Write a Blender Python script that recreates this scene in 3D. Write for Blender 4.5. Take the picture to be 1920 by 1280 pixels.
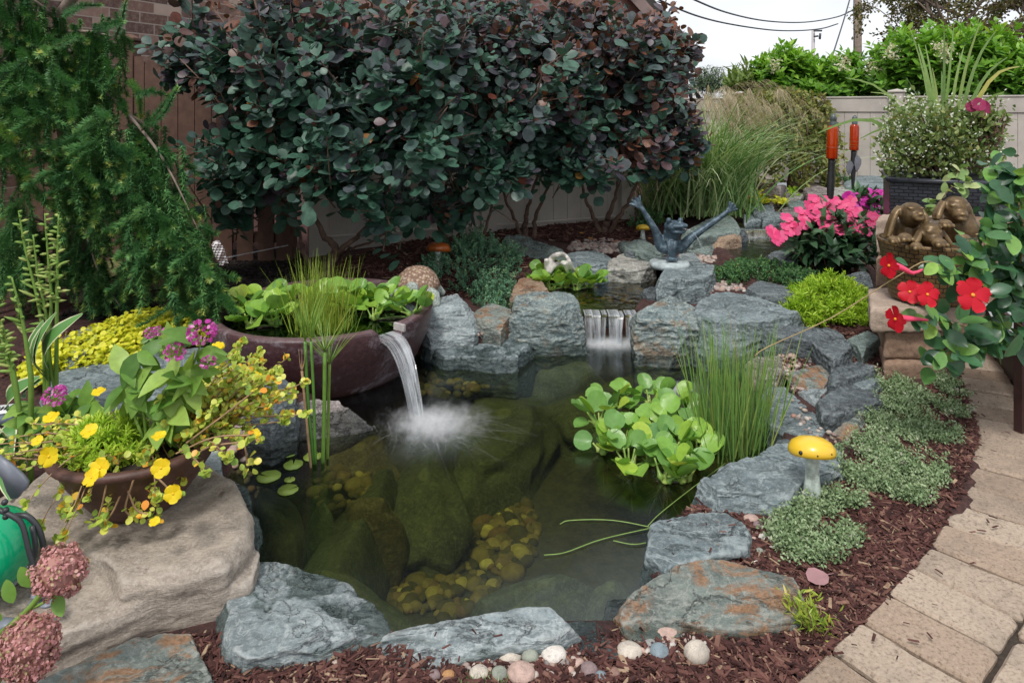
import bpy, bmesh, math, random
import numpy as np
from mathutils import Vector, Matrix, noise
for _o in list(bpy.data.objects): bpy.data.objects.remove(_o)
SC = bpy.context.scene
# ---------------------------------------------------------------- camera, sky, sun, exposure
F, YH, H = 1280.0, 200.0, 1.5           # focal length and horizon in photo pixels, eye height over the pond
cam_d = bpy.data.cameras.new("camera"); cam = bpy.data.objects.new("camera", cam_d)
SC.collection.objects.link(cam); SC.camera = cam
cam.location = (0, 0, H); cam.rotation_euler = (math.radians(90), 0, 0)
cam_d.sensor_width = 36; cam_d.lens = 36 * F / 1920; cam_d.shift_y = -(640 - YH) / 1920
cam_d.clip_start = 0.05; cam_d.clip_end = 2000
W = bpy.data.worlds.new("World"); SC.world = W; W.use_nodes = True
nt = W.node_tree; bg = nt.nodes["Background"]
sky = nt.nodes.new("ShaderNodeTexSky"); sky.sky_type = 'NISHITA'; sky.sun_disc = False
sky.sun_elevation = math.radians(58); sky.sun_rotation = math.radians(200)
sky.air_density = 1.0; sky.dust_density = 3.0; sky.altitude = 100
hs = nt.nodes.new("ShaderNodeHueSaturation"); hs.inputs["Saturation"].default_value = 0.22
tc = nt.nodes.new("ShaderNodeTexCoord"); mp = nt.nodes.new("ShaderNodeMapping"); mp.inputs["Scale"].default_value = (1, 1, 3)
nz = nt.nodes.new("ShaderNodeTexNoise"); nz.inputs["Scale"].default_value = 2.2; nz.inputs["Detail"].default_value = 5
cr = nt.nodes.new("ShaderNodeValToRGB"); cr.color_ramp.elements[0].position = .3; cr.color_ramp.elements[1].position = .72
cr.color_ramp.elements[0].color = (5.9, 6.25, 6.8, 1); cr.color_ramp.elements[1].color = (9.2, 9.4, 9.7, 1)
mx = nt.nodes.new("ShaderNodeMix"); mx.data_type = 'RGBA'; mx.inputs[0].default_value = 0.78   # the overcast veil over the sky
L = nt.links.new
L(sky.outputs[0], hs.inputs["Color"]); L(tc.outputs["Generated"], mp.inputs[0]); L(mp.outputs[0], nz.inputs["Vector"])
L(nz.outputs[0], cr.inputs[0]); L(hs.outputs[0], mx.inputs[6]); L(cr.outputs[0], mx.inputs[7]); L(mx.outputs[2], bg.inputs[0])
bg.inputs[1].default_value = 0.080
sun_d = bpy.data.lights.new("sun", 'SUN'); sun = bpy.data.objects.new("sun", sun_d); SC.collection.objects.link(sun)
sun_d.energy = 1.5; sun_d.angle = math.radians(12); sun_d.color = (1, .96, .9)
sun.rotation_euler = (math.radians(32), 0, math.radians(-20)); sun.location = (0, 0, 8)
SC.view_settings.view_transform = 'Standard'; SC.view_settings.look = 'None'
SC.view_settings.exposure = 0.85; SC.view_settings.gamma = 1
SC.cycles.max_bounces = 6; SC.cycles.transparent_max_bounces = 24; SC.cycles.diffuse_bounces = 3
SC.cycles.use_denoising = True; SC.cycles.volume_bounces = 3

# ---------------------------------------------------------------- helpers
rng = np.random.default_rng(11)
def at(px, py, z):
    Y = (H - z) * F / (py - YH); return Vector(((px - 960) / F * Y, Y, z))
def dp(px, py, Y):
    return Vector(((px - 960) / F * Y, Y, H - (py - YH) / F * Y))
def unit(a):
    a = np.asarray(a, float); n = np.linalg.norm(a, axis=-1, keepdims=True); n[n == 0] = 1; return a / n
def rgb(h):
    return (h[0], h[1], h[2], 1.0)

class MB:
    """collects faces and links them as one mesh object"""
    def __init__(s): s.v = []; s.t = []; s.fs = []; s.n = 0
    def add(s, V, faces, tint=0.5, mat=0):
        V = np.asarray(V, float).reshape(-1, 3); k = len(V)
        s.v.append(V); s.t.append(np.broadcast_to(np.asarray(tint, float), (k,)).copy())
        groups = {}
        if isinstance(faces, np.ndarray): groups[faces.shape[1]] = faces
        else:
            for f in faces: groups.setdefault(len(f), []).append(f)
        for m, fl in groups.items(): s.fs.append((np.asarray(fl, int).reshape(-1, m) + s.n, mat))
        s.n += k
    def inst(s, T, TF, P, X, Y, Z, sc=1.0, tint=0.5, mat=0):
        """n copies of template T (k x 3) at P with axes X, Y, Z"""
        T = np.asarray(T, float); P = np.asarray(P, float); n = len(P); k = len(T)
        if n == 0: return
        sc = np.asarray(sc, float)
        if sc.ndim == 0: sc = np.full((n, 3), float(sc))
        elif sc.ndim == 1: sc = np.repeat(sc[:, None], 3, 1)
        loc = T[None] * sc[:, None, :]
        V = P[:, None] + loc[..., 0:1] * X[:, None] + loc[..., 1:2] * Y[:, None] + loc[..., 2:3] * Z[:, None]
        tint = np.broadcast_to(np.asarray(tint, float), (n,))
        groups = {}
        for f in TF: groups.setdefault(len(f), []).append(f)
        s.v.append(V.reshape(-1, 3)); s.t.append(np.repeat(tint, k))
        off = (np.arange(n) * k)[:, None, None]
        for m, fl in groups.items():
            fa = np.asarray(fl, int)[None] + off
            s.fs.append((fa.reshape(-1, m) + s.n, mat))
        s.n += n * k
    def tube(s, pts, r, seg=6, tint=0.5, mat=0, cap=True):
        P = np.asarray([tuple(p) for p in pts], float); n = len(P)
        r = np.asarray(r, float)
        r = np.full(n, float(r)) if r.ndim == 0 else np.interp(np.linspace(0, 1, n), np.linspace(0, 1, len(r)), r)
        d = unit(np.gradient(P, axis=0)); up = np.array([0, 0, 1.0])
        if abs(d[0] @ up) > .9: up = np.array([0, 1.0, 0])
        A = []
        a = unit(np.cross(d[0], up))
        for i in range(n):
            a = unit(a - d[i] * (a @ d[i])); A.append(a)
        A = np.array(A); B = np.cross(d, A)
        th = np.linspace(0, 2 * math.pi, seg, endpoint=False)
        V = P[:, None] + r[:, None, None] * (np.cos(th)[None, :, None] * A[:, None] + np.sin(th)[None, :, None] * B[:, None])
        i, j = np.meshgrid(np.arange(n - 1), np.arange(seg), indexing='ij'); j2 = (j + 1) % seg
        q = np.stack([i * seg + j, i * seg + j2, (i + 1) * seg + j2, (i + 1) * seg + j], -1).reshape(-1, 4)
        fl = [tuple(x) for x in q]
        if cap: fl += [tuple(range(seg))[::-1], tuple((n - 1) * seg + k for k in range(seg))]
        s.add(V.reshape(-1, 3), fl, tint, mat)
    def lathe(s, prof, c, seg=32, tint=0.5, mat=0, axis=None):
        pr = np.asarray(prof, float); n = len(pr); th = np.linspace(0, 2 * math.pi, seg, endpoint=False)
        V = np.stack([pr[:, 0][:, None] * np.cos(th), pr[:, 0][:, None] * np.sin(th), np.repeat(pr[:, 1][:, None], seg, 1)], -1).reshape(-1, 3)
        if axis is not None:
            q = Vector((0, 0, 1)).rotation_difference(Vector(axis)); R = np.array(q.to_matrix()); V = V @ R.T
        V = V + np.asarray(tuple(c))
        i, j = np.meshgrid(np.arange(n - 1), np.arange(seg), indexing='ij'); j2 = (j + 1) % seg
        s.add(V, np.stack([i * seg + j, i * seg + j2, (i + 1) * seg + j2, (i + 1) * seg + j], -1).reshape(-1, 4), tint, mat)
    def ball(s, c, r, seg=16, rings=10, tint=0.5, mat=0, R=None):
        r = np.broadcast_to(np.asarray(r, float), (3,))
        ph = np.linspace(0, math.pi, rings + 1); th = np.linspace(0, 2 * math.pi, seg, endpoint=False)
        V = np.stack([np.sin(ph)[:, None] * np.cos(th), np.sin(ph)[:, None] * np.sin(th), np.repeat(np.cos(ph)[:, None], seg, 1)], -1).reshape(-1, 3) * r
        if R is not None: V = V @ np.array(R).T
        i, j = np.meshgrid(np.arange(rings), np.arange(seg), indexing='ij'); j2 = (j + 1) % seg
        s.add(V + np.asarray(tuple(c)), np.stack([i * seg + j, (i + 1) * seg + j, (i + 1) * seg + j2, i * seg + j2], -1).reshape(-1, 4), tint, mat)
    def box(s, c, size, rot=0.0, tint=0.5, mat=0, bev=0.0):
        x, y, z = [v / 2 for v in size]; b = min(bev, x * .9, y * .9, z * .9)
        if b > 0:
            V = []
            for zz, ins in ((-z, b), (-z + b, 0), (z - b, 0), (z, b)):
                for sx, sy in ((-1, -1), (1, -1), (1, 1), (-1, 1)): V.append((sx * (x - ins), sy * (y - ins), zz))
            fl = [(3, 2, 1, 0), (12, 13, 14, 15)]
            for r in range(3):
                for k in range(4): fl.append((r * 4 + k, r * 4 + (k + 1) % 4, (r + 1) * 4 + (k + 1) % 4, (r + 1) * 4 + k))
        else:
            V = [(sx * x, sy * y, sz * z) for sz in (-1, 1) for sx, sy in ((-1, -1), (1, -1), (1, 1), (-1, 1))]
            fl = [(3, 2, 1, 0), (4, 5, 6, 7)] + [(k, (k + 1) % 4, 4 + (k + 1) % 4, 4 + k) for k in range(4)]
        V = np.array(V); ca, sa = math.cos(rot), math.sin(rot)
        V = V @ np.array([[ca, sa, 0], [-sa, ca, 0], [0, 0, 1]]) + np.asarray(tuple(c))
        s.add(V, fl, tint, mat)
    def build(s, name, mats, parent=None, origin=None, smooth=True):
        V = np.concatenate(s.v); t = np.concatenate(s.t)
        if parent is not None: o0 = np.array(parent.matrix_world.translation if parent.parent is None else parent['_o'])
        elif origin is not None: o0 = np.array(tuple(origin))
        else: o0 = np.array([(V[:, 0].min() + V[:, 0].max()) / 2, (V[:, 1].min() + V[:, 1].max()) / 2, V[:, 2].min()])
        if parent is not None: o0 = np.array(parent['_o'])
        V = V - o0
        me = bpy.data.meshes.new(name); me.vertices.add(len(V)); me.vertices.foreach_set("co", V.ravel())
        lt = np.concatenate([np.full(len(f), f.shape[1]) for f, _ in s.fs]); li = np.concatenate([f.ravel() for f, _ in s.fs])
        mi = np.concatenate([np.full(len(f), m) for f, m in s.fs])
        me.loops.add(len(li)); me.polygons.add(len(lt))
        me.polygons.foreach_set("loop_start", np.concatenate([[0], np.cumsum(lt)[:-1]]).astype(np.int32))
        me.loops.foreach_set("vertex_index", li.astype(np.int32))
        me.polygons.foreach_set("material_index", mi.astype(np.int32))
        me.polygons.foreach_set("use_smooth", np.full(len(lt), bool(smooth)))
        at_ = me.attributes.new("tint", 'FLOAT', 'POINT'); at_.data.foreach_set("value", t.astype(np.float32))
        me.update(calc_edges=True); me.validate()
        for m in (mats if isinstance(mats, (list, tuple)) else [mats]): me.materials.append(m)
        o = bpy.data.objects.new(name, me); SC.collection.objects.link(o)
        if parent is None: o.location = o0; o['_o'] = [float(x) for x in o0]
        else: o.parent = parent; o['_o'] = [float(x) for x in o0]
        return o

def tag(o, label, cat, group=None):
    o['label'] = label; o['category'] = cat
    if group: o['group'] = group
    return o
def struct(o): o['kind'] = 'structure'; return o
def stuff(o, label, cat): tag(o, label, cat); o['kind'] = 'stuff'; return o
def thing(name, loc, label, cat, group=None):
    o = bpy.data.objects.new(name, None); SC.collection.objects.link(o); o.location = tuple(loc); o['_o'] = [float(x) for x in loc]
    o.empty_display_size = .1
    return tag(o, label, cat, group)
def put(name, mesh, parent, M):
    """one more part that shares MESH, at world matrix M, under PARENT"""
    o = bpy.data.objects.new(name, mesh); SC.collection.objects.link(o); o.parent = parent
    o.matrix_local = Matrix.Translation(-Vector(parent['_o'])) @ M; o['_o'] = [float(x) for x in M.translation]
    return o
def frame(P, d, up, s=1.0):
    """matrix whose Z is d and whose X leans to up"""
    z = Vector(d).normalized(); x = Vector(up); x = (x - z * x.dot(z)).normalized(); y = z.cross(x)
    M = Matrix((x, y, z)).transposed().to_4x4() * 1.0
    return Matrix.Translation(Vector(P)) @ M @ Matrix.Scale(s, 4)
def axes(d, up):
    """leaf frames: Y along d, Z near up"""
    Y = unit(d); Z = unit(up - Y * np.sum(up * Y, 1, keepdims=True)); X = np.cross(Y, Z); return X, Y, Z
def remeshed(o, vox, smooth=0):
    m = o.modifiers.new("r", 'REMESH'); m.mode = 'VOXEL'; m.voxel_size = vox; m.use_smooth_shade = True
    if smooth:
        q = o.modifiers.new("s", 'SMOOTH'); q.iterations = smooth; q.factor = .5
    dg = bpy.context.evaluated_depsgraph_get(); dg.update()
    me = bpy.data.meshes.new_from_object(o.evaluated_get(dg)); old = o.data; o.modifiers.clear()
    mats = [x for x in old.materials]; o.data = me; me.name = old.name
    me.materials.clear()
    for x in mats: me.materials.append(x)
    bpy.data.meshes.remove(old)
    return o
def inpoly(x, y, poly):
    poly = np.asarray(poly, float); x = np.asarray(x, float); y = np.asarray(y, float); r = np.zeros(np.shape(x), bool); n = len(poly); j = n - 1
    for i in range(n):
        xi, yi = poly[i]; xj, yj = poly[j]
        c = ((yi > y) != (yj > y)) & (x < (xj - xi) * (y - yi) / (yj - yi + 1e-12) + xi); r ^= c; j = i
    return r
def polydist(x, y, poly):
    poly = np.asarray(poly, float); d = np.full(np.shape(x), 1e9); n = len(poly)
    for i in range(n):
        a = poly[i]; b = poly[(i + 1) % n]; ab = b - a
        t = np.clip(((x - a[0]) * ab[0] + (y - a[1]) * ab[1]) / (ab @ ab + 1e-12), 0, 1)
        d = np.minimum(d, np.hypot(x - a[0] - t * ab[0], y - a[1] - t * ab[1]))
    return d
def smoothpoly(p, it=2):
    p = np.asarray(p, float)
    for _ in range(it):
        q = np.roll(p, -1, 0); p = np.stack([p * .75 + q * .25, p * .25 + q * .75], 1).reshape(-1, p.shape[1])
    return p
def curve(pts, n=12):
    """Catmull-Rom through pts"""
    P = np.asarray([tuple(p) for p in pts], float)
    if len(P) == 2: return np.linspace(P[0], P[1], n)
    Q = np.vstack([2 * P[0] - P[1], P, 2 * P[-1] - P[-2]]); out = []
    k = len(P) - 1; per = max(2, int(math.ceil(n / k)))
    for i in range(k):
        t = np.linspace(0, 1, per, endpoint=(i == k - 1))[:, None]; a, b, c, d = Q[i:i + 4]
        out.append(.5 * (2 * b + (c - a) * t + (2 * a - 5 * b + 4 * c - d) * t ** 2 + (3 * b - a - 3 * c + d) * t ** 3))
    return np.vstack(out)

# ---------------------------------------------------------------- materials
class N:
    def __init__(s, name):
        s.m = bpy.data.materials.new(name); s.m.use_nodes = True; s.t = s.m.node_tree; s.b = s.t.nodes["Principled BSDF"]; s.out = s.t.nodes["Material Output"]
    def node(s, kind, **kw):
        n = s.t.nodes.new("ShaderNode" + kind)
        for k, v in kw.items():
            if k in n.inputs.keys() if isinstance(k, str) and k[0].isupper() else False: n.inputs[k].default_value = v
            else: setattr(n, k, v)
        return n
    def link(s, a, b): s.t.links.new(a, b)
    def coords(s, rand=True, scale=(1, 1, 1)):
        tc = s.node("TexCoord"); mp = s.node("Mapping"); mp.inputs["Scale"].default_value = scale
        if rand:
            oi = s.node("ObjectInfo"); mu = s.node("VectorMath", operation='SCALE'); mu.inputs[0].default_value = (37, 21, 53)
            s.link(oi.outputs["Random"], mu.inputs["Scale"]); ad = s.node("VectorMath", operation='ADD')
            s.link(tc.outputs["Object"], ad.inputs[0]); s.link(mu.outputs[0], ad.inputs[1]); s.link(ad.outputs[0], mp.inputs[0])
        else: s.link(tc.outputs["Object"], mp.inputs[0])
        return mp.outputs[0]
    def noise(s, vec, scale, detail=6, rough=.6, dist=0):
        n = s.node("TexNoise"); n.inputs["Scale"].default_value = scale; n.inputs["Detail"].default_value = detail
        n.inputs["Roughness"].default_value = rough; n.inputs["Distortion"].default_value = dist
        if vec is not None: s.link(vec, n.inputs["Vector"])
        return n.outputs[0]
    def ramp(s, fac, stops):
        r = s.node("ValToRGB"); e = r.color_ramp.elements
        while len(e) < len(stops): e.new(.5)
        for i, (p, c) in enumerate(stops): e[i].position = p; e[i].color = rgb(c) if not np.isscalar(c) else (c, c, c, 1)
        s.link(fac, r.inputs[0]); return r.outputs[0]
    def mix(s, fac, a, b, mode='MIX'):
        m = s.node("Mix"); m.data_type = 'RGBA'; m.blend_type = mode
        for v, i in ((fac, 0), (a, 6), (b, 7)):
            if hasattr(v, 'is_linked') or isinstance(v, bpy.types.NodeSocket): s.link(v, m.inputs[i])
            elif i == 0: m.inputs[0].default_value = v
            else: m.inputs[i].default_value = rgb(v)
        return m.outputs[2]
    def bump(s, h, strength=.3, dist=.01):
        b = s.node("Bump"); b.inputs["Strength"].default_value = strength; b.inputs["Distance"].default_value = dist
        s.link(h, b.inputs["Height"]); s.link(b.outputs[0], s.b.inputs["Normal"])
    def col(s, c):
        if isinstance(c, bpy.types.NodeSocket): s.link(c, s.b.inputs["Base Color"])
        else: s.b.inputs["Base Color"].default_value = rgb(c)
    def set(s, **kw):
        for k, v in kw.items(): s.b.inputs[k.replace("_", " ")].default_value = v
        return s

def plain(name, c, rough=.5, var=.25, scale=20, metal=0, bump=0.0, spec=.5):
    n = N(name); v = n.coords(); f = n.noise(v, scale, 5)
    lo = tuple(x * (1 - var) for x in c); hi = tuple(min(1, x * (1 + var)) for x in c)
    n.col(n.ramp(f, [(.3, lo), (.7, hi)])); n.set(Roughness=rough, Metallic=metal); n.b.inputs["Specular IOR Level"].default_value = spec
    if bump: n.bump(f, bump, .01)
    return n.m
def leafmat(name, stops, rough=.45, trans=.25, spec=.4, var=.25, scale=30):
    """stops: ramp over the per-leaf 'tint'"""
    n = N(name); a = n.node("Attribute", attribute_name="tint"); c = n.ramp(a.outputs["Fac"], stops)
    v = n.coords(False); f = n.noise(v, scale, 3); g = n.ramp(f, [(.3, 1 - var), (.7, 1 + var * .5)])
    c = n.mix(1.0, c, g, 'MULTIPLY'); n.col(c); n.set(Roughness=rough); n.b.inputs["Specular IOR Level"].default_value = spec
    if trans:
        tr = n.node("BsdfTranslucent"); n.link(n.mix(1.0, c, (1.15, 1.2, .6), 'MULTIPLY'), tr.inputs[0]); ms = n.node("MixShader"); ms.inputs[0].default_value = trans
        n.link(n.b.outputs[0], ms.inputs[1]); n.link(tr.outputs[0], ms.inputs[2]); n.link(ms.outputs[0], n.out.inputs[0])
    return n.m
def rockmat(name, base, vein, rust=None, rustamt=.0, dark=.5, strata=3.0, scale=1.0, rough=.75, wet=True, bump=.55, lines=.6):
    n = N(name); v = n.coords(True, (1, 1, strata)); v2 = n.coords(True); vs = n.coords(True, (2.2, 9, 13)); vs.node.inputs["Rotation"].default_value = (.25, .3, .6)
    big = n.noise(v, 4.5 * scale, 8, .65, .6); fine = n.noise(v2, 70 * scale, 9, .75); mid = n.noise(v, 13 * scale, 9, .72, 1.2); lay = n.noise(vs, 2.4 * scale, 9, .7, .7); grit = n.noise(v2, 210 * scale, 4, .7)
    c = n.ramp(big, [(.28, tuple(x * dark for x in base)), (.5, base), (.72, tuple(min(1, x * 1.45) for x in base))])
    c = n.mix(n.ramp(lay, [(.40, .75 * lines), (.50, 0.)]), c, tuple(x * .42 for x in base)); c = n.mix(n.ramp(lay, [(.54, 0.), (.64, .75 * lines)]), c, vein)
    c = n.mix(n.ramp(mid, [(.54, 0.), (.66, .65)]), c, vein)
    rid = n.noise(v, 3.1 * scale, 7, .6, 1.6); c = n.mix(n.ramp(rid, [(.485, 0.), (.498, .8 * lines), (.502, .8 * lines), (.515, 0.)]), c, tuple(min(1, x * 1.5) for x in vein))
    rd2 = n.noise(v, 2.1 * scale, 8, .62, .9); c = n.mix(n.ramp(rd2, [(.492, 0.), (.499, min(.85, 1.4 * lines)), (.501, min(.85, 1.4 * lines)), (.508, 0.)]), c, tuple(x * .2 for x in base))
    c = n.mix(n.ramp(fine, [(.5, 0.), (.66, .6)]), c, tuple(min(1, x * 1.3) for x in vein))
    c = n.mix(n.ramp(fine, [(.30, .8), (.44, 0.)]), c, tuple(x * .3 for x in base)); c = n.mix(n.ramp(grit, [(.6, 0.), (.72, .6)]), c, tuple(min(1, x * 1.5) for x in vein))
    if rust:
        rn = n.noise(v2, 6 * scale, 9, .72, .8); c = n.mix(n.ramp(rn, [(.62 - rustamt * .3, 0.), (.70 - rustamt * .3, .8)]), c, n.mix(n.ramp(fine, [(.35, 0.), (.6, 1.)]), tuple(x * .5 for x in rust), rust))
    ge = n.node("NewGeometry"); c = n.mix(n.ramp(ge.outputs["Pointiness"], [(.515, 0.), (.56, .7)]), c, tuple(min(1, x * 1.15) for x in vein))   # chipped pale edges
    r = n.ramp(mid, [(.3, rough + .12), (.7, rough - .15)])
    if wet:   # the soaked band along the waterline
        g = n.node("NewGeometry"); sp = n.node("SeparateXYZ"); n.link(g.outputs["Position"], sp.inputs[0])
        ad = n.node("Math", operation='MULTIPLY_ADD'); n.link(big, ad.inputs[0]); ad.inputs[1].default_value = -.13; n.link(sp.outputs[2], ad.inputs[2])
        w = n.ramp(ad.outputs[0], [(0.0, 1.), (.012, 0.)]); c = n.mix(w, c, n.mix(1.0, c, (.32, .36, .34), 'MULTIPLY'))
        r = n.mix(w, r, (.22, .22, .22))
    n.col(c); n.link(r, n.b.inputs["Roughness"]); prev = None
    for h, st, ds in ((lay, .5, .03), (mid, bump, .02), (rd2b(n, rd2), min(.7, 1.2 * lines), .012), (fine, bump, .008), (grit, .35, .003)):
        bb = n.node("Bump"); bb.inputs["Strength"].default_value = st; bb.inputs["Distance"].default_value = ds; n.link(h, bb.inputs["Height"])
        if prev is not None: n.link(prev.outputs[0], bb.inputs["Normal"])
        prev = bb
    n.link(prev.outputs[0], n.b.inputs["Normal"]); return n.m
def rd2b(n, s): return n.ramp(s, [(.488, 1.), (.499, 0.), (.501, 0.), (.512, 1.)])
# ---------------------------------------------------------------- terrain
def pw(pts, z): return np.array([at(x, y, z)[:2] for x, y in pts])
POND = smoothpoly(pw([(395,930),(455,850),(505,815),(575,795),(590,745),(680,700),(790,655),(870,672),(990,652),(1090,640),(1190,637),(1310,655),(1420,680),(1480,740),(1490,830),(1420,890),(1375,930),(1330,968),(1265,1012),(1240,1060),(1228,1130),(1195,1182),(1080,1190),(900,1185),(700,1225),(600,1150),(480,1080),(450,1020)], 0), 1)
L2X0, L2X1 = at(1380, 430, .36).x, at(1450, 430, .36).x
LIPX0, LIPX1 = at(1090, 588, .172).x, at(1202, 588, .172).x
PATHPOLY = [(.62, .9), (.74, 1.62), (.95, 1.83), (1.36, 2.16), (1.60, 2.38), (1.79, 2.62), (2.06, 3.02), (2.40, 3.70), (3.1, 5.6), (6, 5.4), (6, .9)]
ZU, ZM, ZT = .172, .30, .36
UP = smoothpoly(pw([(1000,575),(1010,540),(1060,508),(1120,500),(1205,496),(1250,505),(1245,545),(1205,565),(1200,592),(1092,592),(1070,580)], ZU), 1)
MID = smoothpoly(pw([(1370,441),(1465,441),(1500,470),(1480,492),(1385,492),(1350,470)], ZM), 1)
TOP = smoothpoly(pw([(1365,408),(1475,408),(1478,433),(1366,433)], ZT), 1)
_cp = [(500,1270,.05),(900,1270,.05),(1300,1270,.05),(150,1270,.02),(1500,1180,.05),(1700,1000,.065),(1700,800,.075),(1600,720,.11),
 (1800,1200,.06),(1850,800,.07),(1900,640,.07),(20,1000,.06),(250,720,.14),(60,760,.1),(100,640,.18),(300,600,.18),(450,560,.2),(500,520,.22),(700,500,.25),(850,470,.29),(1000,450,.32),(1140,430,.34),
 (1200,450,.31),(1280,480,.29),(1400,530,.25),(1550,560,.24),(1640,620,.16),(1500,380,.42),(1650,350,.46),(1340,370,.45),(1440,350,.48),(900,620,.1),(860,590,.16),(960,600,.12),
 (1250,600,.15),(1450,600,.16),(1450,700,.1),(420,840,.05),(300,800,.1),(1150,470,.28),(1050,480,.26),(1340,500,.28),(480,800,.06),(1540,820,.09),(1350,960,.06),(150,520,.2),(700,380,.32)]
_cx = np.array([tuple(at(*c)) for c in _cp])
def ground_raw(x, y):
    x = np.asarray(x, float); y = np.asarray(y, float)
    d2 = (x[..., None] - _cx[:, 0]) ** 2 + (y[..., None] - _cx[:, 1]) ** 2
    w = np.exp(-d2 / (2 * .28 ** 2)) + 1e-4 / (d2 + .2) ** 2
    return (w * _cx[:, 2]).sum(-1) / w.sum(-1)
def ground(x, y):
    z = ground_raw(x, y)
    for poly, wz, dep, sl in ((POND, 0, .36, 1.5), (UP, ZU, .07, .5), (MID, ZM, .06, .5), (TOP, ZT, .05, .5)):
        ins = inpoly(x, y, poly); d = polydist(x, y, poly)
        z = np.where(ins, wz + .02 - np.minimum(dep + .02, d * sl), z)
        if wz > 0: z = np.where(~ins & (d < .08), np.maximum(z, wz + .02), z)
    z = np.where((x > LIPX0) & (x < LIPX1) & (y > 4.1) & (y < 4.42), -.3, z)
    z = np.where((x > L2X0) & (x < L2X1) & (y > 5.75) & (y < 6.36), np.minimum(z, .25), z)
    return np.where(inpoly(x, y, PATHPOLY), np.minimum(z, .035), z)
def gz(px, py, it=6):
    """the point of the ground seen at a photo pixel"""
    z = .1
    for _ in range(it):
        p = at(px, py, z); z = float(ground_raw(np.array(p.x), np.array(p.y)))
    return at(px, py, z)
xs = np.concatenate([-np.geomspace(5, 300, 22)[::-1], np.arange(-4.4, 4.6, .045), np.geomspace(5, 300, 22)])
ys = np.concatenate([[-40, -5, 0, .6, 1.0], np.arange(1.2, 7.6, .04), np.geomspace(7.7, 600, 34)])
gx, gy = np.meshgrid(xs, ys)
gzv = ground(gx, gy)
far = np.clip((np.hypot(gx, gy) - 9) / 6, 0, 1); gzv = gzv * (1 - far) + .3 * far
gn = np.array([noise.noise(Vector((a * 4, b * 4, 0))) for a, b in zip(gx.ravel(), gy.ravel())]).reshape(gx.shape)
gzv = gzv + gn * .012 * (far < 1)
nx, ny = len(xs), len(ys)
i, j = np.meshgrid(np.arange(ny - 1), np.arange(nx - 1), indexing='ij')
q = np.stack([i * nx + j, i * nx + j + 1, (i + 1) * nx + j + 1, (i + 1) * nx + j], -1).reshape(-1, 4)
n = N("mulch_ground"); v = n.coords(False); f = n.noise(v, 26, 8, .7); g2 = n.noise(v, 70, 6, .7); h = n.noise(v, 1.1, 3)
c = n.ramp(f, [(.3, (.022, .010, .009)), (.5, (.075, .028, .024)), (.7, (.13, .055, .045))])
c = n.mix(n.ramp(g2, [(.35, .8), (.55, 0.)]), c, (.02, .012, .01))
gp = n.node("NewGeometry"); sp = n.node("SeparateXYZ"); n.link(gp.outputs["Position"], sp.inputs[0])
mr = n.node("MapRange"); n.link(sp.outputs[2], mr.inputs[0]); mr.inputs[1].default_value = -.02; mr.inputs[2].default_value = .02
c = n.mix(mr.outputs[0], n.ramp(f, [(.3, (.035, .036, .014)), (.7, (.115, .105, .038))]), c)   # algae on the pond bed
n.col(c); n.set(Roughness=.9); n.bump(f, .9, .03)
b = MB(); b.add(np.stack([gx, gy, gzv], -1).reshape(-1, 3), q)
struct(b.build("ground", n.m, origin=(0, 0, 0)))
# lawn glimpsed beyond the spruce
n = N("lawn"); v = n.coords(False); n.col(n.ramp(n.noise(v, 14, 8, .7), [(.3, (.09, .10, .035)), (.7, (.21, .20, .08))])); n.set(Roughness=.9)
b = MB(); P = [(-4.1, 5.0), (-3.0, 4.9), (-2.9, 6.4), (-6.5, 6.8), (-7, 5.2)]
b.add([(x, y, float(ground_raw(np.array(x), np.array(y))) + .03) for x, y in P], [tuple(range(5))]); struct(b.build("lawn", n.m))

# ---------------------------------------------------------------- water
def watermat(name, tint, rough=.03, wave=.12, wscale=7.0):
    n = N(name); n.t.nodes.remove(n.b)
    fr = n.node("Fresnel"); fr.inputs[0].default_value = 1.78
    tr = n.node("BsdfTransparent"); tr.inputs[0].default_value = rgb(tint)
    gl = n.node("BsdfGlossy"); gl.inputs["Roughness"].default_value = rough; gl.inputs[0].default_value = (.84, .94, 1, 1)
    ms = n.node("MixShader"); n.link(fr.outputs[0], ms.inputs[0]); n.link(tr.outputs[0], ms.inputs[1]); n.link(gl.outputs[0], ms.inputs[2]); n.link(ms.outputs[0], n.out.inputs[0])
    v = n.coords(False); h = n.noise(v, wscale, 2, .5); bp = n.node("Bump"); bp.inputs["Strength"].default_value = wave; bp.inputs["Distance"].default_value = .02
    n.link(h, bp.inputs["Height"]); n.link(bp.outputs[0], gl.inputs["Normal"]); n.link(bp.outputs[0], fr.inputs["Normal"])
    return n.m
def water(name, poly, z, m, grow=.1):
    c = poly.mean(0); p = c + (poly - c) * (1 + grow / np.linalg.norm(poly - c, axis=1, keepdims=True))
    
    if np.sum(p[:, 0] * np.roll(p[:, 1], -1) - np.roll(p[:, 0], -1) * p[:, 1]) < 0: p = p[::-1]
    b = MB(); b.add(np.c_[p, np.full(len(p), z)], [tuple(range(len(p)))]); return struct(b.build(name, m, smooth=False))
WM = watermat("pond_water", (.76, .81, .52), .20, .06)
water("pond_water", POND, 0, WM); WM2 = watermat("stream_water", (.68, .62, .38), .06, .5, 14)
water("pool_water", UP, ZU, WM2, .03); water("pool_water", MID, ZM, watermat("pool_water_far", (.5, .46, .22), .12, .4, 10), .03); water("pool_water", TOP, ZT, WM2, .03)

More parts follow.
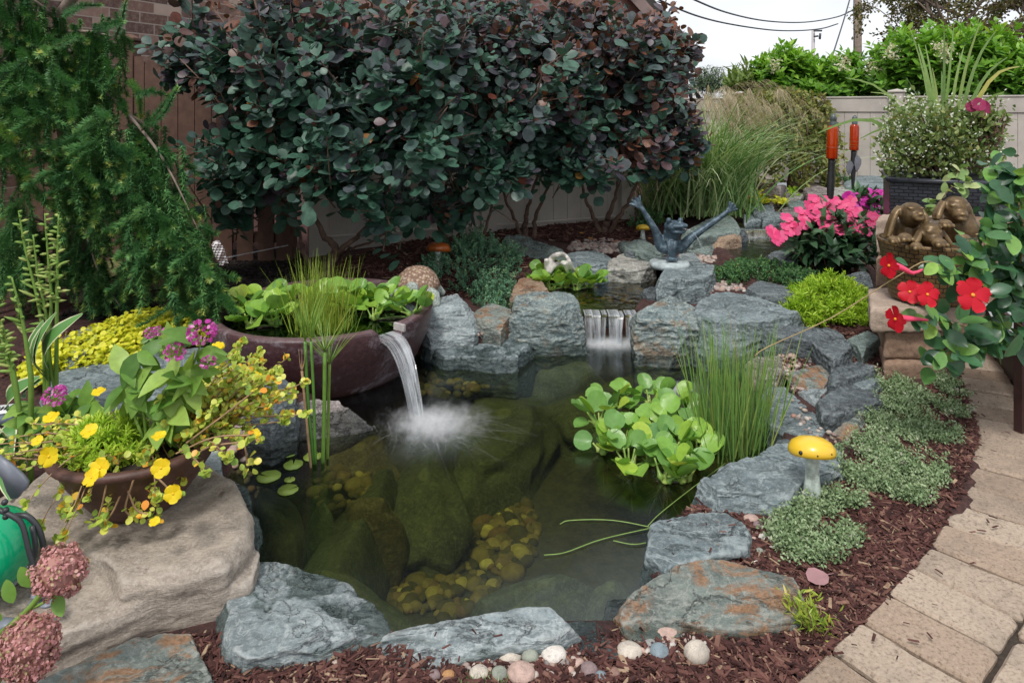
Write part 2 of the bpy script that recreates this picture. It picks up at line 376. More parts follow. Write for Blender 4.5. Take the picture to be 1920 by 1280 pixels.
# ---------------------------------------------------------------- rocks
SLATE = rockmat("slate_blue_grey", (0.134, 0.173, 0.186), (.30, .34, .345))
SLATED = rockmat("slate_dark", (0.070, 0.087, 0.096), (.19, .215, .225), dark=.45)
SLATEG = rockmat("slate_green_grey", (0.128, 0.173, 0.160), (.25, .30, .28), (.20, .13, .08), .15)
SLATEP = rockmat("slate_pale", (0.218, 0.262, 0.275), (.40, .43, .43), strata=5)
RUST = rockmat("slate_rusty", (0.166, 0.198, 0.179), (.30, .31, .28), (.36, .17, .07), .42)
CHAL = rockmat("slate_chalky", (0.128, 0.179, 0.192), (.36, .38, .34), (.25, .17, .10), .25)
PINK = rockmat("granite_pink", (.20, .165, .155), (.38, .34, .33), (.10, .085, .09), .3, strata=1)
TAN = rockmat("granite_tan", (.27, .185, .125), (.38, .29, .21), (.30, .14, .07), .3, strata=1)
PALE = rockmat("limestone_pale", (.27, .265, .235), (.45, .44, .41), strata=1.5)
SAND = rockmat("sandstone", (.34, .285, .235), (.47, .415, .36), (.16, .12, .09), .1, strata=2.5, dark=.7, scale=1.5, wet=False, bump=.4, lines=.12)
ALGA = rockmat("algae_rock", (.078, .088, .040), (.16, .17, .08), strata=1, lines=.25, wet=False, dark=.4, rough=.8)
ALGB = rockmat("algae_rock_brown", (.13, .105, .05), (.24, .2, .09), strata=1, lines=.25, wet=False, dark=.4, rough=.8)
ALGG = rockmat("submerged_slate", (.10, .115, .09), (.2, .22, .17), strata=1, lines=.25, wet=False, dark=.5, rough=.8)
def rock(label, poly, zt, zb, m, flare=.05, amp=.014, vox=None, chip=.3, extra=None, name="boulder", cat="rock", group=None, smooth=0, dome=.0, facets=11, grow=1.10, flat=False):
    rs = random.Random(hash(label) % 99991 if False else sum(ord(ch) * (k + 1) for k, ch in enumerate(label)))
    bm = bmesh.new()
    def layer(poly, zt, zb):
        top = [at(p[0], p[1], p[2] if len(p) > 2 else zt) for p in poly]
        a = sum(top[k].x * top[(k + 1) % len(top)].y - top[(k + 1) % len(top)].x * top[k].y for k in range(len(top)))
        if a < 0: top.reverse()
        c = sum(top, Vector()) / len(top); size = max((t - c).length for t in top)
        rings = [[], [], []]
        for k, t in enumerate(top):
            d = Vector((t.x - c.x, t.y - c.y, 0)); hh = t.z - zb; l = max(d.length, 1e-4)
            ins = min(.3, (.10 + .18 * rs.random()) * chip / .3 * min(1, hh / l + .25))
            rings[0].append(bm.verts.new(t - d * ins * .5 + Vector((0, 0, .004))))
            rings[1].append(bm.verts.new(t + d * .015 - Vector((0, 0, hh * chip * (.25 + .75 * rs.random())))))
            rings[2].append(bm.verts.new((c.x + d.x * (1 + flare * (.3 + rs.random())), c.y + d.y * (1 + flare * (.3 + rs.random())), zb)))
        nn = len(top); ct = bm.verts.new(c + Vector((0, 0, dome + .004))); cb = bm.verts.new((c.x, c.y, zb))
        for k in range(nn):
            k2 = (k + 1) % nn
            bm.faces.new((ct, rings[0][k], rings[0][k2])); bm.faces.new((cb, rings[2][k2], rings[2][k]))
            for r in (0, 1): bm.faces.new((rings[r][k], rings[r + 1][k], rings[r + 1][k2], rings[r][k2]))
        return size
    size = layer(poly, zt, zb)
    for e in (extra or []): layer(*e)
    bmesh.ops.recalc_face_normals(bm, faces=bm.faces)
    me = bpy.data.meshes.new(name); bm.to_mesh(me); bm.free(); me.materials.append(m)
    o = bpy.data.objects.new(name, me); SC.collection.objects.link(o)
    co = np.empty(len(me.vertices) * 3); me.vertices.foreach_get("co", co); co = co.reshape(-1, 3); c = (co.min(0) + co.max(0)) / 2; c[2] = co[:, 2].min()
    me.vertices.foreach_set("co", (co - c).ravel()); o.location = c; o['_o'] = [float(x) for x in c]
    remeshed(o, vox or max(.0065, size / 60), 1 + smooth); me = o.data
    nv = len(me.vertices); co = np.empty(nv * 3); no = np.empty(nv * 3); me.vertices.foreach_get("co", co); me.vertices.foreach_get("normal", no)
    co = co.reshape(-1, 3); no = no.reshape(-1, 3); off = Vector((rs.random() * 90, rs.random() * 90, rs.random() * 90)); d = np.empty(nv)
    k1, k2 = 1.1 / size, 4.2 / size
    lo0, hi0 = co.min(0), co.max(0)
    for _k in range(facets):      # chop flat facets off the flanks and edges
        a = rs.random() * 6.283; el = rs.choice((-.1, .1, .3, .45) if flat else (-.1, .1, .3, .6, .9, 1.15)) + rs.uniform(-.12, .12)
        nv_ = np.array((math.cos(a) * math.cos(el), math.sin(a) * math.cos(el), math.sin(el))); pr = co @ nv_; hi = pr.max()
        cut = (hi - np.median(pr)) * rs.uniform(.04, .22) * (1 if el < .8 else .6); over = pr - (hi - cut); mk = over > 0
        co[mk] -= over[mk][:, None] * nv_ * .93
    lo1, hi1 = co.min(0), co.max(0)
    co[:, :2] = lo0[:2] + (co[:, :2] - lo1[:2]) / (hi1[:2] - lo1[:2]) * (hi0[:2] - lo0[:2])
    md = (lo0[:2] + hi0[:2]) / 2; co[:, :2] = md + (co[:, :2] - md) * grow
    me.vertices.foreach_set("co", co.ravel()); me.update(); me.vertices.foreach_get("normal", no.reshape(-1)); no = no.reshape(-1, 3)
    for q_ in range(nv):
        p = Vector(co[q_]); p3 = Vector((p.x * k2, p.y * k2, p.z * k2 * 2.6)) + off
        f = noise.noise(p3); d[q_] = noise.noise(p * k1 * 1.6 + off) * .9 + min(.25, (1 - abs(f) * 3.2)) * .45 + noise.noise(p3 * 2.7) * .32 + noise.noise(p3 * 7) * .2
    co += no * (d * amp * .8 * min(1.6, max(.35, size / .25)))[:, None]
    me.vertices.foreach_set("co", co.ravel()); me.polygons.foreach_set("use_smooth", np.ones(len(me.polygons), bool)); me.update()
    return tag(o, label, cat, group)
R = rock
R("big tan sandstone slab carrying the yellow planter bowl", [(-40,955),(40,925),(110,868),(250,845),(385,875),(420,905),(452,960),(448,1000),(430,1030),(398,1062),(300,1082),(215,1096),(185,1050),(150,1045),(-40,1060)], .175, -.05, SAND, .02, .009, .0085, extra=[([(-60,1030),(160,1040),(205,1085),(300,1075),(330,1110),(215,1150),(100,1190),(-60,1225)], .115, -.1),([(330,1075),(440,1020),(465,1040),(470,1075),(440,1100),(360,1120)], .10, -.08)], name="sandstone_slab", smooth=0, facets=5, chip=.17, flat=True, grow=1.03)
R("grey slate wedge between the sandstone slab and the long front stone", [(430,1058,.06),(500,1048,.06),(600,1092,.05),(690,1160,.04),(716,1196,.04),(640,1206,.1),(560,1200,.12),(450,1232,.09),(395,1195,.08),(408,1120,.08)], .09, -.25, SLATEP, flat=True)
R("rust streaked slate slab in front of the sandstone", [(60,1275),(130,1240),(200,1205),(360,1185),(385,1222),(412,1280),(420,1350),(40,1350)], .09, -.05, RUST, vox=.007, flat=True)
R("long pale slate stone along the front pond edge", [(670,1216,.05),(720,1190,.08),(800,1168,.09),(880,1150,.1),(960,1140,.11),(1050,1138,.11),(1080,1150,.11),(1084,1172,.1),(1015,1196,.1),(960,1215,.09),(900,1236,.07),(850,1252,.06),(760,1270,.05),(690,1258,.04)], .1, -.15, SLATEP, .02, .010, flat=True)
R("dark low slate at the end of the long front stone", [(1055,1168),(1100,1158),(1140,1183),(1168,1213),(1160,1238),(1100,1230),(1045,1202)], .06, -.1, SLATED, flat=True)
R("wet black stone barely breaking the water", [(1128,1135),(1150,1110),(1165,1103),(1192,1118),(1188,1150),(1160,1170),(1128,1162)], .025, -.25, SLATED)
R("large flat green slate with orange rust veins", [(1190,1140),(1215,1103),(1270,1060),(1305,1046),(1390,1047),(1430,1058),(1470,1078),(1507,1120),(1510,1136),(1460,1160),(1400,1172),(1330,1172),(1290,1164),(1230,1156),(1195,1170)], .085, -.1, RUST, .02, .008, extra=[([(1172,1180),(1195,1150),(1240,1160),(1300,1170),(1300,1188),(1190,1196)], .065, -.1)], flat=True)
R("grey slate sprinkled with bark behind the rusty green slate", [(1230,972),(1280,965),(1330,962),(1385,968),(1402,1000),(1392,1030),(1300,1048),(1262,1062),(1225,1102),(1203,1088),(1215,1030)], .09, -.3, SLATE, .02, flat=True)
R("broad slate boulder beside the big yellow mushroom", [(1288,915),(1330,888),(1400,850),(1440,830),(1500,828),(1560,843),(1605,850),(1590,872),(1510,893),(1480,912),(1465,932),(1400,937),(1340,942)], .13, -.3, SLATE, .0, .016, flat=True)
R("smooth blue slate slab behind the rush clump", [(1415,735),(1440,712),(1470,715),(1510,750),(1545,783),(1558,805),(1540,822),(1500,832),(1450,805),(1420,775)], .09, -.3, SLATE, .02, .008, flat=True)
R("layered dark slate beside the thyme carpet", [(1540,745),(1560,728),(1610,716),(1647,724),(1652,750),(1610,766),(1580,772),(1550,778)], .15, -.1, SLATED)
R("narrow reddish slate tilting into the thyme", [(1545,830,.08),(1570,800,.1),(1590,775,.13),(1625,768,.14),(1634,790,.12),(1602,812,.1),(1590,842,.07),(1550,848,.06)], .1, -.1, RUST)
R("pale pinkish stone behind the rush tips", [(1398,675),(1440,664),(1475,667),(1487,680),(1465,694),(1455,704),(1402,702)], .14, -.3, PINK)
R("tan and blue split stone on the gravel shelf", [(1480,702),(1510,690),(1545,684),(1557,705),(1540,722),(1498,718)], .14, 0, RUST)
R("dark low stone below the brick pillar", [(1545,700),(1580,685),(1630,673),(1650,690),(1605,703),(1560,718)], .175, 0, SLATED)
R("flat slate sliver under the dark low stone", [(1560,722),(1600,712),(1645,708),(1655,720),(1600,735),(1565,737)], .14, 0, SLATE)
R("big dark slate with a sloping top below the lime stonecrop", [(1440,612),(1500,609),(1570,618),(1602,648),(1608,667),(1570,675),(1556,664),(1528,640),(1462,632),(1440,628)], .22, -.3, SLATED, .0, .016, flat=True)
R("wide blue slate block right of the lower cascade", [(1308,565),(1340,549),(1380,547),(1440,570),(1482,563),(1488,580),(1470,592),(1420,602),(1390,607),(1308,602)], .27, -.25, SLATE, -.03, .015, flat=True)
R("chalky boulder at the right lip of the lower cascade", [(1190,575),(1218,556),(1250,542),(1290,554),(1307,570),(1302,595),(1250,602),(1198,602)], .26, -.25, CHAL, .0, .02)
R("blocky grey boulder above the lower cascade", [(1236,517),(1258,495),(1298,488),(1337,499),(1338,516),(1312,527),(1272,522),(1240,527)], .33, .1, SLATE, .0, .012, flat=True)
R("large chalky boulder at the left lip of the lower cascade", [(950,572),(962,552),(1062,546),(1080,560),(1092,577),(1030,580),(985,577)], .275, -.2, CHAL, .02, .02)
R("small blue and brown stone wedged below the juniper", [(884,582),(915,570),(955,574),(958,596),(940,606),(898,600)], .2, 0, RUST, .02)
R("grey layered boulder leaning against the purple bowl", [(800,562,.28),(868,550,.28),(888,572,.24),(898,602,.19),(893,624,.15),(850,632,.13),(800,642,.11)], .27, -.1, SLATEP, .02, .016)
R("flat slate at the waterline right of the bowl", [(808,658),(850,645),(905,636),(930,650),(965,672),(960,678),(880,668),(815,668)], .07, -.3, SLATE, .0, flat=True)
R("cracked off slate beside the flat waterline slate", [(905,634),(950,622),(990,628),(997,646),(978,660),(962,670),(932,650)], .075, -.3, SLATE, .0)
R("wet pink and grey stone at the foot of the purple bowl", [(500,828,.01),(520,793,.05),(560,755,.1),(602,748,.11),(640,754,.1),(690,795,.03),(706,803,.005),(640,822,.0),(580,832,.0)], .06, -.3, PINK, .05, .012)
R("rounded dark stone left of the purple bowl front", [(462,742),(495,706),(530,702),(556,738),(552,762),(510,778),(472,770)], .2, -.1, SLATED, .05, .014, dome=.03, facets=4)
R("wet bluish stone against the right side of the sandstone slab", [(404,900),(440,897),(460,910),(470,950),(505,1000),(480,1008),(450,1012),(440,955)], .05, -.35, SLATE, .05)
R("pale blue stone behind the yellow planter bowl", [(365,850),(410,832),(418,880),(400,905),(375,890)], .1, -.1, SLATEP)
R("broad blue slate under the yellow moneywort", [(108,706),(250,676),(330,652),(420,652),(432,692),(390,742),(250,792),(120,762)], .2, .0, SLATE, .02, .006, flat=True)
R("slanted slate at the back of the moneywort bed", [(118,642),(150,615),(212,606),(228,622),(140,672)], .24, .08, SLATE)
R("green slab leaning under the smoke bush trunks", [(946,438,.40),(968,436,.40),(1012,452,.37),(1055,467,.33),(1062,481,.29),(1040,484,.28),(958,480,.28)], .35, .18, SLATEG, .02)
R("round shouldered blue boulder behind the upper pool", [(1062,476),(1088,467),(1115,467),(1132,475),(1150,490),(1130,498),(1075,499)], .3, .1, SLATE, .0)
R("cream coloured boulder on the gravel bank of the upper pool", [(1138,494),(1165,478),(1192,467),(1222,469),(1226,489),(1200,498)], .3, .1, PALE, .02)
R("mossy grey slab under the small yellow mushroom", [(1163,453),(1200,446),(1236,461),(1246,478),(1200,471),(1173,463)], .35, .25, SLATEG)
R("little dark stone on the gravel beside the cream boulder", [(1172,460),(1190,457),(1200,468),(1188,474),(1172,472)], .34, .25, SLATED)
R("green grey boulder behind the frog's raised leg", [(1278,436),(1330,410),(1366,404),(1380,432),(1340,436),(1300,443)], .43, .28, SLATEG)
R("rust pink block beside the middle pool", [(1318,440),(1342,431),(1382,433),(1386,441),(1350,447)], .40, .2, TAN)
R("grey slab leaning behind the frog statue", [(1283,432,.42),(1320,440,.38),(1345,462,.32),(1335,478,.3),(1300,478,.3),(1282,450,.37)], .33, .2, SLATEG)
R("small pale stone at the frog statue's foot", [(1275,478),(1300,474),(1312,486),(1300,495),(1278,492)], .32, .2, SLATEP)
R("orange tan stone between juniper and upper hyacinths", [(958,548),(975,522),(1002,516),(1032,546),(1010,553)], .25, .1, TAN)
R("dark flat slate in front of the right hand juniper", [(1402,541),(1420,528),(1460,529),(1512,545),(1502,555),(1420,552)], .3, .05, SLATED)
R("dark slab leaning beside the lime stonecrop", [(1538,548,.25),(1580,515,.36),(1626,503,.42),(1636,530,.36),(1618,562,.25),(1570,558,.22)], .3, .1, SLATED, .0)
R("wet black rock at the rim of the middle pool", [(1440,478),(1465,468),(1495,474),(1490,490),(1455,490)], .33, .2, SLATED)
R("low wet ledge in front of the middle pool", [(1372,487),(1410,484),(1455,487),(1455,497),(1380,498)], .29, .15, SLATED)
R("dark ledge stone under the far cascade", [(1372,430),(1395,428),(1400,436),(1376,440)], .38, .25, SLATED)
R("flat grey stone with moneywort above the far cascade", [(1412,388),(1448,385),(1452,398),(1418,402)], .46, .33, SLATE)
R("rounded blue stone at the back of the far cascade", [(1428,401),(1462,398),(1470,410),(1432,413)], .42, .33, SLATE, dome=.03, facets=4)
R("small slate under hanging moneywort", [(1394,402),(1420,400),(1424,411),(1398,413)], .42, .33, SLATE)
R("purplish stone near the solar spotlight", [(1462,390),(1485,386),(1496,404),(1470,408)], .46, .33, PINK)
R("green capped stone behind the pink impatiens", [(1478,379),(1500,377),(1516,380),(1508,388),(1480,389)], .48, .35, SLATEG)
R("pink granite boulder behind the little white marker", [(1414,372,.5),(1432,352,.62),(1462,343,.68),(1478,350,.62),(1482,372,.5),(1450,378,.48)], .55, .4, PINK, dome=.06)
R("tan flat stone under the weeping shrub's edge", [(1518,366),(1545,361),(1570,364),(1566,375),(1524,377)], .5, .38, TAN)
R("rounded cream stone beside the tan flat stone", [(1480,366),(1494,361),(1508,366),(1500,374),(1484,374)], .5, .4, PALE)
R("grey pebbled boulder below the weeping shrub", [(1508,355),(1530,347),(1552,352),(1548,364),(1514,366)], .56, .4, PINK)
R("whitish boulder behind the rear torch", [(1566,356),(1585,348),(1605,352),(1602,366),(1570,368)], .58, .4, PALE)
R("blue grey boulder against the pale vinyl fence", [(1606,340),(1625,327),(1660,326),(1676,338),(1664,352),(1615,354)], .62, .4, SLATE)
R("small angular slate wedged between the blue slab and the broad slate boulder", [(1455,818),(1505,824),(1548,842),(1522,852),(1462,842)], .115, -.1, SLATED, .05)
R("flat wet slate at the water's edge under the rush clump", [(1335,884),(1395,858),(1432,868),(1385,900)], .02, -.3, SLATE, .05)
R("low slate filling the gap right of the cascade's chalky boulder", [(1288,612),(1318,604),(1338,624),(1300,642)], .07, -.3, SLATED, .05)
R("grey stone under the lower edge of the lime stonecrop", [(1588,632),(1630,618),(1652,636),(1618,656)], .205, .05, SLATEG, .05)
R("little dark stone at the upper pool's front rim", [(1203,540),(1236,534),(1248,548),(1216,557)], .215, .05, SLATED, .05)
R("low grey stone between the bowl and the layered boulder", [(792,652),(828,634),(846,648),(812,664)], .06, -.3, SLATED, .05)
R("thin pale slate lying on the right hand gravel shelf", [(1500,735),(1548,716),(1562,728),(1528,752)], .115, .0, SLATEP, .05)
R("black wet shelf stone that the far cascade slips over", [(1376,418),(1452,418),(1454,429),(1374,429)], ZT - .01, .1, SLATED, .03, .005, chip=.1, facets=2)
def sub(label, poly, zt, zb, m):
    """a worn boulder lying on the pond floor"""
    P = np.array([tuple(at(x, y, zt)) for x, y in poly]); c = P.mean(0)[:2]; Q = P[:, :2] - c; u_, s_, vt = np.linalg.svd(Q); e1, e2 = vt[0], vt[1]; r1, r2 = np.abs(Q @ e1).max() * 1.15, np.abs(Q @ e2).max() * 1.15; rs = random.Random(len(label) * 13 + int(poly[0][0])); z0 = -.30; rz = (zt - z0) * 1.12
    q = MB(); q.ball((0, 0, 0), 1, 64, 40); V = q.v[0]; off = Vector((rs.random() * 50, rs.random() * 50, 0)); V *= np.array([1 + .28 * noise.noise(Vector(v_) * 1.3 + off) + .10 * noise.noise(Vector(v_) * 3.1 + off) + .035 * noise.noise(Vector(v_) * 9 + off) for v_ in V])[:, None]
    for _k in range(5):
        a = rs.random() * 6.283; el = rs.choice((.2, .5, .9, 1.3)); nv_ = np.array((math.cos(a) * math.cos(el), math.sin(a) * math.cos(el), math.sin(el))); pr = V @ nv_; lim = pr.max() * rs.uniform(.70, .86); over = np.maximum(0, pr - lim); V -= over[:, None] * nv_ * .85
    V = V * np.array([1, 1, rz / max(.5, V[:, 2].max())]); W = np.c_[c[0] + V[:, 0] * r1 * e1[0] + V[:, 1] * r2 * e2[0], c[1] + V[:, 0] * r1 * e1[1] + V[:, 1] * r2 * e2[1], z0 + V[:, 2]]; q.v[0] = W
    return tag(q.build("submerged_stone", m), label, "rock", "stones under the pond water")
sub("large sloping algae covered stone under the water below the splash", [(730,850),(790,835),(860,850),(870,900),(820,960),(760,950),(725,900)], -.10, -.45, ALGA)
sub("long olive stone under water beside the lily pads", [(590,1000),(640,930),(700,890),(735,880),(745,960),(700,1030),(640,1060),(580,1050)], -.10, -.45, ALGA)
sub("rounded olive stone under water next to the sandstone slab", [(480,900),(540,900),(575,960),(560,1030),(520,1060),(490,1000)], -.07, -.45, ALGA)
sub("mossy stone under water behind the grey slate wedge", [(540,1090),(620,1065),(700,1080),(740,1120),(700,1160),(620,1130)], -.12, -.45, ALGA)
sub("broad greenish slab under water near the long front stone", [(940,1080),(1010,1062),(1100,1070),(1150,1095),(1090,1130),(960,1135),(915,1110)], -.08, -.45, ALGG)
sub("bluish stone under water beside the wet black stone", [(1070,1110),(1130,1085),(1195,1080),(1200,1120),(1120,1140)], -.08, -.45, ALGG)
sub("wide olive slab under water in mid pond", [(850,790),(900,725),(1000,712),(1040,760),(1000,830),(920,850),(870,830)], -.12, -.45, ALGA)
sub("olive slab under water behind the water hyacinth clump", [(1020,720),(1080,690),(1180,690),(1230,720),(1180,760),(1060,770)], -.12, -.45, ALGA)
sub("light brown stone under water before the lower cascade", [(1210,690),(1270,680),(1310,700),(1290,725),(1230,720)], -.06, -.35, ALGB)
sub("brown ledge under water at the foot of the wet pink stone", [(590,850),(640,825),(720,808),(750,835),(700,865),(620,875)], -.05, -.4, ALGB)
sub("greyish ledge under water below the lower cascade", [(1000,680),(1060,665),(1130,672),(1110,690),(1030,695)], -.05, -.3, ALGG)
sub("small olive stone under water beside the papyrus stalks", [(640,935),(690,915),(740,925),(735,950),(680,965)], -.05, -.4, ALGB)
sub("olive stone under water below the lily pads", [(570,945),(610,930),(660,960),(640,985),(590,980)], -.06, -.4, ALGA)
# ---------------------------------------------------------------- paved path
def offset_line(P, d):
    T = unit(np.gradient(P, axis=0)); return P + np.c_[T[:, 1], -T[:, 0]] * d
E = np.array([at(x, y, .075)[:2] for x, y in [(1380,1400),(1480,1285),(1532,1232),(1592,1180),(1645,1127),(1687,1080),(1730,1035),(1762,985),(1775,940),(1790,900),(1802,865),(1805,830),(1804,795),(1796,750),(1783,710),(1772,680)]])
E = np.vstack([E, E[-1] + (np.array([.30, .72]) * np.arange(1, 6)[:, None] * .35)])
E = curve(np.c_[E, np.zeros(len(E))], 150)[:, :2]
n = N("paver_concrete"); v = n.coords(False); a = n.node("Attribute", attribute_name="tint")
f = n.noise(v, 90, 8, .8); g = n.noise(v, 9, 5, .6); st = n.noise(v, 3.2, 5, .7)
c = n.ramp(a.outputs["Fac"], [(0, (.26, .19, .138)), (.35, (.35, .262, .195)), (.7, (.41, .325, .25)), (1, (.31, .235, .178))])
c = n.mix(n.ramp(f, [(.36, .85), (.5, 0.)]), c, (.11, .075, .055)); c = n.mix(n.ramp(f, [(.56, 0.), (.72, .55)]), c, (.62, .54, .46))
c = n.mix(n.ramp(st, [(.50, 0.), (.72, .6)]), c, (.11, .09, .07))
n.col(c); n.set(Roughness=.85); n.bump(f, .5, .004)
PAVER = n.m
pr = random.Random(5); b = MB()
for row, (d0, wd) in enumerate(((0, .285), (.292, .2), (.5, .285), (.79, .2), (1.0, .285), (1.29, .285), (1.58, .285))):
    A = offset_line(E, d0); B = offset_line(E, d0 + wd); s = np.r_[0, np.cumsum(np.linalg.norm(np.diff((A + B) / 2, axis=0), axis=1))]; p = pr.random() * .1
    while p < s[-1] - .2:
        l = (.175 if row not in (1, 3) else .26) * pr.uniform(.97, 1.03); g = .0045
        def ip(Q, q): return np.array([np.interp(q, s, Q[:, 0]), np.interp(q, s, Q[:, 1])])
        c4 = [ip(A, p + g), ip(B, p + g), ip(B, p + l - g), ip(A, p + l - g)]; c0 = sum(c4) / 4
        c4 = [c0 + (q - c0) * .985 + np.array([pr.uniform(-.003, .003), pr.uniform(-.003, .003)]) for q in c4]; z0 = .075 + pr.uniform(-.003, .003); tl = [pr.uniform(-.002, .002) for _ in c4]
        sub_ = []
        for q1, q2 in zip(c4, c4[1:] + c4[:1]):      # worn, slightly wavy edges
            for t_ in (.0, .08, .3, .5, .7, .92):
                w_ = q1 + (q2 - q1) * t_; nn_ = unit(w_ - c0); sub_.append(w_ + nn_ * (pr.uniform(-.004, .001) - (.006 if t_ == 0 else 0)))
        V = []; m_ = len(sub_)
        for ins, zz in ((0, -.06), (0, -.009), (.009, 0)):
            for k, q in enumerate(sub_):
                dv = unit(c0 - q); V.append((*(q + dv * ins), z0 + zz + tl[(k // 6) % 4]))
        fl = [tuple(2 * m_ + k for k in range(m_))]
        for r in range(2):
            for k in range(m_): fl.append((r * m_ + k, r * m_ + (k + 1) % m_, (r + 1) * m_ + (k + 1) % m_, (r + 1) * m_ + k))
        b.add(V, fl, pr.random()); p += l
struct(b.build("path", PAVER, smooth=False))
b = MB(); A = offset_line(E, .01); B = offset_line(E, 2.0); k = len(A)
b.add(np.r_[np.c_[A, np.full(k, .058)], np.c_[B, np.full(k, .058)]], [(i, k + i, k + i + 1, i + 1) for i in range(k - 1)])
n = N("joint_soil"); v = n.coords(False); f = n.noise(v, 60, 6, .7); n.col(n.ramp(f, [(.35, (.02, .014, .01)), (.6, (.05, .035, .025)), (.7, (.05, .07, .02))])); n.set(Roughness=.95)
struct(b.build("path_joints", n.m))

# ---------------------------------------------------------------- brick pillar at the bend of the path and its raised wall
n = N("retaining_block"); v = n.coords(True); f = n.noise(v, 60, 8, .75); g = n.noise(v, 6, 5, .65)
c = n.ramp(g, [(.3, (.17, .10, .07)), (.5, (.29, .19, .13)), (.7, (.37, .26, .20))]); c = n.mix(n.ramp(f, [(.32, .7), (.5, 0.)]), c, (.10, .065, .05)); c = n.mix(n.ramp(f, [(.6, 0.), (.75, .5)]), c, (.5, .4, .32))
n.col(c); n.set(Roughness=.9); n.bump(f, .8, .008); BLOCK = n.m
n = N("capstone_tan"); v = n.coords(True); f = n.noise(v, 60, 8, .75); g = n.noise(v, 5, 5, .65)
c = n.ramp(g, [(.3, (.30, .22, .17)), (.6, (.46, .36, .29))]); c = n.mix(n.ramp(f, [(.32, .6), (.5, 0.)]), c, (.17, .12, .09)); n.col(c); n.set(Roughness=.9); n.bump(f, .8, .008); CAP = n.m
def block(c, size, rot, m, parent, name="block"):
    b = MB(); b.box((0, 0, 0), size, 0, bev=.014)
    o = b.build(name, m, origin=(0, 0, 0)); bm = bmesh.new(); bm.from_mesh(o.data); bmesh.ops.subdivide_edges(bm, edges=bm.edges[:], cuts=5, use_grid_fill=True)
    off = Vector((c[0] * 7, c[1] * 5, c[2] * 9))
    for vv in bm.verts: vv.co += Vector((noise.noise(vv.co * 9 + off), noise.noise(vv.co * 9 + off * 2), noise.noise(vv.co * 9 + off * 3))) * .010 + noise.noise_vector(vv.co * 30 + off) * .004
    bm.to_mesh(o.data); bm.free(); o.data.polygons.foreach_set("use_smooth", np.ones(len(o.data.polygons), bool))
    o.parent = parent; o.matrix_local = Matrix.Translation(Vector(c) - Vector(parent['_o'])) @ Matrix.Rotation(rot, 4, 'Z'); o['_o'] = [float(x) for x in c]; return o
def tblock(quad, z0, z1, m, parent, name="block"):
    """a tapered retaining wall block on a four cornered footprint"""
    q = np.array(quad, float); c = q.mean(0); b = MB(); V = []; cuts = 14
    for zz, ins in ((z0, .010), (z0 + .012, 0), (z1 - .012, 0), (z1, .012)):
        for p in q: V.append((*(p + unit(c - p) * ins * 1.3), zz))
    fl = [(3, 2, 1, 0), (12, 13, 14, 15)] + [(r * 4 + k, r * 4 + (k + 1) % 4, (r + 1) * 4 + (k + 1) % 4, (r + 1) * 4 + k) for r in range(3) for k in range(4)]
    b.add(V, fl); o = b.build(name, m, parent); remeshed(o, .009, 2); me = o.data; off = Vector((quad[0][0] * 17, z0 * 31, 3.3))
    for v_ in me.vertices: p = v_.co; v_.co = p + noise.noise_vector(p * 11 + off) * .007 + noise.noise_vector(p * 34 + off) * .004
    me.polygons.foreach_set("use_smooth", np.ones(len(me.polygons), bool)); me.update(); return o
pil = thing("brick_pillar", (2.08, 3.66, .07), "stepped pillar of tan tumbled blocks with a jutting capstone at the path", "pillar")
tblock([(1.915, 3.51), (2.235, 3.51), (2.36, 3.9), (2.08, 3.9)], .06, .186, BLOCK, pil); tblock([(1.93, 3.535), (2.235, 3.535), (2.35, 3.9), (2.09, 3.9)], .19, .335, BLOCK, pil)
tblock([(1.832, 3.49), (2.31, 3.50), (2.46, 3.87), (2.02, 3.87)], .345, .475, CAP, pil, "capstone")
wl = thing("retaining_wall", (2.35, 4.05, .1), "low wall of tan blocks behind the bronze puppy basket", "wall")
for k, (z0, z1) in enumerate(((.1, .44), (.445, .638), (.645, .85))):
    tblock([(2.105, 3.94), (2.50, 3.95), (2.58, 4.14), (2.23, 4.14)], z0, z1, CAP if k == 2 else BLOCK, wl); tblock([(2.51, 3.95), (2.95, 3.95), (2.95, 4.14), (2.59, 4.14)], z0, z1 - .003, BLOCK, wl)

# ---------------------------------------------------------------- fences, house
VINYL = plain("pale_vinyl", (.46, .42, .38), .45, .12, 5); BROWNW = plain("brown_painted_wood", (.105, .055, .038), .7, .25, 18, bump=.15)
def panel_fence(name, A, B, z0, z1, label, posts, m, plank=.15, rail=True, parent=None):
    A = np.array(A, float); B = np.array(B, float); L_ = np.linalg.norm(B - A); d = (B - A) / L_; rot = math.atan2(d[1], d[0])
    t = thing(name, (*(A + B) / 2, z0), label, "fence")
    b = MB(); k = int(L_ / plank)
    for q_ in range(k):
        c = A + d * (q_ + .5) * L_ / k; b.box((*c, (z0 + z1) / 2 - .05), (L_ / k - .004, .022, z1 - z0 - .1), rot, bev=.004)
    b.build("panel", m, t, smooth=False)
    for nm, z_, h_ in (("top_rail", z1 - .09, .18), ("bottom_rail", z0 + .12, .14)):
        b = MB(); b.box((*(A + B) / 2, z_), (L_, .05, h_), rot, bev=.006); b.box((*(A + B) / 2, z_ + h_ / 2 + .008), (L_, .07, .02), rot, bev=.004); b.build(nm, m, t, smooth=False)
    for s in posts:
        c = A + d * s; b = MB(); b.box((*c, (z0 + z1) / 2 + .03), (.15, .15, z1 - z0 + .06), rot, bev=.008); o = b.build("post", m, t, smooth=False)
        b = MB(); b.box((*c, z1 + .075), (.175, .175, .03), rot, bev=.008); b.lathe([(.1, 0), (.0, .02)], (*c, z1 + .09), 4); b.build("post_cap", m, o, smooth=False)
    return t
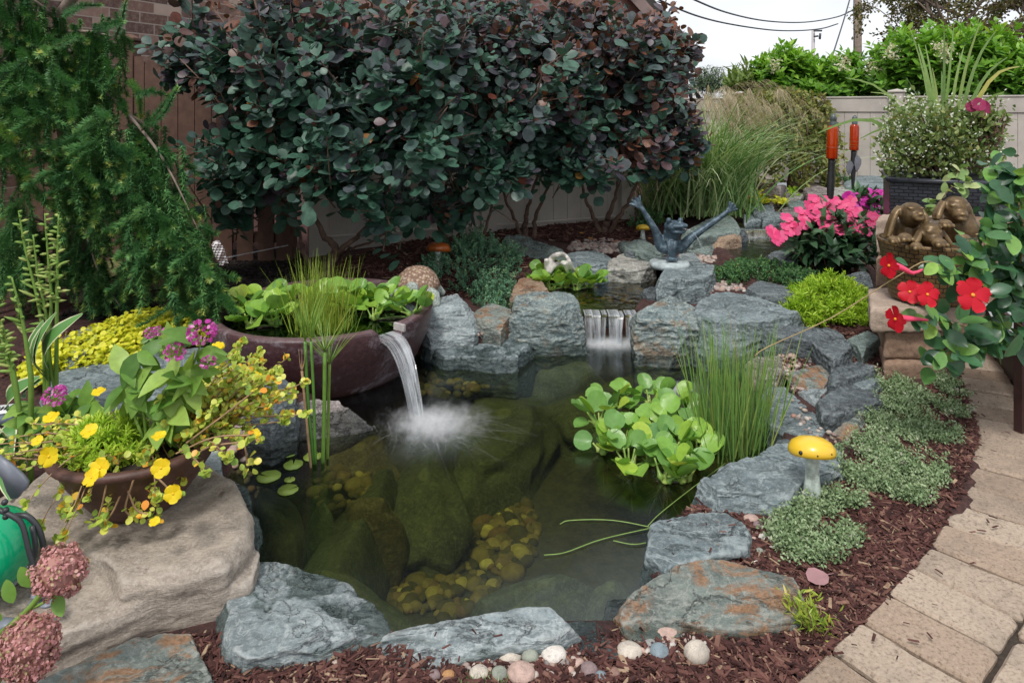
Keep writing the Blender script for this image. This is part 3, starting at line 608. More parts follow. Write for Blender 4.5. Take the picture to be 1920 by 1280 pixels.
fa = np.array(dp(1545, 190, 9.0))[:2]; fb = np.array(dp(1920, 172, 7.6))[:2]; fd = unit(fb - fa); fa2 = fa - fd * 2.6; fb2 = fb + fd * 2.2
pp = np.array(dp(1683, 175, 8.45))[:2]; sp_ = float((pp - fa2) @ fd)
panel_fence("vinyl_fence", fa2, fb2, .3, 1.61, "pale beige vinyl privacy fence behind the torches and wicker planter", (sp_, sp_ + 2.0, sp_ - 2.0), VINYL)
panel_fence("vinyl_fence", (-1.72, 5.85), (1.25, 7.05), .18, 1.85, "shaded beige vinyl fence behind the smoke bush trunks", (.05, 1.6, 3.1), VINYL)
t = thing("wooden_fence", (-2.9, 5.6, .2), "brown dog eared wooden fence between spruce and smoke bush", "fence")
b = MB(); k = 0; x = -4.2
while x < -1.86:
    top = 1.93 - .16 * abs(math.sin((x + 3.17) * 1.35)) if x > -3.1 else 1.78; hw = .066; z0 = .2
    for dx, ze in ((0, 0),):
        V = [(x - hw, 5.62, z0), (x + hw, 5.62, z0), (x + hw, 5.62, top - .045), (x + hw - .03, 5.62, top), (x - hw + .03, 5.62, top), (x - hw, 5.62, top - .045)]
        V += [(a, 5.642, c_) for a, _, c_ in V]; b.add(V, [(0, 1, 2, 3, 4, 5), (11, 10, 9, 8, 7, 6)] + [(q_, 6 + q_, 6 + (q_ + 1) % 6, (q_ + 1) % 6) for q_ in range(6)])
    x += .138 if x < -2.6 else .172
b.build("board", BROWNW, t, smooth=False)
for z_ in (.42, 1.18, 1.62):
    b = MB(); b.box((-3.0, 5.665, z_), (2.35, .042, .09), bev=.004); b.build("rail", BROWNW, t, smooth=False)
for x in (-3.18, -1.87):
    b = MB(); b.box((x, 5.67, 1.05), (.13, .13, 1.98), bev=.006); o = b.build("post", BROWNW, t, smooth=False)
    b = MB(); b.box((x, 5.67, 2.055), (.165, .165, .03), bev=.006); b.lathe([(.085, 0), (.03, .03), (0, .032)], (x, 5.67, 2.07), 4); b.build("post_cap", BROWNW, o, smooth=False)
n = N("mottled_brick"); tcn = n.node("TexCoord"); br = n.node("TexBrick"); br.inputs["Scale"].default_value = 1.0
br.inputs["Brick Width"].default_value = .31; br.inputs["Row Height"].default_value = .105; br.inputs["Mortar Size"].default_value = .006; br.inputs["Mortar Smooth"].default_value = .3; br.inputs["Bias"].default_value = -.1
n.link(tcn.outputs["UV"], br.inputs["Vector"]); br.inputs["Color1"].default_value = (0, 0, 0, 1); br.inputs["Color2"].default_value = (1, 1, 1, 1); br.inputs["Mortar"].default_value = (.5, .5, .5, 1)
v = n.coords(False); f = n.noise(v, 22, 6, .7); c = n.ramp(br.outputs["Color"], [(0, (.075, .042, .036)), (.35, (.13, .07, .055)), (.62, (.19, .105, .085)), (.8, (.25, .15, .12)), (.93, (.46, .37, .30))])
c = n.mix(n.ramp(f, [(.45, 0.), (.7, .5)]), c, (.33, .24, .2)); c = n.mix(br.outputs["Fac"], c, (.33, .27, .235)); n.col(c); n.set(Roughness=.85); n.bump(f, .3, .01); BRICK = n.m
SIDING = plain("red_brown_siding", (.15, .065, .05), .7, .2, 8); FASCIA = plain("fascia_paint", (.21, .15, .14), .6, .1, 6); ROOF = plain("asphalt_shingle", (.05, .045, .042), .9, .4, 60, bump=.3)
hs_ = thing("brick_house", (-1.6, 10.9, 0), "mottled brick house with a red brown gable behind the smoke bushes", "house")
def quadwall(name, pts, m, parent, uv=None):
    b = MB(); P = [np.array(p, float) for p in pts]; nrm = unit(np.cross(P[1] - P[0], P[2] - P[0])) * .2; k = len(P)
    b.add(P + [p + nrm for p in P], [tuple(range(k)), tuple(range(2 * k))[k:][::-1]] + [(i, (i + 1) % k, k + (i + 1) % k, k + i) for i in range(k)])
    o = b.build(name, m, parent, smooth=False); me = o.data; ul = me.uv_layers.new(name="UVMap"); d = unit((P[1] - P[0]) * np.array([1, 1, 0])); o0 = np.array(parent['_o'])
    co = np.empty(len(me.vertices) * 3); me.vertices.foreach_get("co", co); co = co.reshape(-1, 3) + o0; vi = np.empty(len(me.loops), np.int32); me.loops.foreach_get("vertex_index", vi)
    ul.data.foreach_set("uv", np.c_[(co @ d)[vi], co[vi, 2]].astype(np.float32).ravel()); return o
wd = unit(np.array([.46, 1.0])); w0 = np.array([-3.74, 6.3]) - wd * 4.6; w1 = np.array([-3.74, 6.3]) + wd * 4.9
quadwall("wall", [(*w1, -.1), (*w0, -.1), (*w0, 5.2), (*w1, 5.2)], BRICK, hs_)
quadwall("wall", [(3.1, 12, -.1), (w1[0], 11.2, -.1), (w1[0], 11.2, 5.2), (.55, 11.6, 5.2), (3.1, 12, 2.4)], SIDING, hs_)
r0 = np.array(dp(1312, 116, 11.7)); r1 = r0 + unit(np.array(dp(1212, 4, 11.7)) - r0) * 4.2; bk = np.array([.4, 6, 0])
b = MB(); up = np.array([.09, 0, .09]); V = [r0, r1, r1 + bk, r0 + bk]; b.add(V + [p + up for p in V], [(3, 2, 1, 0), (4, 5, 6, 7), (0, 1, 5, 4), (1, 2, 6, 5), (2, 3, 7, 6), (3, 0, 4, 7)]); b.build("roof", ROOF, hs_, smooth=False)
b = MB(); dn = np.array([-.13, 0, -.13]); fr = np.array([0, -.03, 0]); V = [r0 + fr, r1 + fr, r1 + fr + dn, r0 + fr + dn]; b.add(V + [p + np.array([0, .05, 0]) for p in V], [(3, 2, 1, 0), (4, 5, 6, 7), (0, 1, 5, 4), (1, 2, 6, 5), (2, 3, 7, 6), (3, 0, 4, 7)]); b.build("fascia_board", FASCIA, hs_, smooth=False)
# ---------------------------------------------------------------- poles and wires
POLE = plain("weathered_pole_wood", (.24, .19, .155), .85, .3, 9, bump=.3); POLEG = plain("grey_pole", (.42, .40, .40), .7, .1, 6); CABLE = plain("black_cable", (.05, .06, .07), .5, .1)
t = thing("utility_pole", dp(1608, 300, 20) * 1, "thick brown wooden utility pole rising above the hedge", "utility pole"); p = dp(1608, 300, 20)
b = MB(); b.tube([(p.x, p.y, -.3), (p.x, p.y, 3), (p.x - .01, p.y, 6.5)], [.125, .115, .105], 14); b.build("shaft", POLE, t)
b = MB(); b.tube([dp(1601, 0, 19.85), dp(1600, 20, 19.85), dp(1602, 60, 19.85), dp(1601, 115, 19.85)], .012, 5); b.build("conduit", CABLE, t)
t = thing("utility_pole", dp(1523, 240, 34), "thin grey utility pole with small bracket under the cables", "utility pole"); p = dp(1523, 240, 34)
b = MB(); b.tube([(p.x, p.y, -.3), dp(1525, 56, 34)], [.1, .085], 10); b.build("shaft", POLEG, t)
b = MB(); b.tube([dp(1526, 58, 33.8), dp(1541, 58, 33.8)], .05, 6); b.tube([dp(1526, 69, 33.8), dp(1534, 68, 33.8)], .05, 6); b.tube([dp(1538, 63, 33.8), dp(1537, 74, 33.8)], .06, 6); b.build("bracket", CABLE, t)
def wire(px, r, label):
    b = MB(); b.tube(curve([dp(*p) for p in px], 40), r, 6); return tag(b.build("overhead_cable", CABLE), label, "cable", "overhead cables")
wire([(1100,-80,11),(1236,0,12),(1330,37,14),(1430,55,16),(1490,58,17.5),(1540,54,19),(1571,45,20)], .018, "lower black cable sagging from the house to the thick pole")
wire([(1180,-60,11),(1302,0,12.5),(1370,26,14.5),(1440,40,16.5),(1510,42,18),(1570,32,19.5),(1602,18,20)], .018, "upper black cable sagging from the house to the thick pole")
wire([(1600,-25,20),(1583,35,19),(1555,125,17.5),(1540,190,17)], .02, "steep guy wire slanting down left of the thick pole")
wire([(1270,135,30),(1400,121,32),(1524,100,34)], .014, "faint thin wire running to the grey pole")
# ---------------------------------------------------------------- leaf shapes (length 1 along +Y, upper side +Z)
def leafT(w=.42, wide=.55, cup=.10, tipw=.25, bend=-.06, ts=(0, .12, .32, .55, .78, .93, 1)):
    V = []; k = len(ts)
    for t in ts:
        e = (t / wide) if t < wide else (1 - t) / (1 - wide)
        s = max(.02, math.sin(min(1, e) * math.pi / 2) ** (.75 if t < wide else .62 + (.25 - tipw) * 1.6)); s = s if 0 < t < 1 else .02
        z = bend * t * t
        V += [(-w * s, t, z + cup * s), (0, t, z), (w * s, t, z + cup * s)]
    return V, [q for r in range(k - 1) for q in ((3 * r, 3 * r + 1, 3 * r + 4, 3 * r + 3), (3 * r + 1, 3 * r + 2, 3 * r + 5, 3 * r + 4))]
ROUND = leafT(.43, .56, .07, .33, -.06, (0, .1, .35, .62, .88, 1)); OVAL = leafT(.29, .5, .07, .25, -.14); POINT = leafT(.25, .40, .06, .02, -.2); LANCE = leafT(.12, .4, .03, .1, -.15, (0, .2, .5, .8, 1))
def rleaf(m=14, cup=.30):        # a round cupped pad with its stalk at the base
    V = [(0, .45, -cup * .35)]; 
    for k in range(m):
        a = -math.pi / 2 + 2 * math.pi * k / m; r = .52 if k else .42
        V.append((math.cos(a) * r * .98, .5 + math.sin(a) * r, cup * (abs(math.cos(a)) ** 1.5) * .5 - (.08 if k == m // 2 else 0)))
    return V, [(0, 1 + k, 1 + (k + 1) % m) for k in range(m)]
PAD = rleaf()
BLADE4 = ([(-.5, 0, 0), (.5, 0, 0), (-.42, .35, .0), (.42, .35, .0), (-.3, .7, -.0), (.3, .7, -.0), (0, 1, 0)], [(0, 1, 3, 2), (2, 3, 5, 4), (4, 5, 6)])
NEEDLE = ([(-.5, 0, 0), (.5, 0, 0), (0, 1, 0)], [(0, 1, 2)])
DIA = ([(0, 0, 0), (.28, .5, .05), (0, 1, 0), (-.28, .5, .05)], [(0, 1, 2, 3)])
CHIP = ([(-.5, -.5, 0), (.5, -.5, 0), (.4, .5, 0), (-.4, .42, 0), (-.46, -.45, .35), (.42, -.45, .5), (.35, .46, .45), (-.36, .4, .3)], [(4, 5, 6, 7), (0, 1, 5, 4), (1, 2, 6, 5), (2, 3, 7, 6), (3, 0, 4, 7)])
UPV = np.array([0, 0, 1.0])
def rnd(n, s=1.0): return rng.normal(0, s, (n, 3))
def sphere(n): return unit(rng.normal(size=(n, 3)))
def ribbon(b, paths, w, tint, mat=0, flat=UPV):
    """grass blades: paths n x k x 3, width w at the base tapering to the tip"""
    paths = np.asarray(paths, float); n, k, _ = paths.shape; d = unit(np.gradient(paths, axis=1)); side = unit(np.cross(d, flat + rng.normal(0, .25, (n, 1, 3))))
    w = np.broadcast_to(np.asarray(w, float), (n,))[:, None, None]; tp = np.linspace(1, .06, k)[None, :, None] ** .7
    V = np.stack([paths - side * w * tp / 2, paths + side * w * tp / 2], 2).reshape(-1, 3)
    i, j = np.meshgrid(np.arange(n), np.arange(k - 1), indexing='ij'); o = i * 2 * k + 2 * j
    b.add(V, np.stack([o, o + 1, o + 3, o + 2], -1).reshape(-1, 4), np.repeat(np.broadcast_to(np.asarray(tint, float), (n,)), 2 * k), mat)
def arcs(base, d, L_, droop, k=7):
    """n arching paths from base along d, falling with droop"""
    t = np.linspace(0, 1, k)[None, :, None]; L_ = np.asarray(L_)[:, None, None]; dr = np.asarray(droop)[:, None, None] if np.ndim(droop) else droop
    return base[:, None] + d[:, None] * t * L_ - UPV * dr * L_ * t ** 2.2
def branchy(b, p0, p1, r, sag=.0, n=8, wob=.02, seg=6, r1=None, mat=0):
    p0 = np.array(tuple(p0)); p1 = np.array(tuple(p1)); t = np.linspace(0, 1, n)[:, None]; P = p0 + (p1 - p0) * t + np.array([0, 0, 1]) * sag * np.sin(t * math.pi)
    P[1:-1] += rng.normal(0, wob, (n - 2, 3)); b.tube(P, np.linspace(r, r * .45 if r1 is None else r1, n), seg, rng.random(), mat); return P
BARK = plain("smoke_bush_bark", (.14, .088, .065), .85, .45, 24, bump=.5); TWIG = plain("twig_brown", (.13, .07, .05), .8, .3, 30); GREYBARK = plain("grey_bark", (.22, .17, .14), .9, .3, 30, bump=.4)

# ---------------------------------------------------------------- smoke bushes
SMOKE = leafmat("smoke_bush_leaf", [(0, (.035, .10, .065)), (.3, (.062, .145, .10)), (.52, (.070, .11, .105)), (.66, (.072, .062, .084)), (.76, (.095, .050, .056)), (.86, (.16, .075, .045)), (.94, (.19, .055, .038)), (1, (.28, .14, .02))], .45, .12, .5, .35)
SKIRT = np.array([(300,330),(400,385),(450,400),(560,392),(640,390),(700,415),(760,420),(800,395),(840,425),(880,395),(960,350),(1000,335),(1100,345),(1200,330),(1290,330),(1320,220)], float).T   # how low the crowns hang
def smoke_bush(label, stems, crowns, leaf, nshoot, topz, purple=0.0, seed=1):
    global rng
    rng = np.random.default_rng(seed); root = gz(*stems[0][0][:2]); base_y = root.y
    t = thing("smoke_bush", root, label, "shrub", "smoke bushes along the fence"); b = MB()
    for st in stems:
        P = [gz(st[0][0], st[0][1]) if k == 0 else dp(*p[:3]) for k, p in enumerate(st)]; P = [root] + P if (P[0] - root).length > .01 else P; C = curve(P, 22); C[2:] += rng.normal(0, .006, (len(C) - 2, 3))
        b.tube(C, np.linspace(st[-1][3] if len(st[-1]) > 3 else .03, .009, len(C)), 8, rng.random())
    FB = MB(); allt = []; bb = MB()
    for (px, py, Y, rx, ry, rz, wgt) in crowns:
        c = np.array(dp(px, py, Y)); ns = int(nshoot * wgt * 1.0); u = sphere(ns); u[:, 1] -= .35; u = unit(u); r = rng.random(ns) ** .38
        tip = c + u * r[:, None] * np.array([rx, ry, rz]); tx = 960 + tip[:, 0] / tip[:, 1] * F; ty = YH + (H - tip[:, 2]) / tip[:, 1] * F; vo_ = np.array([noise.noise(Vector(q_) * 2.6) + .5 * noise.noise(Vector(q_) * 6) for q_ in tip]); ok_ = (ty < np.interp(tx, *SKIRT) - 8 + rng.normal(0, 9, ns)) & (vo_ > -.09); spr_ = np.where(rng.random(ns) < .14, rng.uniform(.06, .24, ns), 0); tip = tip + unit(u + UPV * .5) * spr_[:, None]; tip = tip[ok_]; u = u[ok_]; ns = len(tip); d = unit(u * np.array([1, 1, .8]) + np.array([0, -.25, .65]) + rnd(ns, .35)); allt.append(tip)
        # each shoot: a whorl of stalked leaves along its end
        m = 9; k = np.arange(m); P = np.repeat(tip, m, 0); D = np.repeat(d, m, 0); f = np.tile(k / m, ns); ang = np.tile(k * 2.4, ns) + np.repeat(rng.random(ns) * 6.28, m)
        A = unit(np.cross(D, np.array([.31, .2, .93]))); B = np.cross(D, A); rad = A * np.cos(ang)[:, None] + B * np.sin(ang)[:, None]
        open_ = (1.15 - .85 * f)[:, None]; ld = unit(rad * open_ + D * (.25 + .8 * f)[:, None] + rnd(len(P), .22) - UPV * (.22 * (1 - f))[:, None])
        up = unit(D * .6 + UPV * .9 + np.array([0, -.35, 0]) + rnd(len(P), .35)); X, Yv, Z = axes(ld, up)
        base = P - D * ((1 - f) * leaf * 2.1)[:, None] + ld * leaf * .35; sc = leaf * (1.1 - .5 * f) * rng.uniform(.55, 1.25, len(P)) * np.repeat(rng.uniform(.75, 1.15, ns), m)
        h = (base[:, 2] - (topz - 1.9)) / 1.9; tn = np.clip(.05 + .46 * h + .16 * f + purple + np.repeat(rng.normal(0, .22, ns), m) + rng.normal(0, .06, len(P)), 0, .88)
        tn = np.where(rng.random(len(P)) < .012, rng.uniform(.88, 1, len(P)), tn)
        FB.inst(*ROUND, base, X, Yv, Z, sc, tn)
        for q_ in range(0, ns, 5): bb.tube([tip[q_], tip[q_] - d[q_] * leaf * 3.2 - np.array([0, -.05, .05])], [.003, .006], 4, .5, cap=False)
    b.build("trunk", BARK, t); T_ = np.concatenate(allt)
    ends = [np.array(dp(*st[-1][:3])) for st in stems]
    for q_ in range(0, len(T_), 6):
        e = min(ends, key=lambda z: np.linalg.norm(z - T_[q_])); branchy(bb, e, T_[q_], .012, .04, 6, .02, 5, .004)
    bb.build("branches", BARK, t); FB.build("foliage", SMOKE, t); return t
smoke_bush("largest smoke bush with blue green leaves and forked trunk behind the purple bowl",
    [[(612,522,0,.04),(618,490,5.2),(628,465,5.15),(608,440,5.1),(590,405,5.05),(575,350,5.0,.042)],[(614,520,0),(626,485,5.2),(645,462,5.15),(675,440,5.1),(705,395,5.0),(735,330,4.95,.036)],[(606,522,0),(585,500,5.2),(566,470,5.25),(560,430,5.3),(540,380,5.3,.03)],[(628,500,0),(650,470,5.25),(690,455,5.1),(740,430,5.0,.012)]],
    [(470,90,4.9,.55,.5,.62,.8),(590,190,4.75,.7,.55,.6,1.0),(480,290,4.9,.42,.4,.36,.5),(660,320,4.6,.52,.45,.36,.75),(750,130,4.85,.7,.55,.65,1.1),(590,20,5.2,.8,.6,.5,.6),(720,400,4.6,.25,.22,.16,.18),(520,395,5.0,.42,.3,.13,.25),(430,375,5.1,.28,.25,.14,.16),(760,270,4.5,.36,.35,.32,.4),(350,70,5.0,.28,.35,.5,.28)], .108, 225, 2.5, 0, 3)
smoke_bush("middle smoke bush with several leaning stems beside the orange mushroom",
    [[(838,472,0,.03),(832,440,5.7),(815,400,5.6),(800,340,5.5,.03)],[(842,474,0),(858,445,5.6),(872,420,5.5),(895,370,5.4),(905,300,5.4,.03)],[(848,474,0),(890,462,5.6),(910,425,5.5),(935,350,5.4,.026)],[(836,474,0),(826,420,5.7),(835,350,5.6,.022)]],
    [(870,200,5.2,.62,.5,.55,1.0),(850,60,5.5,.8,.6,.5,.9),(880,330,5.1,.5,.4,.28,.6),(960,130,5.4,.6,.55,.55,.9),(800,370,5.2,.32,.3,.25,.3),(960,290,5.3,.36,.35,.24,.4),(845,395,5.2,.16,.16,.12,.1)], .10, 215, 2.5, .06, 4)
smoke_bush("smoke bush with twin stems standing by the green leaning slab",
    [[(985,446,0,.04),(985,420,6.2),(992,385,6.1),(1010,320,6.0,.034)],[(1000,446,0),(1004,410,6.2),(1020,370,6.1),(1050,310,6.0,.03)],[(978,446,0),(965,410,6.2),(945,370,6.1),(930,320,6.0,.022)]],
    [(1030,200,5.7,.7,.55,.6,1.1),(1010,70,6.0,.85,.6,.36,.9),(1040,300,5.6,.6,.4,.24,.6),(1120,120,5.8,.7,.55,.6,1.0),(1120,40,6.2,.6,.4,.2,.35)], .10, 215, 2.55, .14, 5)
smoke_bush("farthest smoke bush with purple red top beneath the gable roof edge",
    [[(1132,437,0,.04),(1140,410,6.3),(1150,380,6.2),(1165,310,6.1,.036)],[(1126,437,0),(1110,400,6.3),(1095,360,6.2),(1085,310,6.1,.03)],[(1138,437,0),(1165,400,6.2),(1190,350,6.1),(1205,300,6.1,.03)]],
    [(1190,220,5.9,.55,.5,.45,.9),(1195,110,6.1,.5,.5,.40,.8),(1235,290,5.8,.32,.35,.25,.45),(1255,180,6.0,.26,.35,.6,.5),(1140,300,5.8,.45,.4,.2,.45),(1290,90,6.1,.12,.2,.18,.1),(1225,60,6.2,.22,.3,.3,.25),(1290,260,5.9,.16,.25,.2,.15)], .098, 215, 2.4, .24, 6)

# ---------------------------------------------------------------- weeping spruce
NEED = leafmat("spruce_needles", [(0, (.042, .13, .052)), (.5, (.11, .285, .09)), (.85, (.24, .43, .13)), (1, (.42, .47, .11))], .5, .12, .4, .2)
rng = np.random.default_rng(21)
spr = thing("weeping_spruce", gz(120, 640), "dark green weeping spruce with drooping shoots by the brown fence", "tree")
b = MB(); FB = MB(); BT = MB()
def shoot(P, r0=.004):
    """needles all round a twig path P"""
    P = np.asarray(P); L_ = np.r_[0, np.cumsum(np.linalg.norm(np.diff(P, axis=0), axis=1))]; tot = L_[-1]; m = int(tot * 1150); s = np.sort(rng.random(m)) * tot
    pos = np.stack([np.interp(s, L_, P[:, k]) for k in range(3)], 1); g = unit(np.gradient(P, axis=0)); d = unit(np.stack([np.interp(s, L_, g[:, k]) for k in range(3)], 1))
    a = unit(np.cross(d, np.array([.5, .7, .2]))); bb_ = np.cross(d, a); th = rng.random(m) * 6.283; rad = a * np.cos(th)[:, None] + bb_ * np.sin(th)[:, None]
    f = s / tot; nd = unit(rad * (1.05 - .5 * f ** 4)[:, None] + d * .42 + UPV * .1); X, Yv, Z = axes(nd, rad); sc = np.stack([np.full(m, .0085), rng.uniform(.030, .044, m) * (1 - .35 * f ** 6), np.ones(m)], 1)
    base = .42 + .4 * (f > .9) + rng.normal(0, .12); FB.inst(*NEEDLE, pos, X, Yv, Z, sc, np.clip(base + rng.normal(0, .12, m), 0, 1)); BT.tube(P, np.linspace(r0, .0015, len(P)), 4, .5, cap=False); FB.tube(P, np.full(len(P), .005) * np.linspace(1, .5, len(P)), 5, .12, cap=False)
def weep(start, L_, side=(0, 0, 0), n=8, out=.2):
    d = unit(np.array(side) + rng.normal(0, .35, 3)) * out; t = np.linspace(0, 1, n)[:, None]; return np.asarray(start) + d * L_ * t - UPV * L_ * (t ** 1.15) * (1 - .25 * out) + rng.normal(0, .008, (n, 3)) * t
LIMBS = [[(150,600,4.6),(145,450,4.6),(130,300,4.5),(105,150,4.4),(110,40,4.3),(150,-20,4.2)], [(115,120,4.4),(180,160,4.2),(240,215,4.1),(290,275,4.0),(320,325,3.93),(350,385,3.9),(375,440,3.88)],
 [(105,150,4.4),(60,100,4.2),(10,110,4.0),(-40,160,3.9)], [(110,60,4.3),(170,60,4.2),(215,70,4.1)], [(240,215,4.1),(275,240,4.2),(300,290,4.3),(330,380,4.35),(350,470,4.35)], [(130,300,4.5),(150,340,4.4),(160,430,4.3),(190,520,4.25),(226,575,4.2)],
 [(105,150,4.4),(170,190,4.6),(230,260,4.7),(270,340,4.75)], [(110,40,4.3),(60,0,4.1),(0,-10,4.0)], [(145,450,4.6),(90,420,4.5),(30,400,4.3),(-10,420,4.2)]]
for k, l in enumerate(LIMBS):
    C = curve([dp(*p) for p in l], 26); b.tube(C, np.linspace(.06 if k == 0 else .015, .0025 if k else .03, len(C)), 7)
    if k == 0: continue
    for q_ in range(2, len(C)):
        for z_ in range(1):
            px_ = 960 + C[q_][0] / C[q_][1] * F; py_ = YH + (H - C[q_][2]) / C[q_][1] * F; room = max(.18, (590 - py_) / F * C[q_][1])
            Ls = min(room, rng.uniform(.22, .75)); P = weep(C[q_] + rng.normal(0, .05, 3), Ls, (.18, -.25, .05)); shoot(P)
            for _ in range(int(Ls * 5)):
                i_ = rng.integers(1, 7); S = weep(P[i_], rng.uniform(.10, .2), (rng.choice((-.7, .7)), rng.normal(-.2, .3), .2), 5, .7); shoot(S, .003)
def fill(n, x0, x1, y0, y1, Y0, Y1, Lr, side):
    for _ in range(n):
        s_ = np.array(dp(rng.uniform(x0, x1), rng.uniform(y0, y1), rng.uniform(Y0, Y1))); P = weep(s_, rng.uniform(*Lr), side); shoot(P)
        shoot(weep(P[rng.integers(1, 5)], rng.uniform(.1, .18), (rng.choice((-.7, .7)), -.3, .2), 5, .7), .003)
fill(24, 0, 225, 20, 150, 3.9, 4.5, (.15, .4), (.3, -.3, .5)); fill(16, 185, 330, 260, 480, 4.0, 4.6, (.2, .5), (.1, -.3, .1)); fill(14, 290, 390, 400, 520, 3.8, 4.2, (.15, .35), (.15, -.2, .1))
fill(22, -20, 60, 150, 540, 3.9, 4.5, (.2, .5), (-.1, -.2, .1)); fill(12, 200, 330, 470, 550, 4.1, 4.5, (.1, .22), (0, -.2, .2)); fill(20, 130, 200, 330, 520, 4.7, 5.0, (.3, .5), (0, -.1, 0)); fill(16, 60, 140, 120, 200, 4.3, 4.6, (.2, .35), (0, -.3, 0))
for _ in range(26):      # tips at the outer edge of the skirt
    f_ = rng.random(); s_ = np.array(dp(np.interp(f_, [0, 1], [290, 425]) - rng.uniform(0, 45), np.interp(f_, [0, 1], [285, 520]) + rng.uniform(-15, 60) * (1 - f_), rng.uniform(3.7, 3.85))); shoot(weep(s_, rng.uniform(.16, .34), (.45, -.15, .1), 8, .3), .004)
for _ in range(110):      # the big drooping sprays of the outer skirt
    f_ = rng.random(); lx = np.interp(f_, [0, .35, .7, 1], [60, 215, 325, 425]); ly = np.interp(f_, [0, .35, .7, 1], [60, 200, 320, 500]); s_ = np.array(dp(lx - abs(rng.normal(0, 70)), ly + rng.uniform(-10, 200) * (1 - .6 * f_), rng.uniform(3.62, 3.85))); P = weep(s_, rng.uniform(.20, .42), (.25, -.2, .1), 9, .22); shoot(P, .005)
    for sd_ in (-1, 1): shoot(weep(P[rng.integers(1, 4)], rng.uniform(.12, .22), (sd_ * .8, -.2, .3), 6, .9), .003)
for p in ([(215,75,4.1),(228,40,4.05),(236,0,4.0)], [(175,55,4.1),(205,48,4.05),(232,40,4.0)], [(180,170,4.1),(205,155,4.0),(222,128,4.0)], [(275,235,4.0),(305,215,3.95),(334,163,3.9)], [(255,180,4.0),(285,172,3.95),(315,180,3.95)], [(240,150,4.1),(260,175,4.05),(264,222,4.0)], [(265,245,4.0),(300,205,4.0),(330,170,3.95)], [(120,30,4.1),(150,12,4.0),(190,10,4.0)], [(100,90,4.0),(140,70,3.95),(165,80,3.95)]): shoot(curve([dp(*q) for q in p], 8), .006)
b.build("trunk", GREYBARK, spr); BT.build("twigs", TWIG, spr); FB.build("foliage", NEED, spr)

# ---------------------------------------------------------------- ornamental grass, weeping shrub, hedge and trees behind
GRASS = leafmat("grass_blade", [(0, (.08, .17, .05)), (.5, (.18, .34, .11)), (.8, (.38, .52, .24)), (1, (.64, .68, .42))], .45, .25, .4, .2); PLUME = leafmat("grass_plume", [(0, (.38, .30, .22)), (1, (.62, .54, .42))], .7, .3, .2, .1)
rng = np.random.default_rng(31); c0 = np.array(dp(1312, 395, 7.1)); c0[2] = .42; og = thing("ornamental_grass", c0, "big arching clump of ornamental grass with beige plumes", "grass clump")
n_ = 2100; base = c0 + np.c_[rng.normal(0, .22, n_), rng.normal(0, .2, n_), np.zeros(n_)]; th = rng.random(n_) * 6.283; o_ = np.c_[np.cos(th), np.sin(th), np.zeros(n_)]; d = unit(o_ * rng.uniform(.15, .75, n_)[:, None] + UPV * 1.0)
L_ = rng.uniform(.8, 1.9, n_); P = arcs(base, d, L_, rng.uniform(.25, .62, n_), 9) + (o_ * (L_ * .18)[:, None])[:, None] * (np.linspace(0, 1, 9) ** 2)[None, :, None]
ex_ = 960 + P[:, -1, 0] / P[:, -1, 1] * F; ey_ = YH + (H - P[:, -1, 2]) / P[:, -1, 1] * F; P = P[~((ex_ > 1385) & (ey_ > 300))]; n_ = len(P)
b = MB(); ribbon(b, P, rng.uniform(.011, .020, n_), np.clip(rng.normal(.66, .26, n_), 0, 1)); b.build("blades", GRASS, og)
b = MB(); n_ = 80; base = c0 + np.c_[rng.normal(.30, .22, n_), rng.normal(0, .25, n_), rng.uniform(.75, 1.1, n_)]; th = rng.normal(-.2, 1.1, n_); o_ = np.c_[np.cos(th), np.sin(th) * .7, np.zeros(n_)]; P = arcs(base, unit(o_ * .55 + UPV), rng.uniform(.4, .75, n_), rng.uniform(.5, .95, n_), 9)
ribbon(b, P, .004, .3)
for p in P:
    m = 40; f = rng.uniform(.45, 1, m); q_ = np.stack([np.interp(f, np.linspace(0, 1, 9), p[:, k]) for k in range(3)], 1); dd = unit(unit(p[-1] - p[-3]) + rnd(m, .35) - UPV * .4); ribbon(b, arcs(q_, dd, rng.uniform(.08, .17, m), .3, 4), .0032, rng.random(m))
b.build("plumes", PLUME, og)
WEEP = leafmat("weeping_leaf", [(0, (.08, .11, .025)), (.5, (.19, .22, .06)), (1, (.36, .34, .11))], .5, .3, .3, .25)
rng = np.random.default_rng(33); c0 = np.array(dp(1480, 370, 8.4)); c0[2] = .45; ws = thing("weeping_shrub", c0, "olive brown weeping shrub trailing to the ground by the vinyl fence", "shrub")
b = MB(); tp = np.array(dp(1462, 190, 8.4)); b.tube(curve([c0, c0 + [.05, 0, .5], tp], 10), np.linspace(.05, .03, 10), 8); FB = MB()
for k in range(330):
    th = rng.random() * 6.283; r = rng.uniform(.1, .56) ; st = tp + np.array([math.cos(th) * r * 1.0, math.sin(th) * r * .7, rng.uniform(-.02, .2) - r * .18]); L0 = rng.uniform(.5, 1.15) if r > .25 else rng.uniform(.15, .4)
    t = np.linspace(0, 1, 10)[:, None]; P = st + np.array([math.cos(th) * .16, math.sin(th) * .16, 0]) * np.sin(t * 1.6) - UPV * L0 * t ** 1.2 + np.cumsum(rng.normal(0, .012, (10, 3)), 0)
    P[:, 2] = np.maximum(P[:, 2], .5)
    if k % 3 == 0: b.tube(P, np.linspace(.005, .002, 10), 4, cap=False)
    m = 46; f = rng.random(m); q_ = np.stack([np.interp(f, np.linspace(0, 1, 10), P[:, j]) for j in range(3)], 1); dd = unit(rnd(m, .6) - UPV * .5); X, Yv, Z = axes(dd, sphere(m)); FB.inst(*DIA, q_, X, Yv, Z, rng.uniform(.05, .085, m), np.clip(rng.normal(.55, .25) + rng.normal(0, .15, m), 0, 1))
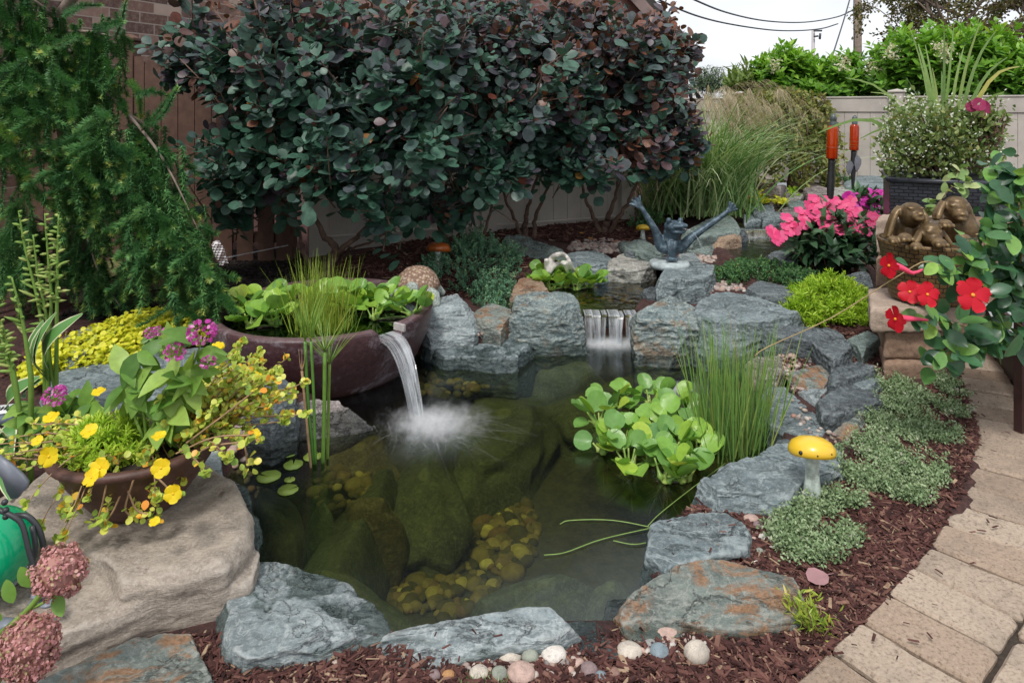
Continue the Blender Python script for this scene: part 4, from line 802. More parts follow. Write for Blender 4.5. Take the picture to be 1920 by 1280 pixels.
b.build("trunk", TWIG, ws); FB.build("foliage", WEEP, ws)
HEDGE = leafmat("hydrangea_leaf", [(0, (.07, .18, .025)), (.5, (.16, .35, .04)), (.85, (.28, .50, .06)), (1, (.42, .56, .10))], .42, .35, .4, .2); CREAM = leafmat("cream_blossom", [(0, (.55, .52, .36)), (1, (.75, .72, .58))], .7, .3, .2, .1)
def whorl(FB, tip, d, leaf, m, T, tints, spread=1.0):
    n = len(tip); k = np.arange(m); P = np.repeat(tip, m, 0); D = np.repeat(d, m, 0); f = np.tile(k / m, n); ang = np.tile(k * 2.4, n) + np.repeat(rng.random(n) * 6.28, m); A = unit(np.cross(D, np.array([.31, .2, .93]))); B = np.cross(D, A)
    rad = A * np.cos(ang)[:, None] + B * np.sin(ang)[:, None]; ld = unit(rad * (1.1 - .7 * f)[:, None] * spread + D * (.3 + .8 * f)[:, None] + rnd(len(P), .15) - UPV * (.2 * (1 - f))[:, None]); X, Yv, Z = axes(ld, unit(D + UPV * .4 + rnd(len(P), .2)))
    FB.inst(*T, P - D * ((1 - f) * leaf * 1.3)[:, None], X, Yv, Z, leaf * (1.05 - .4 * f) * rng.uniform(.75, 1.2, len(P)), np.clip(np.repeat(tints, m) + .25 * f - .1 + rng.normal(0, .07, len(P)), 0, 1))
def shrub(name, label, cat, c, r, ns, leaf, T, m, tin, group=None, m_=9, blossoms=0, up=.6, seed=1, flat=.0, bark=TWIG, nstem=9):
    global rng
    rng = np.random.default_rng(seed); c = np.array(tuple(c)); r = np.array(r); base = np.array([c[0], c[1], c[2] - r[2]]); t = thing(name, base, label, cat, group); u = sphere(ns); u[:, 2] = np.where(u[:, 2] < flat, np.abs(u[:, 2]) + flat, u[:, 2]); rr = rng.random(ns) ** .33
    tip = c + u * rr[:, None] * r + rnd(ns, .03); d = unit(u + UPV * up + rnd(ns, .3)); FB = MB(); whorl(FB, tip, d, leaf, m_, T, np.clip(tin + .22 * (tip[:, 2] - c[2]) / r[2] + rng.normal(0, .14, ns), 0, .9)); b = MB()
    for q_ in range(0, ns, max(1, ns // (nstem * 4))): branchy(b, base + rng.normal(0, .05, 3) * [1, 1, 0], tip[q_], .009, .0, 6, .015, 5, .003)
    b.build("stems", bark, t); FB.build("foliage", m, t)
    for k in range(blossoms):
        a = rng.integers(0, ns); p = c + unit(np.array([rng.normal(0, .8), -1, rng.uniform(.0, .6)])) * r; q = MB(); n = 90; pos = p + np.c_[rng.normal(0, .05, n), rng.normal(0, .05, n), rng.uniform(0, .2, n)]; dd = sphere(n); X, Yv, Z = axes(dd, sphere(n)); q.inst(*DIA, pos, X, Yv, Z, .045, rng.random(n)); q.build("blossom", CREAM, t)
    return t
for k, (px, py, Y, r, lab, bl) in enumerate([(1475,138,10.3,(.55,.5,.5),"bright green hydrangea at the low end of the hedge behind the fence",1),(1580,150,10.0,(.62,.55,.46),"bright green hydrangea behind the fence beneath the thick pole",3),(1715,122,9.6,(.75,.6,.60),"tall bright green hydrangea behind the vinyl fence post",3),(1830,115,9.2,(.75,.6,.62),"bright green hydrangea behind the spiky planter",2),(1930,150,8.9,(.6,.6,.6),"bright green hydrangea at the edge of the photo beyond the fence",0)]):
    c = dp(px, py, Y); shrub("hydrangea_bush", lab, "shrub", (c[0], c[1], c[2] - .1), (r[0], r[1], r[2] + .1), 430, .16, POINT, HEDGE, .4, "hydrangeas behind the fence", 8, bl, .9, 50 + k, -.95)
shrub("conifer_tree", "little grey green tree far beyond the smoke bush", "tree", dp(1330, 165, 22), (.75, .6, .75), 260, .16, LANCE, leafmat("far_conifer", [(0, (.06, .11, .06)), (1, (.14, .2, .11))], .6, .2), .4, None, 9, 0, 1.0, 61)
shrub("feathery_shrub", "feathery pale green shrub peeking above the weeping shrub", "shrub", dp(1395, 168, 10.5), (.3, .3, .42), 70, .26, LANCE, leafmat("feathery", [(0, (.10, .18, .05)), (1, (.26, .36, .11))], .5, .3), .5, None, 10, 0, 1.1, 62)
SPAR = leafmat("sparse_tree_leaf", [(0, (.07, .085, .03)), (.5, (.15, .15, .055)), (1, (.30, .22, .08))], .55, .3, .3, .25)
rng = np.random.default_rng(71); tr = thing("sparse_tree", dp(1790, 330, 13.5), "airy olive brown tree with fine twigs behind the hydrangeas", "tree"); b = MB(); FB = MB(); tips = []
def grow(p, d, L_, r, lev):
    n = 6; P = [p]
    for _ in range(n): d = unit(d + rng.normal(0, .16, 3) + UPV * .02); P.append(P[-1] + d * L_ / n)
    b.tube(P, np.linspace(r, r * .6, n + 1), 6 if lev < 2 else 4, cap=False)
    if lev >= 4: tips.append((np.array(P), d)); return
    for k in range(4 if lev < 3 else 4):
        i_ = rng.integers(2, n + 1); dd = unit(d + rng.normal(0, .62, 3) - UPV * (.18 if lev > 1 else -.05)); grow(P[i_], dd, L_ * rng.uniform(.55, .8), r * .52, lev + 1)
p0 = np.array(dp(1800, 330, 13.5)); p0[2] = .3
grow(p0, np.array([0, 0, 1.0]), 1.5, .11, 0)
for k in range(10): grow(np.array(dp(1800 + rng.normal(0, 30), 150 - 20 * k, 13.5)), unit(np.array([rng.choice((-1, 1)) * rng.uniform(.7, 1), rng.normal(0, .4), .45])), 1.55, .04, 1)
for P, d in tips:
    m = 34; f = rng.random(m); q_ = np.stack([np.interp(f, np.linspace(0, 1, len(P)), P[:, j]) for j in range(3)], 1) + rng.normal(0, .04, (m, 3)); dd = unit(rnd(m, .7) + d); X, Yv, Z = axes(dd, sphere(m)); FB.inst(*DIA, q_, X, Yv, Z, rng.uniform(.06, .10, m), np.clip(rng.normal(.45, .25, m), 0, 1))
b.build("trunk", GREYBARK, tr); FB.build("crown", SPAR, tr)
shrub("bushy_tree", "dense olive green tree low behind the hydrangea hedge", "tree", dp(1800, 110, 12.8), (1.3, .8, .75), 420, .14, LANCE, SPAR, .3, None, 9, 0, .6, 72)
# ---------------------------------------------------------------- spillway bowl
n = N("maroon_glaze"); v = n.coords(False); f = n.noise(v, 40, 8, .75); g = n.noise(v, 3.5, 6, .7, .8)
c = n.ramp(f, [(.3, (.035, .014, .016)), (.55, (.066, .027, .030)), (.72, (.10, .055, .06))]); c = n.mix(n.ramp(g, [(.54, 0.), (.64, .65)]), c, n.ramp(f, [(.42, (.07, .04, .048)), (.56, (.24, .21, .235))]))
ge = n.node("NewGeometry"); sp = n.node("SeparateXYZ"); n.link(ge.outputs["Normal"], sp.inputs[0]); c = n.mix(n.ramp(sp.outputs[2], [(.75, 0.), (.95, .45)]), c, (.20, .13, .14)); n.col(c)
n.link(n.ramp(f, [(.3, .25), (.7, .55)]), n.b.inputs["Roughness"]); n.bump(f, .35, .006); GLAZE = n.m
BC = np.array([-1.09, 3.97]); BR, BZ = .625, .352; NA = math.radians(-42); NW = .115
sb = thing("spillway_bowl", (BC[0], BC[1], -.08), "large maroon glazed spillway bowl pouring water into the pond", "bowl")
prof = [(.36, -.12), (.46, -.03), (.545, .08), (.595, .19), (.62, .28), (BR, .335), (.622, .348), (.61, BZ), (.575, BZ), (.563, .346), (.557, .335), (.545, .28), (.51, .18), (.44, .08), (.3, .03), (.0, .02)]
seg = 240; th = NA + np.linspace(0, 2 * math.pi, seg, endpoint=False); V = []
for k, (r, z) in enumerate(prof):
    for a in th:
        da = abs((a - NA + math.pi) % (2 * math.pi) - math.pi); zz = z
        if da < NW + .02 and z > .285: zz = .285 + (z - .285) * min(1, max(0, (da - NW) / .02))
        V.append((BC[0] + r * math.cos(a), BC[1] + r * math.sin(a), zz))
b = MB(); i, j = np.meshgrid(np.arange(len(prof) - 1), np.arange(seg), indexing='ij'); j2 = (j + 1) % seg
b.add(V, np.stack([i * seg + j, i * seg + j2, (i + 1) * seg + j2, (i + 1) * seg + j], -1).reshape(-1, 4)); b.build("basin", GLAZE, sb)
b = MB(); a = NA + .125; p = BC + np.array([math.cos(a), math.sin(a)]) * .6; b.box((*p, .33), (.075, .014, .040), a, bev=.003); b.build("spout_plate", plain("pale_spout", (.36, .33, .32), .5), sb, smooth=False)
b = MB(); a = np.linspace(0, 2 * math.pi, 64, endpoint=False); b.add(np.c_[BC[0] + .553 * np.cos(a), BC[1] + .553 * np.sin(a), np.full(64, .298)], [tuple(range(64))]); struct(b.build("bowl_water", watermat("bowl_water", (.13, .15, .05), .03, .15, 5)))
# ---------------------------------------------------------------- falling water
def fallmat(name, a0, a1, sx=60):
    n = N(name); n.t.nodes.remove(n.b); at_ = n.node("Attribute", attribute_name="tint"); g = n.node("NewGeometry"); sp = n.node("SeparateXYZ"); n.link(g.outputs["Position"], sp.inputs[0])
    cb = n.node("CombineXYZ"); mu = n.node("Math", operation='MULTIPLY'); n.link(at_.outputs["Fac"], mu.inputs[0]); mu.inputs[1].default_value = sx; n.link(mu.outputs[0], cb.inputs[0]); m5 = n.node("Math", operation='MULTIPLY'); n.link(sp.outputs[2], m5.inputs[0]); m5.inputs[1].default_value = 5.5; n.link(m5.outputs[0], cb.inputs[1])
    nz_ = n.noise(cb.outputs[0], 1.0, 6, .68, .25); lo = n.node("Math", operation='MULTIPLY'); n.link(at_.outputs["Fac"], lo.inputs[0]); lo.inputs[1].default_value = sx * .17; cb2 = n.node("CombineXYZ"); n.link(lo.outputs[0], cb2.inputs[0]); big = n.noise(cb2.outputs[0], 1.0, 2, .5)
    al = n.ramp(nz_, [(.36, a0), (.64, a1)]); al = n.mix(1.0, al, n.ramp(big, [(.34, .12), (.56, 1.)]), 'MULTIPLY'); df = n.node("BsdfDiffuse"); df.inputs[0].default_value = (.95, .97, 1, 1); tl = n.node("BsdfTranslucent"); tl.inputs[0].default_value = (.95, .97, 1, 1); gl = n.node("BsdfGlossy"); gl.inputs[1].default_value = .15
    m0 = n.node("MixShader"); m0.inputs[0].default_value = .4; n.link(df.outputs[0], m0.inputs[1]); n.link(tl.outputs[0], m0.inputs[2]); m1 = n.node("MixShader"); m1.inputs[0].default_value = .3; n.link(m0.outputs[0], m1.inputs[1]); n.link(gl.outputs[0], m1.inputs[2])
    tr = n.node("BsdfTransparent"); tr.inputs[0].default_value = (.93, .95, .97, 1); m2 = n.node("MixShader"); n.link(al, m2.inputs[0]); n.link(tr.outputs[0], m2.inputs[1]); n.link(m1.outputs[0], m2.inputs[2]); n.link(m2.outputs[0], n.out.inputs[0]); return n.m
FALL = fallmat("falling_water", .03, .60, 13)
def sheet(b, top, bot, k=18, out=0.0, ripple=.006, thick=.01, lip=.0):
    """a sheet of falling water between two edges (lists of points)"""
    T = np.array([tuple(p) for p in top], float); Bt = np.array([tuple(p) for p in bot], float); m = len(T)
    for off in (0, thick):
        V = []; tn = []
        for q_ in range(k):
            t = q_ / (k - 1); row = T + (Bt - T) * np.array([t ** .72, t ** .72, 1]) if False else np.c_[T[:, 0] + (Bt - T)[:, 0] * t ** .6, T[:, 1] + (Bt - T)[:, 1] * t ** .6, T[:, 2] + (Bt - T)[:, 2] * t ** 1.5]
            row = row + np.array([0, -1, 0]) * (np.sin(np.arange(m) * 1.7) * ripple * t + off)[:, None]; V.append(row); tn.append(np.linspace(0, 1, m))
        i, j = np.meshgrid(np.arange(k - 1), np.arange(m - 1), indexing='ij'); o = i * m + j; b.add(np.concatenate(V), np.stack([o, o + 1, o + m + 1, o + m], -1).reshape(-1, 4), np.concatenate(tn) * (1 if off == 0 else .83) + off * 9)
t = thing("waterfall", (-.5, 3.4, 0), "silky white jet pouring from the maroon bowl's spout into the pond", "waterfall"); b = MB()
e = np.array([math.cos(NA), math.sin(NA), 0]); s_ = np.array([-e[1], e[0], 0]); l0 = np.array([*(BC + e[:2] * .55), .302]); l1 = np.array([*(BC + e[:2] * .632), .296]); bt = np.array(at(784, 788, .0))
def edge(c, w, m=24): return [c + s_ * w * (q_ / (m - 1) - .5) for q_ in range(m)]
sheet(b, edge(l1, .135), edge(bt, .085), 22, thick=.012); sheet(b, edge(l0, .13), edge(l1, .135), 3, thick=.004); b.build("water_jet", FALL, t)
FOAM = None
n = N("foam_spray"); n.t.nodes.remove(n.b); df = n.node("BsdfDiffuse"); df.inputs[0].default_value = (.95, .97, 1, 1); tl = n.node("BsdfTranslucent"); tl.inputs[0].default_value = (.95, .97, 1, 1); m0 = n.node("MixShader"); m0.inputs[0].default_value = .5; n.link(df.outputs[0], m0.inputs[1]); n.link(tl.outputs[0], m0.inputs[2])
tr = n.node("BsdfTransparent"); a_ = n.node("Attribute", attribute_name="tint"); m2 = n.node("MixShader"); n.link(a_.outputs["Fac"], m2.inputs[0]); n.link(tr.outputs[0], m2.inputs[1]); n.link(m0.outputs[0], m2.inputs[2]); n.link(m2.outputs[0], n.out.inputs[0]); FOAM = n.m
def splash(name, label, c, n_, L0, L1, hz, bias, parent=None, yscale=1.0, spread=.05, wmax=.0032, a0=.10, a1=.34):
    """long thin filaments of spray thrown out from the point of impact"""
    th = rng.random(n_) * 6.283; o_ = np.c_[np.cos(th), np.sin(th) * yscale, np.zeros(n_)] + np.array(bias); L_ = rng.uniform(L0, L1, n_) * rng.random(n_) ** .8; st = np.array(c) + np.c_[rng.normal(0, spread, (n_, 2)), np.zeros(n_)]
    el = rng.random(n_) ** 1.5 * hz; t = np.linspace(0, 1, 7)[None, :, None]; P = st[:, None] + o_[:, None] * L_[:, None, None] * t + rng.normal(0, .05, (n_, 1, 3)) * [1, 1, 0] * t * t + UPV * (el[:, None, None] * 4 * t * (1 - t) * L_[:, None, None] + .004)
    b = MB(); k = 7; d = unit(np.gradient(P, axis=1)); side = unit(np.cross(d, UPV + rng.normal(0, .6, (n_, 1, 3)))); w = rng.uniform(.0008, wmax, n_)[:, None, None] * (1 + 1.2 * t); V = np.stack([P - side * w, P + side * w], 2).reshape(-1, 3)
    i, j = np.meshgrid(np.arange(n_), np.arange(k - 1), indexing='ij'); oo = i * 2 * k + 2 * j; al = (rng.uniform(a0, a1, n_)[:, None] * (1 - np.linspace(0, 1, k)[None, :]) ** .8); b.add(V, np.stack([oo, oo + 1, oo + 3, oo + 2], -1).reshape(-1, 4), np.repeat(al.reshape(-1), 2)); return b.build(name, FOAM, parent)
def mist(c, r, dens, name, parent):
    n = N(name + "_volume"); n.t.nodes.remove(n.b); vs = n.node("VolumePrincipled"); vs.inputs["Color"].default_value = (.99, .99, 1, 1); tcx = n.node("TexCoord"); ln = n.node("VectorMath", operation='LENGTH'); dv = n.node("VectorMath", operation='DIVIDE'); dv.inputs[1].default_value = tuple(r)
    n.link(tcx.outputs["Object"], dv.inputs[0]); n.link(dv.outputs[0], ln.inputs[0]); nf = n.noise(tcx.outputs["Object"], 20, 5, .7); m1 = n.node("Math", operation='MULTIPLY_ADD'); n.link(nf, m1.inputs[0]); m1.inputs[1].default_value = -1.1; m1.inputs[2].default_value = 1.30
    m3 = n.node("Math", operation='SUBTRACT'); n.link(m1.outputs[0], m3.inputs[0]); n.link(ln.outputs["Value"], m3.inputs[1]); mm = n.node("Math", operation='MAXIMUM'); n.link(m3.outputs[0], mm.inputs[0]); mm.inputs[1].default_value = 0; pw_ = n.node("Math", operation='POWER'); n.link(mm.outputs[0], pw_.inputs[0]); pw_.inputs[1].default_value = 2.0; md = n.node("Math", operation='MULTIPLY'); n.link(pw_.outputs[0], md.inputs[0]); md.inputs[1].default_value = dens
    n.link(md.outputs[0], vs.inputs["Density"]); n.link(vs.outputs[0], n.out.inputs["Volume"]); b = MB(); b.ball((0, 0, 0), r, 24, 12); o = b.build(name, n.m, origin=(0, 0, 0)); o.parent = parent; o.matrix_local = Matrix.Translation(Vector(c) - Vector(parent['_o'])); o['_o'] = [float(x) for x in c]; return o
rng = np.random.default_rng(81); sc_ = np.array(at(800, 792, .01)); splash("spray", "", sc_ + [.02, -.02, 0], 700, .03, .16, .30, (.15, -.25, 0), t, 1, .06, .002, .06, .22); splash("spray", "", sc_ + [.03, -.04, 0], 420, .10, .30, .14, (.2, -.25, 0), t, 1, .08, .0022, .03, .11); mist(sc_ + np.array([.05, -.06, .035]), (.40, .33, .050), 36, "mist", t); splash("spray", "", sc_ + [.05, -.05, 0], 220, .25, .46, .10, (.45, .0, 0), t, 1, .06, .0018, .03, .08)
t = thing("waterfall", at(1145, 600, .1), "small white cascade between the two chalky boulders", "waterfall"); b = MB()
b0 = at(1096, 589, ZU + .004); b1 = at(1194, 589, ZU + .004); f0 = at(1098, 643, .0); f1 = at(1190, 643, .0); m = 60
for u0, u1, dy, dz in ((.0, .16, .0, .0), (.13, .30, -.018, .004), (.34, .43, .004, -.004), (.45, .66, -.012, .003), (.63, .74, -.03, .0), (.78, .90, .002, -.003), (.88, 1.0, -.014, .002)):
    mm_ = 20; tp_ = [b0.lerp(b1, u0 + (u1 - u0) * q_ / (mm_ - 1)) + Vector((0, dy, dz)) for q_ in range(mm_)]; sk = rng.uniform(-.012, .012); wd_ = rng.uniform(.75, 1.15); um = (u0 + u1) / 2
    bt_ = [f0.lerp(f1, um + (u0 + (u1 - u0) * q_ / (mm_ - 1) - um) * wd_) + Vector((sk, dy * 1.6 - .01, 0)) for q_ in range(mm_)]; bk_ = [p + Vector((0, .09, .004)) for p in tp_]
    sheet(b, bk_, tp_, 4, thick=.003, ripple=.0); sheet(b, tp_, bt_, 16, thick=.012, ripple=.006)
b.build("water_sheet", fallmat("cascade_water", .02, .85, 7), t)
mist(np.array(f0.lerp(f1, .5)) + [0, -.05, .02], (.44, .20, .040), 60, "mist", t)
for q_ in range(5): splash("foam", "", np.array(f0.lerp(f1, q_ / 4)) + [0, -.02, .004], 260, .04, .17, .14, (0, -.6, 0), t, .7, .04, .0025, .05, .2)
fm_ = thing("foam_patch", at(1278, 728, 0), "pale blurred foam on the water between hyacinth raft and rush clump", "foam"); mist(np.array(at(1278, 728, .012)), (.20, .13, .035), 60, "mist", fm_); splash("foam", "", np.array(at(1278, 728, .004)), 120, .04, .14, .05, (-.2, -.3, 0), fm_, .7, .05, .002, .04, .14)
t = thing("waterfall", at(1425, 436, .3), "tiny far cascade below the yellow moneywort", "waterfall"); b = MB(); g0 = at(1385, 430, ZT + .002); g1 = at(1446, 430, ZT + .002); h0 = at(1385, 444, ZM); h1 = at(1446, 444, ZM)
sheet(b, [g0.lerp(g1, q_ / (m - 1)) for q_ in range(m)], [h0.lerp(h1, q_ / (m - 1)) for q_ in range(m)], 8, thick=.01); b.build("water_sheet", fallmat("far_cascade_water", .0, .8, 16), t); splash("foam", "", np.array(h0.lerp(h1, .4)), 160, .05, .25, .05, (0, -.3, 0), t, .3, .05, .004, .1, .3)
# the stone wall behind the lower cascade, closing the step between the pools
R("dark wet ledge stone that the lower cascade runs over", [(1085,572),(1140,568),(1205,572),(1207,584),(1140,586),(1082,584)], ZU - .012, -.3, SLATED, .05, .006, chip=.1, facets=3)
# ---------------------------------------------------------------- floating plants
HYA = leafmat("hyacinth_leaf", [(0, (.11, .25, .07)), (.45, (.22, .42, .07)), (.8, (.38, .56, .07)), (1, (.50, .54, .10))], .28, .22, .5, .15, 40); _n = HYA.node_tree; _w = _n.nodes.new("ShaderNodeTexWave"); _w.inputs["Scale"].default_value = 60; _w.inputs["Distortion"].default_value = 3; _bp = _n.nodes.new("ShaderNodeBump"); _bp.inputs["Strength"].default_value = .22; _bp.inputs["Distance"].default_value = .004; _n.links.new(_w.outputs["Fac"], _bp.inputs["Height"]); _n.links.new(_bp.outputs[0], _n.nodes["Principled BSDF"].inputs["Normal"])
_tc = _n.nodes.new("ShaderNodeTexCoord"); _n.links.new(_tc.outputs["Object"], _w.inputs["Vector"])
BULB = leafmat("hyacinth_stalk", [(0, (.16, .32, .06)), (1, (.40, .50, .12))], .35, .2, .5, .2)
ROOT = plain("hyacinth_roots", (.10, .075, .06), .8, .4)
def hyacinth(label, spots, z, leaf, seed, group="water hyacinths"):
    global rng
    rng = np.random.default_rng(seed); P0 = [np.array(at(*s_, z)) for s_ in spots]; t = thing("water_hyacinth", sum(P0) / len(P0), label, "water plant"); LB = MB(); SB = MB(); RB = MB()
    for pa, pb in zip(P0, P0[1:]): RB.tube(curve([pa, (pa + pb) / 2 + [0, 0, .004], pb], 6), .004, 5, cap=False); SB.tube(curve([pa, (pa + pb) / 2 + [0, 0, .012], pb], 6), .004, 5, .2)
    for p in P0:
        for k in range(rng.integers(7, 10)):
            a = rng.random() * 6.283; tilt = rng.uniform(.35, 1.15) ; o_ = np.array([math.cos(a), math.sin(a), 0]); L_ = leaf * rng.uniform(.55, 1.2); tip = p + o_ * L_ * math.sin(tilt) + UPV * (L_ * math.cos(tilt) + .01)
            C = curve([p + o_ * .01, p + o_ * L_ * .5 * math.sin(tilt) + UPV * L_ * .32, tip], 8); s_ = np.linspace(0, 1, 8); SB.tube(C, leaf * (.05 + .13 * np.exp(-((s_ - .38) / .2) ** 2)), 7, rng.random())
            d = unit(o_ * rng.uniform(.5, 1.2) + UPV * rng.uniform(.1, .9) + rng.normal(0, .2, 3)); up = unit(UPV * 1.0 - o_ * rng.uniform(.1, .9) + np.array([0, -.3, .1]) + rng.normal(0, .42, 3)); X, Yv, Z = axes(d[None], up[None]); s = leaf * rng.uniform(.85, 1.25); LB.inst(*PAD, tip[None], X, Yv, Z, [s], [np.clip(rng.normal(.45, .2), 0, 1)])
        for k in range(10):
            o_ = np.array([rng.normal(0, .7), rng.normal(-.3, .7), -rng.uniform(.1, .6)]); RB.tube(curve([p, p + o_ * .06, p + o_ * .15 + rng.normal(0, .02, 3)], 6), .0018, 3, cap=False)
    SB.build("stalks", BULB, t); LB.build("foliage", HYA, t); RB.build("roots", ROOT, t); return t
hyacinth("bright green water hyacinth raft in the open pond beside the rush clump", [(1125,800),(1150,770),(1185,765),(1220,760),(1260,775),(1130,850),(1165,845),(1200,820),(1240,815),(1275,805),(1300,830),(1180,880),(1215,870),(1250,860),(1290,865),(1310,870),(1245,905),(1285,905)], 0, .080, 91)
hyacinth("large leaved water hyacinth on the left half of the maroon bowl", [(450,598),(490,592),(470,615),(520,612),(540,590),(590,585),(640,580),(500,585),(560,580)], .3, .098, 92)
hyacinth("smaller water hyacinth floating on the right half of the maroon bowl", [(660,585),(690,575),(720,580),(750,585),(775,595),(700,600),(735,570),(665,572)], .3, .08, 93)
hyacinth("small water hyacinth patch beside the white driftwood in the upper pool", [(1015,540),(1035,545),(1060,540),(1080,545),(1105,540),(1045,530),(1070,528),(1020,528)], ZU, .09, 94)
LILY = leafmat("lily_pad", [(0, (.20, .32, .06)), (1, (.34, .44, .08))], .35, .1, .5, .12)
for k, (px, py, w, lab) in enumerate([(538,849,36,"floating lily pad farthest from the sandstone, notched at the front"),(550,871,36,"yellow green lily pad in the middle of its group"),(504,893,44,"largest lily pad, closest to the dark wet rocks"),(540,918,38,"lily pad lying nearest the camera in its group"),(586,856,34,"lily pad behind the papyrus stalks"),(543,899,20,"small half sunken lily pad leaf")]):
    c = np.array(at(px, py, .004)); r = w / 2 / F * c[1]; a0 = rng.random() * 6; a = a0 + np.linspace(.12, 6.16, 26); V = [c] + [c + np.array([math.cos(q_) * r * rng.uniform(.96, 1), math.sin(q_) * r, .002 + rng.uniform(-.0015, .0015)]) for q_ in a]; V2 = [p - np.array([0, 0, .003]) for p in V]; q = MB(); m = len(V)
    q.add(V + V2, [(0, i_, i_ + 1) for i_ in range(1, m - 1)] + [(m, m + i_ + 1, m + i_) for i_ in range(1, m - 1)] + [(i_, m + i_, m + i_ + 1, i_ + 1) for i_ in range(1, m - 1)], .2 + .15 * k); tag(q.build("lily_pad", LILY), lab, "lily pad", "lily pads by the papyrus")
# rush clump, bowl grass, papyrus
RUSH = leafmat("rush_blade", [(0, (.11, .23, .06)), (.5, (.20, .36, .09)), (.85, (.38, .44, .12)), (1, (.36, .26, .10))], .4, .2, .4, .2); YG = leafmat("yellow_green_blade", [(0, (.17, .30, .04)), (.6, (.34, .44, .06)), (1, (.55, .47, .10))], .4, .3, .4, .2)
def tuft(name, label, cat, spots, z, n_, L0, L1, spread, w, m, seed, droop=(.0, .12), group=None):
    global rng
    rng = np.random.default_rng(seed); P0 = np.array([tuple(at(*s_, z)) for s_ in spots]); c = P0.mean(0); t = thing(name, c, label, cat, group); base = P0[rng.integers(0, len(P0), n_)] + np.c_[rng.normal(0, .035, n_), rng.normal(0, .035, n_), np.zeros(n_)]; o_ = (base - c) * [1, 1, 0] * 1.2 + np.c_[rng.normal(0, spread, n_), rng.normal(0, spread, n_), np.zeros(n_)]
    b = MB(); ribbon(b, arcs(base, unit(o_ + UPV), rng.uniform(L0, L1, n_), rng.uniform(*droop, n_), 7), rng.uniform(w * .6, w * 1.3, n_), np.clip(rng.normal(.45, .25, n_), 0, 1)); b.build("blades", m, t); return t
tuft("rush_clump", "tall upright green rush clump growing at the right pond edge", "rush", [(1360,840),(1380,850),(1400,845),(1345,850),(1370,865),(1395,830),(1340,830),(1420,835)], -.02, 480, .25, .62, .12, .0065, RUSH, 101, (0, .1))
tuft("yellow_grass_tuft", "fine yellow green grass tuft standing in the maroon bowl", "grass tuft", [(575,622),(590,624),(610,626),(628,624),(600,615),(585,612),(640,620)], .29, 360, .12, .46, .13, .005, YG, 102, (0, .1))
PAPY = leafmat("papyrus", [(0, (.07, .19, .04)), (.5, (.13, .30, .05)), (1, (.30, .38, .06))], .4, .15, .4, .15); DRY = plain("dry_stem", (.30, .19, .10), .8, .3)
for k, (pts, dia, lab) in enumerate([([(589,882),(578,760),(572,640)],7,"papyrus stalk with its tuft over the bowl rim, the more leaning of the left pair"),([(592,882),(588,740),(583,640)],6,"straight thin papyrus stalk paired with the leaning one"),([(605,880),(608,760),(609,660)],8,"thickest papyrus stalk topped by a green fan of bracts"),([(614,872),(616,760),(618,682)],6,"short papyrus stalk with a wide low fan in front of the bowl")]):
    p0 = at(*pts[0], -.03); C = curve([p0] + [dp(x, y, p0.y - .02) for x, y in pts[1:]], 10); t = thing("papyrus_stalk", p0, lab, "papyrus", "papyrus stalks in the pond"); q = MB(); q.tube(C, dia / 2 / F * p0.y * .92, 7, .3 + .15 * k); q.build("stem", PAPY, t)
    q = MB(); n_ = 46 if k > 1 else 60; th = rng.random(n_) * 6.283; sp_ = .33 if k < 2 else .8; d = unit(np.c_[np.cos(th) * sp_, np.sin(th) * sp_, np.ones(n_)] * rng.uniform(.6, 1, (n_, 1))); ribbon(q, arcs(np.repeat(C[-1:], n_, 0), d, rng.uniform(.1, .27, n_), .15, 6), .0032, np.clip(rng.normal(.7, .2, n_), 0, 1)); q.build("bracts", PAPY, t)
q = MB(); p0 = at(584, 890, -.03); q.tube(curve([p0, dp(576, 800, p0.y), dp(566, 695, p0.y)], 9), .0055, 6)
for dx in (-6, 0, 7): q.tube(curve([dp(566, 695, p0.y), dp(566 + dx * .6, 680, p0.y), dp(566 + dx, 655, p0.y)], 5), [.004, .003, .003, .002, .001, .001][:len(curve([(0,0,0),(0,0,1),(0,1,1)],5))], 4)
tag(q.build("dry_papyrus_stem", DRY), "withered brown papyrus stem beside the green stalks", "dead stem")
q = MB()
for pts in ([(1360,868),(1310,905),(1240,960),(1215,985)],[(1240,992),(1150,975),(1070,975),(1050,982)],[(1240,985),(1130,1010),(1060,1035),(1020,1040)],[(1232,1012),(1190,1020),(1150,1013)]):
    q.tube(curve([at(x, y, .006) for x, y in pts], 14), .0019, 4, .6)
tag(q.build("trailing_rush_blades", RUSH), "long pale blades trailing over the water near the grey slate", "grass blades")
